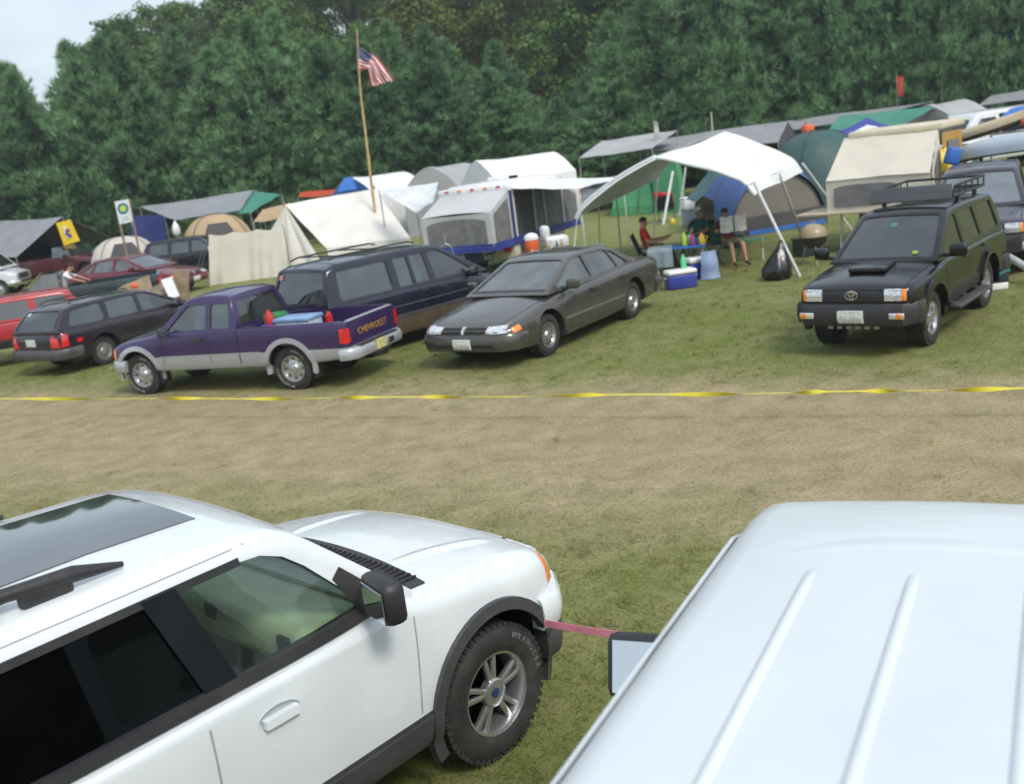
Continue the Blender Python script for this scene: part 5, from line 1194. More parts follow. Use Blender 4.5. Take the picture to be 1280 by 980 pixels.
# ---- pop-up camper, grey canvas with blue skirt
PH = R(61); PX = V((cos(PH), sin(PH), 0)); PY = V((-sin(PH), cos(PH), 0))
PO = gy(617, 303, 26.0); PO.z = 0     # outer right foot of the near bunk
e = thing('popup_camper', 'pop-up camper with grey mesh bunk end, white roof and blue skirt', 'camper', PO)
def L3(x, y, z): return PO+PX*x+PY*y+V((0, 0, z))
C_CGREY = cloth('grey camper canvas', (.52, .53, .54), .08, .75)
M_CBODY = mat('cream camper body', (.58, .55, .46), .45, dirt=DUST, dirt_amt=.3)
M_CROOF = mat('white camper roof', (.74, .75, .76), .4, dirt=DUST, dirt_amt=.2)
bw = 2.1; zf, zt = .88, 1.72; rl = 3.3; bx = 1.15
rot = Matrix.Rotation(PH, 3, 'Z')
bm = bmesh.new(); box(bm, L3(bx+rl/2, bw/2, .62), (rl, bw, .50), rot, .03); mk('box_body', bm, M_CBODY, e, smooth=40)
bm = bmesh.new(); box(bm, L3(bx+rl/2, bw/2, 2.26), (rl+.12, bw+.12, .20), rot, .05); box(bm, L3(bx+rl/2, bw/2, 2.38), (rl-.3, bw-.4, .06), rot, .02); o = mk('roof', bm, M_CROOF, e, smooth=45)
for k in range(5):
    bm = bmesh.new(); box(bm, L3(bx-.07, .25+.4*k, 2.30), (.03, .12, .05), rot, .008); mk('marker_light', bm, M_AMBER if k % 2 else M_RED, o, smooth=50)
bm = bmesh.new(); box(bm, L3(bx+1.5, bw/2, 2.47), (.5, .45, .13), rot, .03); box(bm, L3(bx+2.3, bw/2, 2.45), (.3, .3, .08), rot, .02, 1); mk('roof_vent', bm, [M_CROOF, M_DARK], o, smooth=45)
for (x0, sgn) in ((0, 1), (bx+rl, 1)):
    near = x0 == 0; xa, xb = (0, bx) if near else (bx+rl+bx, bx+rl)
    nm = 'near_bunk' if near else 'far_bunk'
    bm = bmesh.new(); box(bm, L3((xa+xb)/2, bw/2, zf-.03), (bx, bw, .06), rot, .01); bk = mk('bunk', bm, M_CBODY, e)
    def rf(u, v, xa=xa, xb=xb):   # sloping canvas roof of the bunk
        p = L3(xa+(xb-xa)*u, bw*v, 0); zz = zt+(2.20-zt)*u+.05*sin(pi*v); p.z = zz; return p
    bm = bmesh.new(); sheet(bm, rf, 10, 12, .01); mk('canvas_roof', bm, C_CGREY, bk, smooth=80)
    panel('canvas_end', bk, L3(xa, 0, zf), L3(xa, bw, zf), L3(xa, bw, zt), L3(xa, 0, zt), C_CGREY, .02, .006, 10, dirn=PX)
    s = -1 if near else 1
    def arch(u, v, xa=xa, s=s):
        y = .16+1.78*u; top = zt-.10-.10*(abs(u*2-1))**3; p = L3(xa+s*.018, y, 0); p.z = zf+.06+(top-zf-.06)*v; return p
    bm = bmesh.new(); sheet(bm, arch, 14, 6, .008); mk('mesh_window', bm, C_MESH, bk, smooth=80)
    for yy, s2 in ((0, -1), (bw, 1)):
        panel('canvas_side', bk, L3(xa, yy, zf), L3(xb, yy, zf), L3(xb, yy, 2.19), L3(xa, yy, zt), C_CGREY, .0, .004, 10, dirn=PY)
        def sw(u, v, yy=yy, s2=s2, xa=xa, xb=xb):
            t = .14+.74*u; p = L3(xa+(xb-xa)*t, yy+s2*.018, 0); top = zt+(2.19-zt)*t-.13; p.z = zf+.07+(top-zf-.07)*v; return p
        bm = bmesh.new(); sheet(bm, sw, 8, 6, .008); mk('mesh_window', bm, C_MESH, bk, smooth=80)
        panel('blue_skirt', bk, L3(xa, yy+s2*.03, zf-.15), L3(xb, yy+s2*.03, zf-.15), L3(xb, yy+s2*.03, zf+.05), L3(xa, yy+s2*.03, zf+.05), C_RBLUE, 0, .006, 10, dirn=PY)
    panel('blue_skirt', bk, L3(xa+s*.035, 0, zf-.15), L3(xa+s*.035, bw, zf-.15), L3(xa+s*.035, bw, zf+.05), L3(xa+s*.035, 0, zf+.05), C_RBLUE, 0, .006, 10, dirn=PX)
for yy, s2 in ((0, -1), (bw, 1)):      # tented sides of the main box
    bm = bmesh.new(); sheet(bm, lambda u, v, yy=yy: L3(bx+rl*u, yy, zf+(2.17-zf)*v), 12, 6, .01); mk('canvas_side', bm, C_MESH, e, smooth=80)
    for (x0, x1, m, z0, z1) in ((0, .10, C_RBLUE, zf-.1, 2.17), (.14, .22, C_WHITE, zf, 2.17), (1.35, 1.43, C_CGREY, zf-.2, 2.17), (2.0, 2.08, C_CGREY, zf, 2.17), (3.2, 3.3, C_CGREY, zf, 2.17)):
        panel('canvas_strip', e, L3(bx+x0, yy+s2*.03, z0), L3(bx+x1, yy+s2*.03, z0), L3(bx+x1, yy+s2*.03, z1), L3(bx+x0, yy+s2*.03, z1), m, 0, .002, 4, dirn=PY)
    panel('blue_skirt', e, L3(bx, yy+s2*.04, zf-.15), L3(bx+rl, yy+s2*.04, zf-.15), L3(bx+rl, yy+s2*.04, zf+.06), L3(bx, yy+s2*.04, zf+.06), C_RBLUE, 0, .006, 10, dirn=PY)
panel('door_opening', e, L3(bx+.3, -.036, .45), L3(bx+1.3, -.036, .45), L3(bx+1.3, -.036, 2.12), L3(bx+.3, -.036, 2.12), C_DGREY, 0, .002, 6, dirn=PY)
for yy in (.05, bw-.05):
    bm = bmesh.new(); box(bm, L3(bx-.02, yy+(.18 if yy < 1 else -.18), .62), (.04, .26, .12), rot, .01); mk('tail_light', bm, M_RED, e, smooth=50)
for yy in (.1, bw-.1):
    t, rm, _ = wheel_meshes(.30, .18, 'steel')
    w_ = empty('wheel', L3(bx+rl/2, yy, .30), PH+(0 if yy < 1 else pi)); w_.parent = e
    for q in (t, rm): cc_ = q.copy(); COL.objects.link(cc_); cc_.parent = w_; cc_.name = q.name.split('.')[0]
aw = [L3(bx+.1, -.05, 2.22), L3(bx+rl-.1, -.05, 2.22), L3(bx+rl-.1, -2.0, 2.05), L3(bx+.1, -2.0, 2.02)]
panel('awning', e, *aw, C_WHITE, .05, .01, 14)
for i in (2, 3): pole(e, down(aw[i]), aw[i], .016, M_POLEW, 'awning_pole')

# ---- things round the camper, behind the saloon
c = gz(664, 318, .62)
e = thing('folding_table', 'grey folding table by the camper door, mostly hidden by the bronze saloon', 'table', down(c))
bm = bmesh.new(); box(bm, c+V((.45, .15, 0)), (1.5, .6, .035), Matrix.Rotation(.3, 3, 'Z'), .008); mk('tabletop', bm, M_TRIM, e)
for dx, dy in ((-.2, -.2), (1.1, .2), (-.3, .2), (1.05, .45)): pole(e, down(c+V((dx, dy, 0))), c+V((dx, dy, 0)), .015, M_POLE, 'leg')
q = c+V((.05, .05, .02))
e = thing('drink_cooler', 'orange barrel drink cooler with white lid beside the camper', 'cooler', q)
bm = bmesh.new(); lathe(bm, [(.15, 0), (.17, .04), (.175, .30), (.165, .34)], 24, 'z', q); mk('barrel', bm, C_ORANGE, e, smooth=40)
bm = bmesh.new(); lathe(bm, [(.178, .335), (.18, .40), (.15, .46), (.06, .50), (0, .505)], 24, 'z', q); mk('lid', bm, M_WHITEP, e, smooth=40)
bm = bmesh.new(); box(bm, q+V((-.02, -.185, .08)), (.04, .05, .04), None, .01); mk('tap', bm, M_WHITEP, e)
q = c+V((.62, .25, .018))
bm = bmesh.new(); box(bm, q+V((.05, .1, .17)), (.62, .40, .34), Matrix.Rotation(.25, 3, 'Z'), .09); box(bm, q+V((-.20, .1, .42)), (.20, .36, .40), Matrix.Rotation(.25, 3, 'Z'), .08); tag(mk('storage_bag', bm, mat('white plastic sheet', (.66, .68, .70), .45, bump=.4, bscale=6), smooth=50), 'lumpy white plastic-covered bundle on the table by the camper', 'bundle')
for k, (dx, col) in enumerate(((.30, (.06, .10, .04)), (.40, (.30, .17, .03)), (.52, (.55, .55, .50)), (.66, (.05, .05, .12)), (.78, (.35, .18, .06)))):
    q = c+V((dx, -.06+.02*(k % 3), .018)); e = thing('bottle', ['dark green bottle first in the row beside the orange cooler', 'amber bottle second in the row beside the orange cooler', 'pale bottle in the middle of the row by the camper', 'dark blue bottle fourth in the row by the camper', 'brown bottle at the right end of the row by the camper'][k], 'bottle', q, 'bottles on the table by the camper')
    bm = bmesh.new(); lathe(bm, [(.035, 0), (.038, .02), (.038, .14), (.015, .19), (.014, .23)], 12, 'z', q); mk('glass_body', bm, mat('bottle glass %d' % k, col, .15, 0, .5), e, smooth=50)
    bm = bmesh.new(); lathe(bm, [(.017, .225), (.017, .25), (0, .252)], 10, 'z', q); mk('cap', bm, M_CHROME, e)
def chair(name, label, loc, rz, m, group=None, scale=1.0, frame=None):
    e = empty(name, loc, rz+pi, label, 'chair', group); e.scale = (scale,)*3; fr = frame or M_TRIM
    bm = bmesh.new(); sheet(bm, lambda u, v: V((-.26+.52*u, -.24+.48*v, .44-.05*sin(pi*u)+.05*v*0)), 8, 8, .02); mk('seat', bm, m, e, smooth=80)
    bm = bmesh.new(); sheet(bm, lambda u, v: V((-.27+.54*u, -.26-.16*v, .46+.48*v)), 8, 8, .02); mk('backrest', bm, m, e, smooth=80)
    for sx in (-1, 1):
        for a, b_ in (((sx*.27, -.24, .02), (sx*.27, .26, .62)), ((sx*.27, .26, .02), (sx*.28, -.28, .50))):
            bm = bmesh.new(); tube(bm, [a, b_], .012, 6); mk('leg', bm, fr, e, smooth=60)
        bm = bmesh.new(); tube(bm, [(sx*.28, -.25, .44), (sx*.28, -.43, .95)], .012, 6); mk('back_post', bm, fr, e, smooth=60)
        bm = bmesh.new(); box(bm, (sx*.30, 0, .63), (.06, .52, .03), None, .01); mk('armrest', bm, m, e, smooth=50)
    return e
chair('camp_chair', 'dark navy folding chair between the minivan nose and the camper', down(gz(603, 338, .2)), 2.6, cloth('navy chair cloth', (.02, .03, .07)))
q = gz(560, 327, .95)
bm = bmesh.new(); lathe(bm, [(.0, -.16), (.13, -.16), (.16, .14), (.15, .16), (.13, .15), (.11, -.10), (0, -.11)], 18, 'z', q); o = mk('bucket', bm, mat('red plastic', (.45, .02, .02), .4), smooth=45); tag(o, 'red bucket hanging under the near bunk of the camper', 'bucket')
bm = bmesh.new(); tube(bm, [q+V((.15*cos(a), 0, .15+.25*sin(a))) for a in np.linspace(0, pi, 12)], .008, 6); tube(bm, [q+V((0, 0, .40)), q+V((0, .3, .6))], .006, 6); mk('handle', bm, M_POLE, o)

# ---- big white canopy
KF = gy(943, 229, 20.3); KA = gy(720, 264, 23.2); KP0 = gy(819, 196, 21.6); KP1 = gy(905, 164, 27.0); KR = gy(1003, 204, 26.2)
KL = gy(823, 217, KA.y+5.4)
e = thing('canopy', 'big white peaked canopy on slanting metal legs over the campers seats', 'canopy', down(KP0))
def right_roof(u, v):
    p = quad(KP0, KP1, KR, KF)(u, v); p += V((0, 0, .06*sin(pi*v)-.05*sin(pi*u)*(1-v)+.012*sin(9*u)+.010*sin(13*v+5*u)))
    if v > .9: p += V((0, 0, -(v-.9)*2.2))
    return p
bm = bmesh.new(); sheet(bm, right_roof, 28, 24, .012); mk('roof_panel', bm, C_WHITE, e, smooth=80)
def left_roof(u, v):
    p = quad(KP0, KP1, KL, KA)(u, v); p += V((0, 0, .10*sin(pi*v)+.01*sin(9*u)))
    if v > .9: p += V((0, 0, -(v-.9)*1.4))
    return p
bm = bmesh.new(); sheet(bm, left_roof, 24, 24, .012); mk('roof_panel', bm, C_WHITE, e, smooth=80)
def val(u, v):    # loose valance along the front edge
    p = left_roof(0, u*.985)+V((0, -.03, 0)); return p+V((-.04*v, -.10*v+.015*sin(17*u)*v, -.11*v*(.55+.45*u)))
bm = bmesh.new(); sheet(bm, val, 24, 5, .010); mk('valance', bm, C_WHITE, e, smooth=80)
bm = bmesh.new()   # rolled front hem
tube(bm, [left_roof(0, v)+V((0, -.02, -.02)) for v in np.linspace(0, 1, 16)], .065, 8); tube(bm, [right_roof(0, v)+V((0, -.02, -.02)) for v in np.linspace(0, 1, 16)], .04, 8)
mk('hem', bm, C_WHITE, e, smooth=60)
legs = [(KF, gz(1000, 346, 0), .032), (KF.lerp(KR, .45), gz(1005, 303, 0), .03), (KR, V((9.5, 26.5, 0)), .025), (KA+V((.03, .05, -.1)), down(KA+V((-.35, -.3, 0))), .02), (KP0.lerp(KA, .48)+V((0, .1, .1)), gz(777, 322, 0), .022), (KL, down(KL+V((-.3, .3, 0))), .022), (KA.lerp(KP0, .35)+V((0, .8, 0)), gz(750, 312, 0), .014)]
for a, b_, r in legs: pole(e, a, b_, r, M_POLEW if r > .02 else M_ROPE, 'leg' if r > .015 else 'guy_rope')
bm = bmesh.new(); tube(bm, [KF+V((-.15, 0, -.03)), KR+V((-.15, 0, -.03))], .022, 8); tube(bm, [KP0, KP1], .022, 8); tube(bm, [KA+V((0, 0, -.05)), KL], .022, 8); mk('frame_rail', bm, M_POLE, e, smooth=60)
# rubbish bag tied to the near leg
tb = legs[0][0].lerp(legs[0][1], .60)
bm = bmesh.new(); bot = gy(972, 352, 20.0)
cz = [(.03, 0), (.05, -.05), (.09, -.2), (.20, -.45), (.29, -.68), (.30, -.84), (.22, -.95), (.05, -1.0), (0, -1.0)]
sc_ = (tb.z-bot.z)/1.0
lathe(bm, [(r*.95, h*sc_) for r, h in cz], 28, 'z', (bot.x, bot.y, tb.z))
for v in bm.verts:
    a = math.atan2(v.co.y-bot.y, v.co.x-bot.x); rr = (v.co.xy-V((bot.x, bot.y))).length; k = 1+.10*sin(7*a+6*v.co.z)+.06*sin(13*a+3); v.co.x = bot.x+(v.co.x-bot.x)*k; v.co.y = bot.y+(v.co.y-bot.y)*k
    t = (tb.z-v.co.z)/max(.1, sc_); v.co.x += (tb.x-bot.x)*max(0, 1-t*1.6); v.co.y += (tb.y-bot.y)*max(0, 1-t*1.6)
tag(mk('rubbish_bag', bm, mat('black bin liner', (.012, .013, .014), .28, var=.2, bump=.5, bscale=7), smooth=70), 'full black rubbish bag tied to the slanting canopy leg', 'rubbish bag')

# ---- green tent
G0 = gz(763, 271, 0); G1 = gz(818, 267, 0); G2 = gz(853, 266, 0)
e = thing('cabin_tent', 'bright green tent under the far end of the white canopy', 'tent', G0)
dep = V((.6, 2.2, 0))
for nm, A_, B2, ha, hb in (('low_section', G0, G1, 1.30, 1.45), ('tall_section', G1, G2, 1.95, 2.0)):
    a1, b1_ = A_+V((.45 if nm[0] == 'l' else .05, .2, ha)), B2+V((-.05, .2, hb))
    panel(nm, e, A_, B2, b1_, a1, C_GREEN, .03, .012, 12, dirn=(0, 1, 0)); panel('roof', e, a1, b1_, b1_+dep*.9+V((0, 0, .2)), a1+dep*.9+V((0, 0, .2)), C_GREEN, .04, .01, 10)
    panel('side_wall', e, A_, A_+dep, a1+dep*.9+V((0, 0, .2)), a1, C_GREEN, .02, .01, 8, dirn=(1, 0, 0)); panel('side_wall', e, B2, B2+dep, b1_+dep*.9+V((0, 0, .2)), b1_, C_GREEN, .02, .01, 8, dirn=(1, 0, 0))
bm = bmesh.new(); tube(bm, [G1+V((-.02, -.04, 0)), G1+V((.05, .10, 2.0))], .02, 6); mk('tent_pole', bm, C_DGREY, e); bm = bmesh.new(); tube(bm, [G0.lerp(G1, .62)+V((0, -.04, 0)), G0.lerp(G1, .75)+V((.05, .14, 1.45))], .018, 6); mk('tent_pole', bm, C_DGREY, e)
panel('base_band', e, G0+V((0, -.03, .02)), G1+V((0, -.03, .02)), G1+V((0, .03, .34)), G0+V((.1, .03, .34)), cloth('darker green nylon', (.06, .28, .12), .1), 0, .01, 10, dirn=(0, 1, 0))
for (a, b_, m, lab) in (((841, 214), (829, 281), M_POLEW, 'leaning white pole in front of the green tent'), ((857, 209), (849, 270), M_POLE, 'grey pole standing at the right side of the green tent')):
    f = gz(*b_, 0); bm = bmesh.new(); tube(bm, [f, gy(*a, f.y+.4)], [.05, .045], 8); o = mk('pole', bm, m, smooth=60); o.name = 'tent_prop'; tag(o, lab, 'pole')
q = gz(834, 277, 0)
chair('camp_chair', 'black folding chair with a red jacket over it, before the green tent', q, 2.9, cloth('black chair cloth', (.015, .015, .018)))
bm = bmesh.new(); sheet(bm, lambda u, v: q+V((-.33+.66*u, .15+.20*sin(pi*v)-.05+.06*sin(9*u), 1.02-.42*abs(v*2-1)**1.3+.03*sin(8*u))), 12, 12, .05); tag(mk('jacket', bm, cloth('red cloth', (.50, .03, .03)), smooth=80), 'red jacket thrown over the black folding chair', 'jacket')
bm = bmesh.new(); box(bm, gz(841, 277, .1), (.16, .14, .20), None, .05); tag(mk('toy_bucket', bm, C_YEL, smooth=50), 'small yellow bucket in the grass by the leaning white pole', 'bucket')
q = gz(866, 283, 0)
bm = bmesh.new(); box(bm, q+V((0, 0, .28)), (.55, .42, .56), Matrix.Rotation(.3, 3, 'Z'), .04); o = mk('storage_bin', bm, mat('blue grey plastic', (.22, .27, .33), .5), smooth=45); tag(o, 'blue-grey plastic bin under a white ice chest, left of blue dome tent', 'bin')
bm = bmesh.new(); box(bm, (q+V((0, 0, .565)))[:], (.59, .46, .03), Matrix.Rotation(.3, 3, 'Z'), .01); mk('rim', bm, mat('blue grey plastic', (.22, .27, .33), .5), o)
e = thing('ice_chest', 'white ice chest standing on the blue-grey bin', 'cooler', q+V((0, 0, .58)))
bm = bmesh.new(); box(bm, q+V((0, 0, .75)), (.62, .40, .33), Matrix.Rotation(.2, 3, 'Z'), .03); mk('chest', bm, M_WHITEP, e, smooth=45); bm = bmesh.new(); box(bm, q+V((0, 0, .945)), (.64, .42, .06), Matrix.Rotation(.2, 3, 'Z'), .02); mk('lid', bm, M_WHITEP, e, smooth=45)
P4 = [gy(858, 250, 31), gy(882, 252, 30.5), gy(905, 218, 32), gy(886, 214, 32.5)]
tarp('tarp', 'dark green fly sheet hanging left of the blue dome tent', 'tarp', P4, C_DTEAL, (2, 3), .05)

# ---- blue and grey dome tent
DH = R(16); DC = (gz(890, 296, 0)+gz(1022, 284, 0))/2+V((.15, .8, 0))
e = empty('dome_tent', DC, DH, 'large blue dome tent with grey front wall and dark base', 'tent')
def tent_fn(u, v): # ridge pole tunnel-dome: x across, arch
    a = pi*u; x = -1.62*cos(a)*(1-.06*sin(a)); z = 2.12*sin(a)**.82; y = -1.05+2.2*v
    f = 1-.22*abs(2*v-1)**2.5*1.0
    return V((x*(1-.05*abs(2*v-1)), y, z*f))
bm = bmesh.new(); sheet(bm, lambda u, v: tent_fn(u, v)+V((0, 0, .01*sin(12*v+9*u))), 32, 14, .01); mk('flysheet', bm, C_BLUE, e, smooth=80)
bm = bmesh.new()
def front(u, v):
    t = .045+.91*u; p = tent_fn(t, .035); return V((p.x*.97, p.y+.03, .50+(max(.5, p.z*.95)-.50)*v))
sheet(bm, front, 24, 8, .008); mk('front_wall', bm, cloth('grey tent cloth', (.20, .185, .17), .08), e, smooth=80)
bm = bmesh.new(); sheet(bm, lambda u, v: V((-1.52+3.04*u, -1.10+.04*v, .02+.50*v)), 12, 4, .01); mk('base_wall', bm, C_DGREY, e, smooth=80)
bm = bmesh.new(); sheet(bm, lambda u, v: V((-1.1+2.5*u, -1.16, .01+.14*v)), 8, 2, .01); mk('groundsheet_edge', bm, C_TARPB, e, smooth=80)
bm = bmesh.new()
def backw(u, v): p = tent_fn(u, .97); return V((p.x*.98, p.y, p.z*.98*v))
sheet(bm, backw, 20, 6, .008); mk('rear_wall', bm, C_BLUE, e, smooth=80)
bm = bmesh.new()
for y in (.0, .5, 1.0): tube(bm, [tent_fn(t, y)+V((0, 0, .012)) for t in np.linspace(0.01, .99, 25)], .014, 6)
mk('tent_pole', bm, C_DGREY, e)
dome('dome_tent', 'dark teal dome tent behind the blue one, left of the cream camper', 'tent', down(gy(1022, 215, 33)), 1.7, 1.5, 2.55, C_DTEAL, .2, C_DGREY, False)

# ---- grey tarps and others behind
tarp('tarp_shelter', 'pale grey tarp roof far behind the awning, left of the white canopy', 'shelter', [gy(724, 198, 44), gy(815, 186, 43), gy(846, 163, 48), gy(752, 176, 48)], C_GREYL, (0, 1, 2, 3), .12)
tarp('tarp_shelter', 'big grey tarp roof right behind the peak of the white canopy', 'shelter', [gy(800, 190, 46), gy(973, 178, 45), gy(985, 151, 49), gy(808, 176, 50)], C_GREY, (0, 1, 2, 3), .15)
e = tarp('tarp', 'charcoal tarp end wall at the right end of the big grey tarp', 'tarp', [gy(972, 182, 45.3), gy(1004, 182, 48), gy(1000, 174, 49), gy(985, 152, 49)], C_DGREY, (2,), .02)
tarp('tarp_shelter', 'long narrow grey tarp roof along the pines, behind the sea-green tarp', 'shelter', [gy(975, 165, 49), gy(1060, 152, 48), gy(1165, 127, 52), gy(985, 151, 52)], C_GREY, (0, 1, 2, 3), .1)
tarp('tarp_shelter', 'sea-green tarp roof behind the blue canopy peak', 'shelter', [gy(1033, 166, 42), gy(1128, 157, 41), gy(1172, 133, 46), gy(1049, 145, 46)], C_TEAL, (0, 1, 2, 3), .12)
ra, rb = gy(1083, 147, 36), gy(1118, 150, 39)
pk = gy(1083, 147, 37); cs = [gy(1034, 174, 35.5), gy(1123, 166, 35.5), gy(1122, 158, 39), gy(1046, 164, 39)]
e = thing('canopy', 'royal blue peaked canopy with white underside above the cream camper', 'canopy', down(pk))
for i in range(4):
    a, b_ = cs[i], cs[(i+1) % 4]
    bm = bmesh.new(); sheet(bm, lambda u, v, a=a, b_=b_: a.lerp(b_, u).lerp(pk, v*.985)+V((0, 0, -.12*sin(pi*v)*.6)), 10, 10, .01); mk('roof_panel', bm, C_RBLUE, e, smooth=80)
for q in cs: pole(e, down(q), q, .02, M_POLEW, 'leg')
panel('white_lining', e, gy(1057, 170, 35.2), gy(1118, 168, 35.2), gy(1096, 158, 35.3), gy(1084, 156, 35.3), C_WHITE, 0, .01, 6, dirn=(0, 1, 0))
q = gy(1010, 163, 38)
bm = bmesh.new(); box(bm, q, (.42, .30, .42), Matrix.Rotation(.4, 3, 'Z'), .07); o = mk('stuff_sack', bm, C_ORANGE, smooth=60); o.name = 'sleeping_bag'; tag(o, 'bright orange bag hung on a post behind the white canopy', 'bag')
bm = bmesh.new(); tube(bm, [down(q+V((0, .28, 0))), q+V((0, .28, .3))], .04, 8); o = mk('wooden_post', bm, M_WOOD, smooth=60); tag(o, 'wooden post carrying the orange bag', 'post')
gable('cabin_tent', 'pale grey-white tent at the upper right, in front of the camper van', 'tent', gy(1158, 131, 46), gy(1205, 123, 48), 1.5, 1.9, C_GREYL, rnd=.3)
tarp('tarp_shelter', 'grey tarp awning in the upper right corner against the pines', 'shelter', [gy(1222, 133, 48), gy(1330, 117, 48), gy(1335, 104, 52), gy(1240, 119, 52)], C_GREY, (0, 1, 2, 3), .08)
tarp('tarp', 'bright blue tarp slung beside the white camper van at the right edge', 'tarp', [gy(1233, 162, 33), gy(1300, 150, 33), gy(1306, 128, 35.5), gy(1262, 136, 35.5)], C_TARPB, (1, 2), .12)
for (t, b_, col, lab, r) in (((1120, 92), (1124, 140), None, 'thin pole with red flag above the sea-green tarp', .02), ((889, 140), (890, 175), (.55, .53, .48), 'bare pale stick standing behind the white canopy peak', .045), ((817, 152), (820, 200), (.40, .39, .37), 'thin pole with pale rag on top, behind the white canopy', .03), ((1177, 103), (1178, 135), (.2, .2, .2), 'thin dark aerial against the pines at upper right', .015)):
    tt, bb = gy(*t, 46), gy(*b_, 46); bb = down(bb+(bb-tt)*.3)
    bm = bmesh.new(); tube(bm, [tt, bb], [r*.6, r], 6); o = mk('thin_pole', bm, mat('stick %s' % lab[:12], col or (.3, .28, .25), .7), smooth=60); o.name = 'thin_pole'; tag(o, lab, 'pole')
    if 'rag' in lab:
        bm = bmesh.new(); sheet(bm, lambda u, v: tt+V((-.02+.22*u, .05*sin(6*v), .05-.75*v-.1*u)), 4, 8, .02); mk('rag', bm, cloth('grey rag', (.45, .44, .42)), o, smooth=80)
tt = gy(1120, 94, 46)
bm = bmesh.new(); sheet(bm, lambda u, v: tt+V((.0+.32*u*(1-.35*v)+.05*v, -.03+.05*sin(7*u+4*v), -.02-.85*v-.12*u)), 8, 10, .01); tag(mk('flag', bm, cloth('red flag cloth', (.55, .05, .03), .2), smooth=80), 'red flag hanging from the thin pole against the pines', 'flag')

# ---- cream pop-up camper at the right
C_CREAM = cloth('cream camper vinyl', (.66, .62, .52), .08, .6)
TA, TB = gz(1034, 264, .95), gz(1166, 255, .95); TA.z = TB.z = 0; tx = (TB-TA).normalized(); ty = V((-tx.y, tx.x, 0)); tl = (TB-TA).length
e = thing('popup_camper', 'cream pop-up camper with grey mesh window behind the black four-wheel-drive', 'camper', TA)
def T3(x, y, z): return TA+tx*x+ty*y+V((0, 0, z))
rt = Matrix.Rotation(math.atan2(tx.y, tx.x), 3, 'Z')
panel('front_wall', e, T3(0, 0, .92), T3(tl, 0, .92), T3(tl-.04, .04, 1.62), T3(.0, .04, 1.62), C_CREAM, 0, .006, 12, dirn=ty)
panel('roof_slope', e, T3(0, .0, 1.62), T3(tl-.04, .0, 1.62), T3(tl-.10, .95, 2.48), T3(.14, .95, 2.48), C_CREAM, .03, .012, 16)
bm = bmesh.new(); box(bm, T3(tl/2+.12, 1.9, 2.52), (tl-.25, 2.0, .16), rt, .04); mk('roof', bm, mat('cream roof', (.62, .56, .42), .5, dirt=DUST, dirt_amt=.2), e, smooth=45)
def mw_(u, v): y = .10+(tl*.62)*u; p = T3(y+.08, -.02, 0); p.z = 1.02+(.48-.06*abs(u*2-1)**4)*v; return p
bm = bmesh.new(); sheet(bm, mw_, 12, 4, .01); mk('mesh_window', bm, C_MESH, e, smooth=80)
bm = bmesh.new(); box(bm, T3(tl/2-.2, .35, .90), (tl+.9, 1.2, .05), rt, .01); mk('bunk_board', bm, mat('tan board', (.46, .40, .28), .6), e)
bm = bmesh.new(); box(bm, T3(tl/2+.15, 1.9, .62), (tl-.5, 2.0, .5), rt, .03); mk('box_body', bm, mat('tan camper body', (.36, .29, .19), .5, dirt=DUST, dirt_amt=.3), e, smooth=45)
for x0, sd in ((.0, -1), (tl, 1)):
    def sw(u, v, x0=x0): 
        z0, z1 = .92, (1.62+.86*u); p = T3(x0+(.14 if x0 == 0 else -.10)*u*v, .02+.93*u, 0); p.z = z0+(z1-z0)*v; return p
    bm = bmesh.new(); sheet(bm, sw, 8, 6, .01); mk('side_wall', bm, C_CREAM, e, smooth=80)
    def sm(u, v, x0=x0, sd=sd):
        t = .25+.6*u; p = T3(x0+(.14 if x0 == 0 else -.10)*t*.6+sd*.025, .02+.93*t, 0); p.z = 1.15+(.35+.7*t-.0)*v; return p
    bm = bmesh.new(); sheet(bm, sm, 6, 5, .008); mk('side_window', bm, C_MESH, e, smooth=80)
OR_ = cloth('ochre canvas', (.42, .25, .06), .08)
panel('ochre_wall', e, T3(tl-.02, .95, .95), T3(tl+.17, 1.9, .95), T3(tl+.15, 1.9, 2.38), T3(tl-.02, .95, 2.38), OR_, 0, .008, 8, dirn=tx)
panel('side_window', e, T3(tl+.06, 1.15, 1.45), T3(tl+.15, 1.70, 1.45), T3(tl+.14, 1.70, 2.2), T3(tl+.05, 1.15, 2.2), C_MESH, 0, 0, 4)
for x in (.3, tl-.3): pole(e, T3(x, -.1, 0), T3(x, .1, .90), .025, M_POLE, 'bunk_support')
t_, rm, _ = wheel_meshes(.30, .18, 'steel')
for yy in (1.0, 2.8):
    w_ = empty('wheel', T3(tl/2+.2, yy, .30), math.atan2(tx.y, tx.x)+(0 if yy < 2 else pi)); w_.parent = e
    for q in (t_, rm): c2 = q.copy(); COL.objects.link(c2); c2.parent = w_; c2.name = q.name.split('.')[0]
bm = bmesh.new(); pA = gy(1177, 200, 23.5)
sheet(bm, quad(gy(1170, 216, 22.0), gy(1193, 214, 22.0), gy(1187, 184, 22.2), gy(1169, 187, 22.2), .0, .02), 8, 8, .10); tag(mk('slide_panel', bm, C_YEL, smooth=60), 'bright yellow plastic panel between cream camper and jeep', 'plastic panel')
bm = bmesh.new(); box(bm, gy(1191, 195, 21.7), (.28, .25, .36), Matrix.Rotation(.3, 3, 'Y'), .05); tag(mk('duffel_bag', bm, C_TARPB, smooth=60), 'blue duffel bag beside the yellow plastic panel', 'bag')
bm = bmesh.new(); a = gy(1177, 178, 25); 
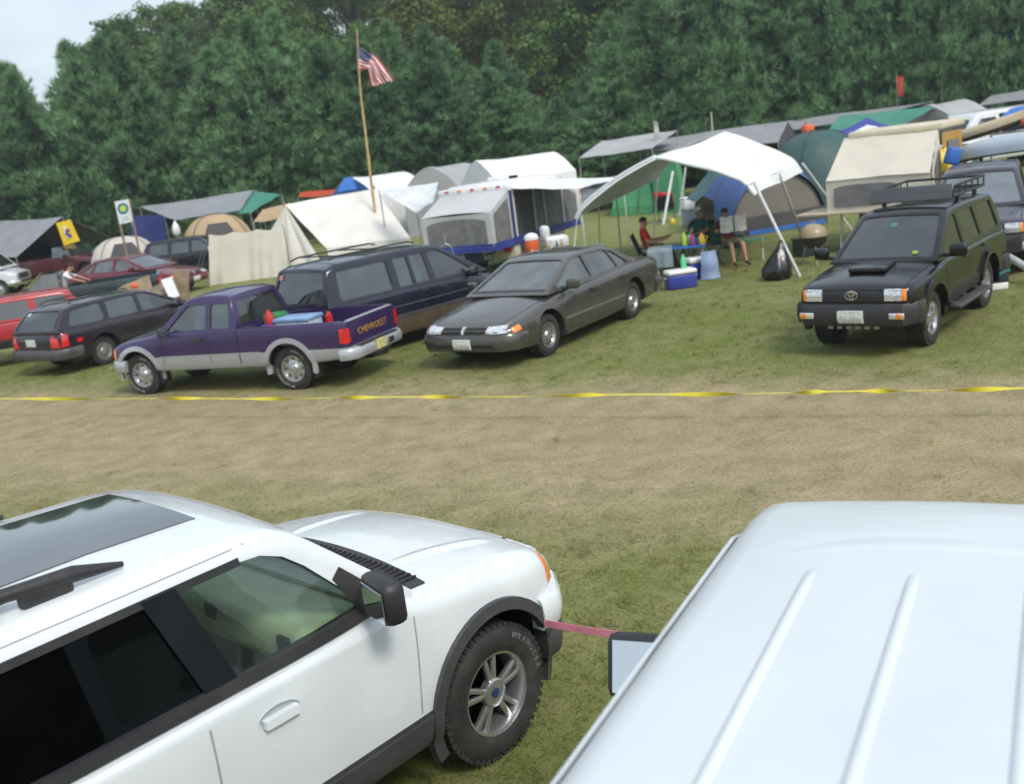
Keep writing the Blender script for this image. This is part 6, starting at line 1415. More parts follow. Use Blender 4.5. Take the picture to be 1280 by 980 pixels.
lathe(bm, [(.22, 0), (.26, .2), (.22, .55), (.12, .68), (0, .70)], 14, 'z', (a.x, a.y, a.z-.05)); tag(mk('tarp_bundle', bm, cloth('dark grey bundle', (.09, .09, .085)), smooth=60), 'dark grey wrapped bundle standing on the cream camper roof end', 'bundle')

# ---- canoes on the jeep
def canoe(name, label, A, B_, w, dpt, m, rise=.25, inv=True):
    A, B_ = V(A), V(B_); d = (B_-A); Lg = d.length; d.normalize(); s = d.cross(V((0, 0, 1))).normalized(); u_ = s.cross(d)
    e = thing(name, label, 'canoe', (A+B_)/2)
    def hull(u, v):
        t = abs(2*u-1); ww = w*.5*max(0.02, (1-t**2.4)); a = pi*v; p = A+d*Lg*u+s*ww*cos(a)*1.0+u_*((dpt*sin(a)**.7)*(1-.25*t**3)*(1 if inv else -1)); 
        return p+V((0, 0, rise*t**3*(-1 if inv else 1)*.5))
    bm = bmesh.new(); sheet(bm, hull, 36, 14, .02); mk('hull', bm, m, e, smooth=80)
    bm = bmesh.new()
    for v in (0, 1): tube(bm, [hull(u, v) for u in np.linspace(0, 1, 30)], .022, 6)
    mk('gunwale', bm, M_BLACK, e, smooth=60)
    return e
canoe('canoe', 'pale blue canoe strapped upside down on the jeep roof', gy(1192, 201, 22.6), gy(1345, 178, 20.0), .85, .36, mat('pale blue hull', (.40, .47, .53), .4, var=.08, dirt=DUST, dirt_amt=.15), .15)
canoe('kayak', 'long beige canoe with red tip lying above the pale blue one', gy(1181, 183, 24.8), gy(1284, 151, 22.8), .62, .24, mat('beige hull', (.55, .45, .30), .4, var=.08, dirt=DUST, dirt_amt=.2), -.15)
bm = bmesh.new(); box(bm, gy(1281, 152, 22.8), (.22, .10, .14), Matrix.Rotation(.5, 3, 'Z'), .04); o = mk('bow_tip', bm, mat('red tip paint', (.5, .06, .03), .4), smooth=60); o.parent = [x for x in SC.objects if x.name.startswith('kayak')][0]
P0 = gy(1225, 176, 24)
e = thing('canoe_rack', 'grey metal rack carrying the beige canoe behind the jeep', 'rack', down(P0))
for (px, py, yy) in ((1200, 181, 24.4), (1262, 164, 23.2)):
    a = gy(px, py, yy)+V((-.35, .15, -.02)); b_ = gy(px, py, yy)+V((.35, -.15, -.02)); pole(e, a, b_, .03, M_POLE, 'crossbar'); pole(e, down(a), a, .03); pole(e, down(b_), b_, .03)

# ---- kettle grill and clutter beside the black four-wheel-drive
q = gz(1017, 304, .45); q.z = -.20
e = thing('kettle_grill', 'black kettle grill with dull tan lid left of the black four-wheel-drive', 'grill', q)
bm = bmesh.new(); lathe(bm, [(0, .55), (.14, .56), (.25, .64), (.29, .78), (.30, .80), (.28, .80), (0, .72)], 24, 'z', q); mk('bowl', bm, M_BLACK, e, smooth=45)
bm = bmesh.new(); lathe(bm, [(.305, .80), (.30, .86), (.24, .98), (.12, 1.05), (0, 1.07)], 24, 'z', q); tube(bm, [q+V((-.06, 0, 1.06)), q+V((-.05, 0, 1.12)), q+V((.05, 0, 1.12)), q+V((.06, 0, 1.06))], .012, 6); mk('lid', bm, mat('dull tan enamel', (.33, .27, .17), .35, dirt=(.1, .08, .06), dirt_amt=.4), e, smooth=45)
for k in range(3): a = 2*pi*k/3+.4; pole(e, q+V((.34*cos(a), .34*sin(a), 0)), q+V((.18*cos(a), .18*sin(a), .60)), .014, M_POLE, 'leg')
q = gz(1004, 322, .0)
e = thing('storage_crate', 'dark plastic crate in the grass beside the kettle grill', 'crate', q)
bm = bmesh.new(); box(bm, q+V((.15, .2, .2)), (.5, .4, .40), Matrix.Rotation(.5, 3, 'Z'), .03); mk('crate_body', bm, mat('dark slate plastic', (.03, .035, .045), .5), e, smooth=45); bm = bmesh.new(); box(bm, q+V((.15, .2, .41)), (.54, .44, .04), Matrix.Rotation(.5, 3, 'Z'), .015); mk('lid', bm, M_TRIM, e, smooth=45)
q = gz(1243, 362, 0)
e = thing('ice_chest', 'dark ice chest with pale base behind the rear wheel of the black four-wheel-drive', 'cooler', q)
bm = bmesh.new(); box(bm, q+V((0, .1, .06)), (.36, .42, .12), None, .02); mk('base', bm, M_WHITEP, e, smooth=45); bm = bmesh.new(); box(bm, q+V((0, .1, .26)), (.38, .44, .28), None, .03); mk('chest', bm, mat('dark slate plastic', (.03, .035, .045), .5), e, smooth=45)
bm = bmesh.new(); sheet(bm, lambda u, v: q+V((-.2+.4*u, -.13+.45*v, .43-.0*u+.02*sin(9*u)-.14*(v < .15))), 10, 10, .03); tag(mk('towel', bm, cloth('teal towel', (.05, .30, .27)), smooth=80), 'teal towel lying on the dark ice chest', 'towel')
a, b_ = gy(1226, 300, 17.6), gz(1330, 363, 0)
bm = bmesh.new(); tube(bm, [a, b_], .062, 12); o = mk('canopy_pole', bm, mat('pale grey pipe', (.45, .48, .48), .45, dirt=DUST, dirt_amt=.2), smooth=60); o.name = 'steel_pipe'; tag(o, 'thick pale grey pipe slanting to the ground at the right edge', 'pipe')
bm = bmesh.new(); tube(bm, [a, down(a+V((-.3, .1, 0)))], .05, 10); mk('prop', bm, M_POLE, o)

# ---- wooden panels by the wine red car
def board(name, label, cat, pts, yy, th, m, tilt=.25):
    P = [gy(x, y, yy+(tilt if k > 1 else 0)) for k, (x, y) in enumerate(pts)]
    e = thing(name, label, cat, down(P[0])); bm = bmesh.new(); prism(bm, P, (0, 0, 0), (0, th, 0)); mk('panel', bm, m, e)
    bm = bmesh.new()
    for t in (.12, .88): tube(bm, [P[0].lerp(P[1], t)+V((0, th+.02, 0)), down(P[0].lerp(P[1], t))+V((0, .5, 0))], .03, 6)
    mk('batten', bm, M_WOOD, e); return e
board('plywood_sheet', 'long weathered plywood panel leaning beyond the dark estate car', 'wooden panel', ((136, 372), (192, 368), (186, 344), (150, 358)), 28.5, .04, M_WOOD)
board('plywood_sheet', 'shorter grey-brown plywood panel behind the white board', 'wooden panel', ((178, 374), (216, 366), (205, 352), (183, 362)), 28.0, .04, mat('grey plywood', (.20, .165, .12), .8, var=.3, bump=.2))
board('white_board', 'slanting white board in front of the plywood panels', 'board', ((212, 374), (224, 370), (214, 346), (201, 350)), 27.6, .05, M_WHITEP)
bm = bmesh.new(); a = gy(223, 338, 28.3); box(bm, (a+V((0, 0, -.45))), (.42, .06, .95), Matrix.Rotation(.2, 3, 'Y'), .01); box(bm, down(a, .25), (.3, .08, .5), None, .01); tag(mk('wooden_post', bm, M_WOOD, smooth=40), 'short wooden post beside the white board', 'post')
bm = bmesh.new(); box(bm, gy(168, 357, 28.3), (.22, .10, .14), Matrix.Rotation(.3, 3, 'Z'), .03); tag(mk('reflector', bm, C_ORANGE, smooth=45), 'small orange reflector on the long plywood panel', 'reflector')

# ---- coolers, table and small things under the canopy
def cooler(label, px, py, rz, w, d, h, hand=True, at=None):
    q = gz(px, py, 0) if at is None else at
    e = empty('ice_chest', q, rz, label, 'cooler')
    bm = bmesh.new(); box(bm, (0, 0, h*.37), (w, d, h*.72), None, .03); mk('chest', bm, M_BLUEP, e, smooth=45)
    bm = bmesh.new(); box(bm, (0, 0, h*.86), (w+.03, d+.03, h*.26), None, .045); mk('lid', bm, M_WHITEP, e, smooth=45)
    bm = bmesh.new(); tube(bm, [(-w/2-.02, -.1, h*.62), (-w/2-.05, 0, h*.62), (-w/2-.02, .1, h*.62)], .012, 6); tube(bm, [(w/2+.02, -.1, h*.62), (w/2+.05, 0, h*.62), (w/2+.02, .1, h*.62)], .012, 6); mk('handle', bm, M_WHITEP, e)
    return e
c1 = gz(853, 361, 0)+V((0, .12, 0)); c2_ = gz(872, 349, 0)+V((.05, .15, 0))
cooler('low blue cooler with white lid, the nearer of the two by the canopy', 0, 0, .15, .60, .36, .40, at=c1)
cooler('taller blue cooler with white lid, standing behind the low one', 0, 0, .25, .50, .38, .48, at=c2_)
bm = bmesh.new(); q = c1+V((.10, .06, .40)); lathe(bm, [(.0, 0), (.055, 0), (.06, .10), (.05, .20), (.025, .25), (.025, .28), (0, .28)], 14, 'z', q); tag(mk('plastic_bottle', bm, mat('light green plastic', (.12, .62, .28), .35), smooth=50), 'light green bottle standing on the low blue cooler', 'bottle')
q = gz(889, 350, 0)+V((.02, .15, 0))
bm = bmesh.new(); sheet(bm, lambda u, v: q+V((-.17+.34*u*(1-.25*v)+.03*v, -.10*sin(pi*u)*(1-.5*v)+.02*sin(8*v), .60*v)), 10, 10, .12); tag(mk('carrier_bag', bm, cloth('pale blue bag', (.28, .36, .58), .1, .5), smooth=70), 'pale blue carrier bag beside the taller blue cooler', 'bag')
tc_ = gz(846, 309, .70); e = thing('folding_table', 'blue-topped folding table between the person in red and the coolers', 'table', down(tc_))
ang = Matrix.Rotation(-.25, 3, 'Z')
bm = bmesh.new(); box(bm, tc_, (1.25, .62, .04), ang, .012); mk('tabletop', bm, mat('blue table top', (.03, .12, .40), .5), e)
for sx in (-1, 1):
    for sy in (-1, 1): p = tc_+ang @ V((sx*.55, sy*.25, 0)); pole(e, down(p), p, .014, M_POLE, 'leg')
def tw(u, v):
    o = V((-.62+.52*u, .30-.62*min(1, v*1.7), .026)); p = tc_+ang @ o
    if v*1.7 > 1: p.z -= (v*1.7-1)*.56; p += ang @ V((.02*sin(14*u), -.02-.02*sin(11*u), 0))
    return p
bm = bmesh.new(); sheet(bm, tw, 14, 24, .014); tag(mk('towel', bm, cloth('grey blue towel', (.26, .33, .38)), smooth=80), 'grey-blue towel hanging over the left end of the blue table', 'towel')
items = [((.18, -.05), .055, .30, (.42, .75, .06), 'lime green bottle on the blue table', 'plastic_bottle', 'bottle'), ((.42, .02), .12, .14, (.02, .20, .62), 'blue plastic bowl on the right end of the blue table', 'plastic_bowl', 'bowl'), ((.55, -.08), .07, .24, (.80, .52, .02), 'yellow jug on the right end of the blue table', 'plastic_jug', 'jug'), ((.28, .10), .045, .20, (.7, .7, .7), 'white cup on the blue table behind the lime bottle', 'paper_cup', 'cup'), ((.36, -.14), .04, .22, (.50, .06, .14), 'red can on the blue table', 'drink_can', 'can')]
for (dx, dy), r, h, col, lab, nm, cat in items:
    q = tc_+ang @ V((dx, dy, .022)); bm = bmesh.new()
    prof = [(0, 0), (r*.9, 0), (r, h*.1), (r, h*.62), (r*.45, h*.86), (r*.42, h), (0, h)] if cat in ('bottle', 'jug') else [(0, 0), (r*.6, 0), (r, h), (r*.92, h), (r*.55, h*.12), (0, h*.12)] if cat in ('bowl', 'cup') else [(0, 0), (r*.9, 0), (r, h*.06), (r, h*.92), (r*.85, h), (0, h)]
    lathe(bm, prof, 18, 'z', q)
    if cat == 'jug': tube(bm, [q+V((r, 0, h*.75)), q+V((r*1.9, 0, h*.6)), q+V((r, 0, h*.2))], .012, 6)
    tag(mk(nm, bm, mat('item %s' % lab[:14], col, .35), smooth=45), lab, cat)
q = gz(943, 325, 0)
e = empty('folding_stool', q, -.3, 'small green folding stool beside the reader, near the canopy leg', 'stool')
bm = bmesh.new(); sheet(bm, lambda u, v: V((-.21+.42*u, -.18+.36*v, .50-.03*sin(pi*u))), 6, 6, .02); mk('seat', bm, cloth('green stool cloth', (.06, .26, .18)), e, smooth=80)
for sx in (-1, 1):
    for s in (-1, 1): bm = bmesh.new(); tube(bm, [(sx*.21, s*.20, 0), (sx*.20, -s*.17, .50)], .013, 6); mk('leg', bm, M_POLE, e, smooth=60)

# ---- load in the purple pickup
def tr(x, y, z): c, s = cos(TH), sin(TH); return V((-4.42+.97*(x*c-y*s), 16.64+.97*(x*s+y*c), .97*z))
RT = Matrix.Rotation(TH, 3, 'Z')
e = thing('storage_box', 'clear storage box with blue lid in the purple pickup bed', 'storage box', tr(-1.55, .15, .66))
bm = bmesh.new(); box(bm, tr(-1.50, .30, .88), (.62, .42, .40), RT, .03); mk('box_body', bm, mat('milky plastic', (.42, .48, .55), .3), e, smooth=45); bm = bmesh.new(); box(bm, tr(-1.50, .30, 1.10), (.66, .46, .06), RT, .015); mk('lid', bm, mat('pale blue lid', (.22, .34, .55), .4), e, smooth=45)
bm = bmesh.new(); box(bm, tr(-1.0, .38, .84), (.40, .40, .40), RT, .10); tag(mk('duffel_bag', bm, mat('blue bag', (.05, .06, .30), .6), smooth=60), 'blue bag in the pickup bed next to the storage box', 'bag')
bm = bmesh.new(); lathe(bm, [(0, 0), (.07, 0), (.075, .14), (.03, .19), (.03, .22), (0, .22)], 14, 'z', tr(-1.02, .42, 1.05)); tag(mk('gas_can', bm, mat('red plastic', (.45, .02, .02), .4), smooth=45), 'red container on top of the blue bag in the pickup bed', 'container')
bm = bmesh.new(); box(bm, tr(-.92, .10, .92), (.3, .35, .5), RT, .05); tag(mk('backpack', bm, cloth('green pack', (.03, .22, .07)), smooth=60), 'green pack against the cab in the pickup bed', 'pack')

# ---- pink strap between the two white vehicles
a, b_ = gz(676, 778, .62), gz(772, 790, .66); far = b_+(b_-a)*.8
bm = bmesh.new(); sheet(bm, lambda u, v: a.lerp(far, u)+V((0, 0, (v-.5)*.042-.015*sin(pi*u))), 30, 2, .003); tag(mk('ribbon', bm, mat('pink plastic ribbon', (.80, .27, .36), .45), smooth=60), 'pink plastic ribbon stretched between the white SUV bumper and the white van', 'ribbon')
# ------------------------------------------------------------------ people
def skinned(verts, edges, root=0, sub=2):
    me = bpy.data.meshes.new('figure'); me.from_pydata([v[0] for v in verts], edges, [])
    o = link(bpy.data.objects.new('figure', me)); md = o.modifiers.new('s', 'SKIN'); md.use_smooth_shade = True
    for i, v in enumerate(verts):
        d = me.skin_vertices[0].data[i]; r = v[1]; d.radius = r if isinstance(r, tuple) else (r, r); d.use_root = (i == root)
    sb = o.modifiers.new('u', 'SUBSURF'); sb.levels = sub; sb.render_levels = sub
    dg = bpy.context.evaluated_depsgraph_get(); dg.update()
    nm = bpy.data.meshes.new_from_object(o.evaluated_get(dg)); bpy.data.objects.remove(o); bpy.data.meshes.remove(me); return nm
def person(label, loc, rz, J, mats, hair, tilt=0.0, scale=1.0, hat=None):
    """J: joint positions; forward is -y; mats = (skin, shirt, trousers, shoes)"""
    e = empty('person', loc, rz, label, 'person'); e.scale = (scale,)*3
    V_, E_ = [], []; idx = {}
    def jt(n, p, r, par=None):
        idx[n] = len(V_); V_.append((p, r)); 
        if par: E_.append((idx[par], idx[n]))
    jt('pelvis', J['pelvis'], (.15, .12)); jt('waist', J['waist'], (.14, .10), 'pelvis'); jt('chest', J['chest'], (.165, .115), 'waist'); jt('neckbase', J['neck'], (.075, .07), 'chest')
    h = V(J['head']); n = V(J['neck']); up = (h-n).normalized()
    jt('jaw', (h-up*.045+V((0, -.012, 0)))[:], (.062, .070), 'neckbase'); jt('head', (h+up*.04)[:], (.075, .092), 'jaw'); jt('crownhead', (h+up*.115)[:], (.055, .068), 'head')
    for s, k in ((1, 'l'), (-1, 'r')):
        jt('sh'+k, J['sh'+k], .062, 'chest'); jt('el'+k, J['el'+k], .043, 'sh'+k); jt('wr'+k, J['wr'+k], .027, 'el'+k); jt('pa'+k, J['pa'+k], (.038, .018), 'wr'+k)
        jt('hi'+k, J['hi'+k], .088, 'pelvis'); jt('kn'+k, J['kn'+k], .06, 'hi'+k); jt('an'+k, J['an'+k], .040, 'kn'+k); jt('to'+k, J['to'+k], (.045, .03), 'an'+k)
    body = skinned(V_, E_)
    bm = bmesh.new(); bm.from_mesh(body)
    for f in bm.faces:
        c = f.calc_center_median(); best = None
        for (a, b_) in E_:
            A, B_ = V(V_[a][0]), V(V_[b_][0]); d = B_-A; t = max(0, min(1, (c-A).dot(d)/d.length_squared)); q = (c-A-d*t).length
            if best is None or q < best[0]: best = (q, a, b_, t)
        names = {v: k for k, v in idx.items()}; a, b_, t = names[best[1]], names[best[2]], best[3]
        if b_ in ('jaw', 'head', 'crownhead'): mi = 0
        elif b_[:2] in ('wr', 'pa'): mi = 0
        elif b_[:2] == 'el': mi = 1 if t < .75 else 0
        elif b_[:2] == 'sh' or b_ in ('waist', 'chest', 'neckbase'): mi = 1
        elif b_[:2] in ('hi', 'kn'): mi = 2
        elif b_[:2] == 'an': mi = 0 if J.get('shorts') else 2
        else: mi = 3
        f.material_index = mi; f.smooth = True
    # face: nose, eyes, ears; and the fingers, all in the same mesh
    fwd = V((0, -1, 0)); fwd = (fwd-up*fwd.dot(up)).normalized(); sd = fwd.cross(up)
    def blob(c, r, mi):
        rr = bmesh.ops.create_uvsphere(bm, u_segments=10, v_segments=6, radius=1, matrix=Matrix.Translation(c) @ Matrix.Diagonal((r[0], r[1], r[2], 1)))
        for f in {f for v in rr['verts'] for f in v.link_faces}: f.material_index = mi; f.smooth = True
    blob(h+fwd*.092+up*.0, (.014, .020, .022), 0); blob(h+fwd*.078-up*.045, (.022, .010, .006), 4)
    for s in (-1, 1): blob(h+fwd*.078+sd*.030*s+up*.028, (.010, .008, .007), 4); blob(h+sd*.074*s+up*.005, (.012, .020, .030), 0)
    for k in ('l', 'r'):
        pa, wr = V(J['pa'+k]), V(J['wr'+k]); d = (pa-wr).normalized(); sdv = d.cross(V((0, 0, 1))).normalized(); dn = V((0, 0, -1))
        for q in range(5):
            if q < 4: o0 = pa+sdv*(.022*(q-1.5)); dd = d; ln = (.062, .072, .068, .052)[q]
            else: sg = 1 if k == 'r' else -1; o0 = wr.lerp(pa, .45)+sdv*.028*sg; dd = (d+sdv*1.1*sg).normalized(); ln = .05
            tube(bm, [o0, o0+dd*ln*.5+dn*.006, o0+dd*ln*.75+dn*.022, o0+dd*ln*.9+dn*.042], [.010, .009, .008, .006], 6)
    me = bpy.data.meshes.new('body'); bm.to_mesh(me); bm.free()
    for m in (*mats, M_DARK): me.materials.append(m)
    o = link(bpy.data.objects.new('body', me)); o.parent = e
    bm = bmesh.new()
    if hair:
        c = h+up*.06-fwd*.018
        rr = bmesh.ops.create_uvsphere(bm, u_segments=20, v_segments=14, radius=1, matrix=Matrix.Translation(c) @ Matrix.Diagonal((.084, .098, .092, 1)))
        bmesh.ops.delete(bm, geom=[v for v in bm.verts if (v.co-c).dot(up) < -.03 and (v.co-c).dot(fwd) > -.05 or (v.co-c).dot(fwd) > .06 and (v.co-c).dot(up) < .03], context='VERTS')
        mk('hair', bm, hair, e, smooth=80)
    if hat:
        bm = bmesh.new(); c = h+up*.085
        rr = bmesh.ops.create_uvsphere(bm, u_segments=20, v_segments=12, radius=1, matrix=Matrix.Translation(c) @ Matrix.Diagonal((.092, .104, .085, 1)))
        bmesh.ops.delete(bm, geom=[v for v in bm.verts if (v.co-c).dot(up) < -.012], context='VERTS')
        box(bm, c+fwd*.13-up*.005, (.14, .12, .014), None, .005); mk('cap', bm, hat, e, smooth=60)
    return e
def pose(**k):
    J = dict(pelvis=(0, .02, .50), waist=(0, .08, .66), chest=(0, .14, .88), neck=(0, .17, 1.05), head=(0, .13, 1.17),
        shl=(.19, .14, .97), ell=(.26, .02, .74), wrl=(.17, -.22, .72), pal=(.14, -.31, .73), shr=(-.19, .14, .97), elr=(-.26, .02, .74), wrr=(-.17, -.22, .72), par=(-.14, -.31, .73),
        hil=(.10, -.04, .49), knl=(.14, -.44, .54), anl=(.15, -.56, .10), tol=(.16, -.72, .05), hir=(-.10, -.04, .49), knr=(-.14, -.44, .54), anr=(-.15, -.56, .10), tor=(-.16, -.72, .05))
    J.update(k); return J
S_ = lambda n, c: cloth(n, c, .0, .9)
M_HAIR = mat('dark hair', (.015, .011, .009), .6, var=.3, scale=30); M_SHOE = mat('dark shoes', (.03, .028, .026), .7)
q = gz(815, 321, 0); q = V((q.x, 23.3, 0)); p1 = gy(813, 300, 23.3); q.x = p1.x
chair('camp_chair', 'navy camp chair holding the person in the red shirt', q, R(75), cloth('navy chair cloth', (.02, .03, .07)), scale=1.0)
person('person in a red shirt leaning back in a camp chair under the canopy', q+V((0, 0, 0)), R(75), pose(wrl=(.15, -.34, .80), pal=(.10, -.43, .83), wrr=(-.15, -.30, .76), par=(-.09, -.39, .80)), (M_SKIN, S_('red shirt', (.50, .025, .02)), S_('dark trousers', (.03, .03, .035)), M_SHOE), M_HAIR, scale=1.0)
q = gy(910, 300, 23.0); q.z = 0
chair('camp_chair', 'green camp chair holding the reader in front of the blue dome tent', q, R(12), cloth('green chair cloth', (.02, .14, .08)))
person('person reading a newspaper in a green camp chair by the blue dome tent', q, R(12), pose(shorts=1, ell=(.28, -.02, .78), elr=(-.28, -.02, .78), wrl=(.26, -.26, .88), pal=(.25, -.33, .92), wrr=(-.26, -.26, .88), par=(-.25, -.33, .92), head=(0, .09, 1.16)), (M_SKIN, S_('maroon shirt', (.16, .02, .035)), S_('khaki shorts', (.22, .18, .11)), M_SHOE), M_HAIR)
e = empty('newspaper', q, R(12), 'open newspaper held up by the reader in the green chair', 'newspaper')
for s in (-1, 1):
    bm = bmesh.new(); sheet(bm, lambda u, v, s=s: V((s*(.02+.30*u), -.36-.05*sin(pi*u)+.03*u, .78+.36*v+.01*sin(9*u))), 8, 6, .006); mk('page', bm, mat('newsprint', (.62, .62, .60), .8, var=.25, scale=30), e, smooth=80)
q = gy(872, 300, 24.2); q.z = 0
chair('camp_chair', 'dark green camp chair holding the person in the white cap', q, R(-40), cloth('dark green chair cloth', (.015, .06, .045)))
person('person in a white cap and dark green top, seated left of the reader', q, R(-40), pose(), (M_SKIN, S_('dark green top', (.015, .09, .085)), S_('grey trousers', (.10, .10, .11)), M_SHOE), M_HAIR, hat=S_('white cap cloth', (.7, .7, .7)))
bm = bmesh.new(); q2_ = gy(884, 300, 25.0); q2_.z = 0
sheet(bm, lambda u, v: q2_+V((-.22+.44*u, .10*sin(pi*u)+.05*sin(6*v), .25+1.25*v*(1-.12*abs(2*u-1)))), 12, 16, .05); M_CAMO = mat('camouflage cloth', (.20, .19, .14), .9, var=.75, scale=7); o = mk('camouflage_cover', bm, M_CAMO, smooth=80); tag(o, 'camouflage cloth cover draped on a folded lounger by the blue dome tent', 'cover')
for sx in (-1, 1):
    bm = bmesh.new(); tube(bm, [q2_+V((sx*.20, .08, 0)), q2_+V((sx*.20, .06, 1.40))], .014, 6); mk('frame', bm, M_POLE, o)
# a person in white leaning over the bed of the teal pickup
q = gy(79, 350, 29.2); 
person('person in a white shirt leaning over the bed of the dark teal pickup', V((q.x, q.y, .0)), R(95), pose(pelvis=(0, .05, .93), waist=(0, .02, 1.08), chest=(0, -.10, 1.28), neck=(0, -.20, 1.43), head=(0, -.27, 1.53), shl=(.18, -.12, 1.36), ell=(.22, -.36, 1.26), wrl=(.18, -.55, 1.16), pal=(.17, -.63, 1.14), shr=(-.18, -.12, 1.36), elr=(-.22, -.34, 1.22), wrr=(-.17, -.52, 1.14), par=(-.16, -.60, 1.12),
    hil=(.10, .05, .90), knl=(.11, .02, .49), anl=(.11, .10, .10), tol=(.12, -.06, .05), hir=(-.10, .05, .90), knr=(-.11, -.02, .49), anr=(-.11, .06, .10), tor=(-.12, -.10, .05)), (M_SKIN, S_('white shirt', (.70, .70, .70)), S_('blue jeans', (.06, .08, .15)), M_SHOE), M_HAIR)
# ------------------------------------------------------------------ trees
def foliage(name, col, col2, hue_var=.5, trans=.30):
    m, nt, b = nodes(name); L = nt.links
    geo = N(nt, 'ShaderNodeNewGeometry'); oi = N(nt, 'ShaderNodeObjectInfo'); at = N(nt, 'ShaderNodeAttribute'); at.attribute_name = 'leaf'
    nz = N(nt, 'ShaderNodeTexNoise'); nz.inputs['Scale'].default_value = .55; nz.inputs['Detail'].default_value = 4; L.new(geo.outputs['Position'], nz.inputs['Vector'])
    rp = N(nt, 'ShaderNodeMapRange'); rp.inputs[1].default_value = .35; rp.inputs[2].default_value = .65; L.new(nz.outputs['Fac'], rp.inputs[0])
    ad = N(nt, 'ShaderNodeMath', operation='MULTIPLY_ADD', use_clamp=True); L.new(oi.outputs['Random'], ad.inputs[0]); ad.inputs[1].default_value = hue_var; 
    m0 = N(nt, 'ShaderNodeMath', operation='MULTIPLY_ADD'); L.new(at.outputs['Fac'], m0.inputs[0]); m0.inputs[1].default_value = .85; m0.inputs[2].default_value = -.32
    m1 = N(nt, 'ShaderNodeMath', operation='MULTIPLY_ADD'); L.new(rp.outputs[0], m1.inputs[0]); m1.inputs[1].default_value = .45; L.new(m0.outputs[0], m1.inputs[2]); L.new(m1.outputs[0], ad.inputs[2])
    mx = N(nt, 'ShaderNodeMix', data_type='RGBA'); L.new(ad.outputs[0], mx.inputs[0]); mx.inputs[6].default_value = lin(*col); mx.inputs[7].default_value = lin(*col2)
    L.new(mx.outputs[2], b.inputs['Base Color']); b.inputs['Roughness'].default_value = .6; b.inputs['Specular IOR Level'].default_value = .25
    tr = N(nt, 'ShaderNodeBsdfTranslucent'); L.new(mx.outputs[2], tr.inputs[0]); ms = N(nt, 'ShaderNodeMixShader'); ms.inputs[0].default_value = trans
    L.new(b.outputs[0], ms.inputs[1]); L.new(tr.outputs[0], ms.inputs[2]); L.new(ms.outputs[0], nt.nodes['Material Output'].inputs[0])
    return m
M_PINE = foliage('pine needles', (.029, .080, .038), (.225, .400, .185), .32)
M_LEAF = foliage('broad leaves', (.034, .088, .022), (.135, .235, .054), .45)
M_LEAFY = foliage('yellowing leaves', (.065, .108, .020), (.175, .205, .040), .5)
M_BARK = mat('bark', (.085, .065, .048), .9, var=.35, scale=3, bump=.5, bscale=12)
def tri_mesh(name, P, m, leaf):
    """P: (n,3,3) triangles or (n,4,3) quads"""
    n, k = P.shape[:2]; me = bpy.data.meshes.new(name); me.vertices.add(n*k); me.vertices.foreach_set('co', P.reshape(-1).astype(np.float32)); me.loops.add(n*k); me.loops.foreach_set('vertex_index', np.arange(n*k, dtype=np.int32))
    me.polygons.add(n); me.polygons.foreach_set('loop_start', np.arange(0, n*k, k, dtype=np.int32)); me.polygons.foreach_set('loop_total', np.full(n, k, np.int32)); me.update(); me.materials.append(m)
    a = me.attributes.new('leaf', 'FLOAT', 'FACE'); a.data.foreach_set('value', leaf.astype(np.float32)); return me
def unit(v): return v/np.maximum(1e-9, np.linalg.norm(v, axis=-1, keepdims=True))
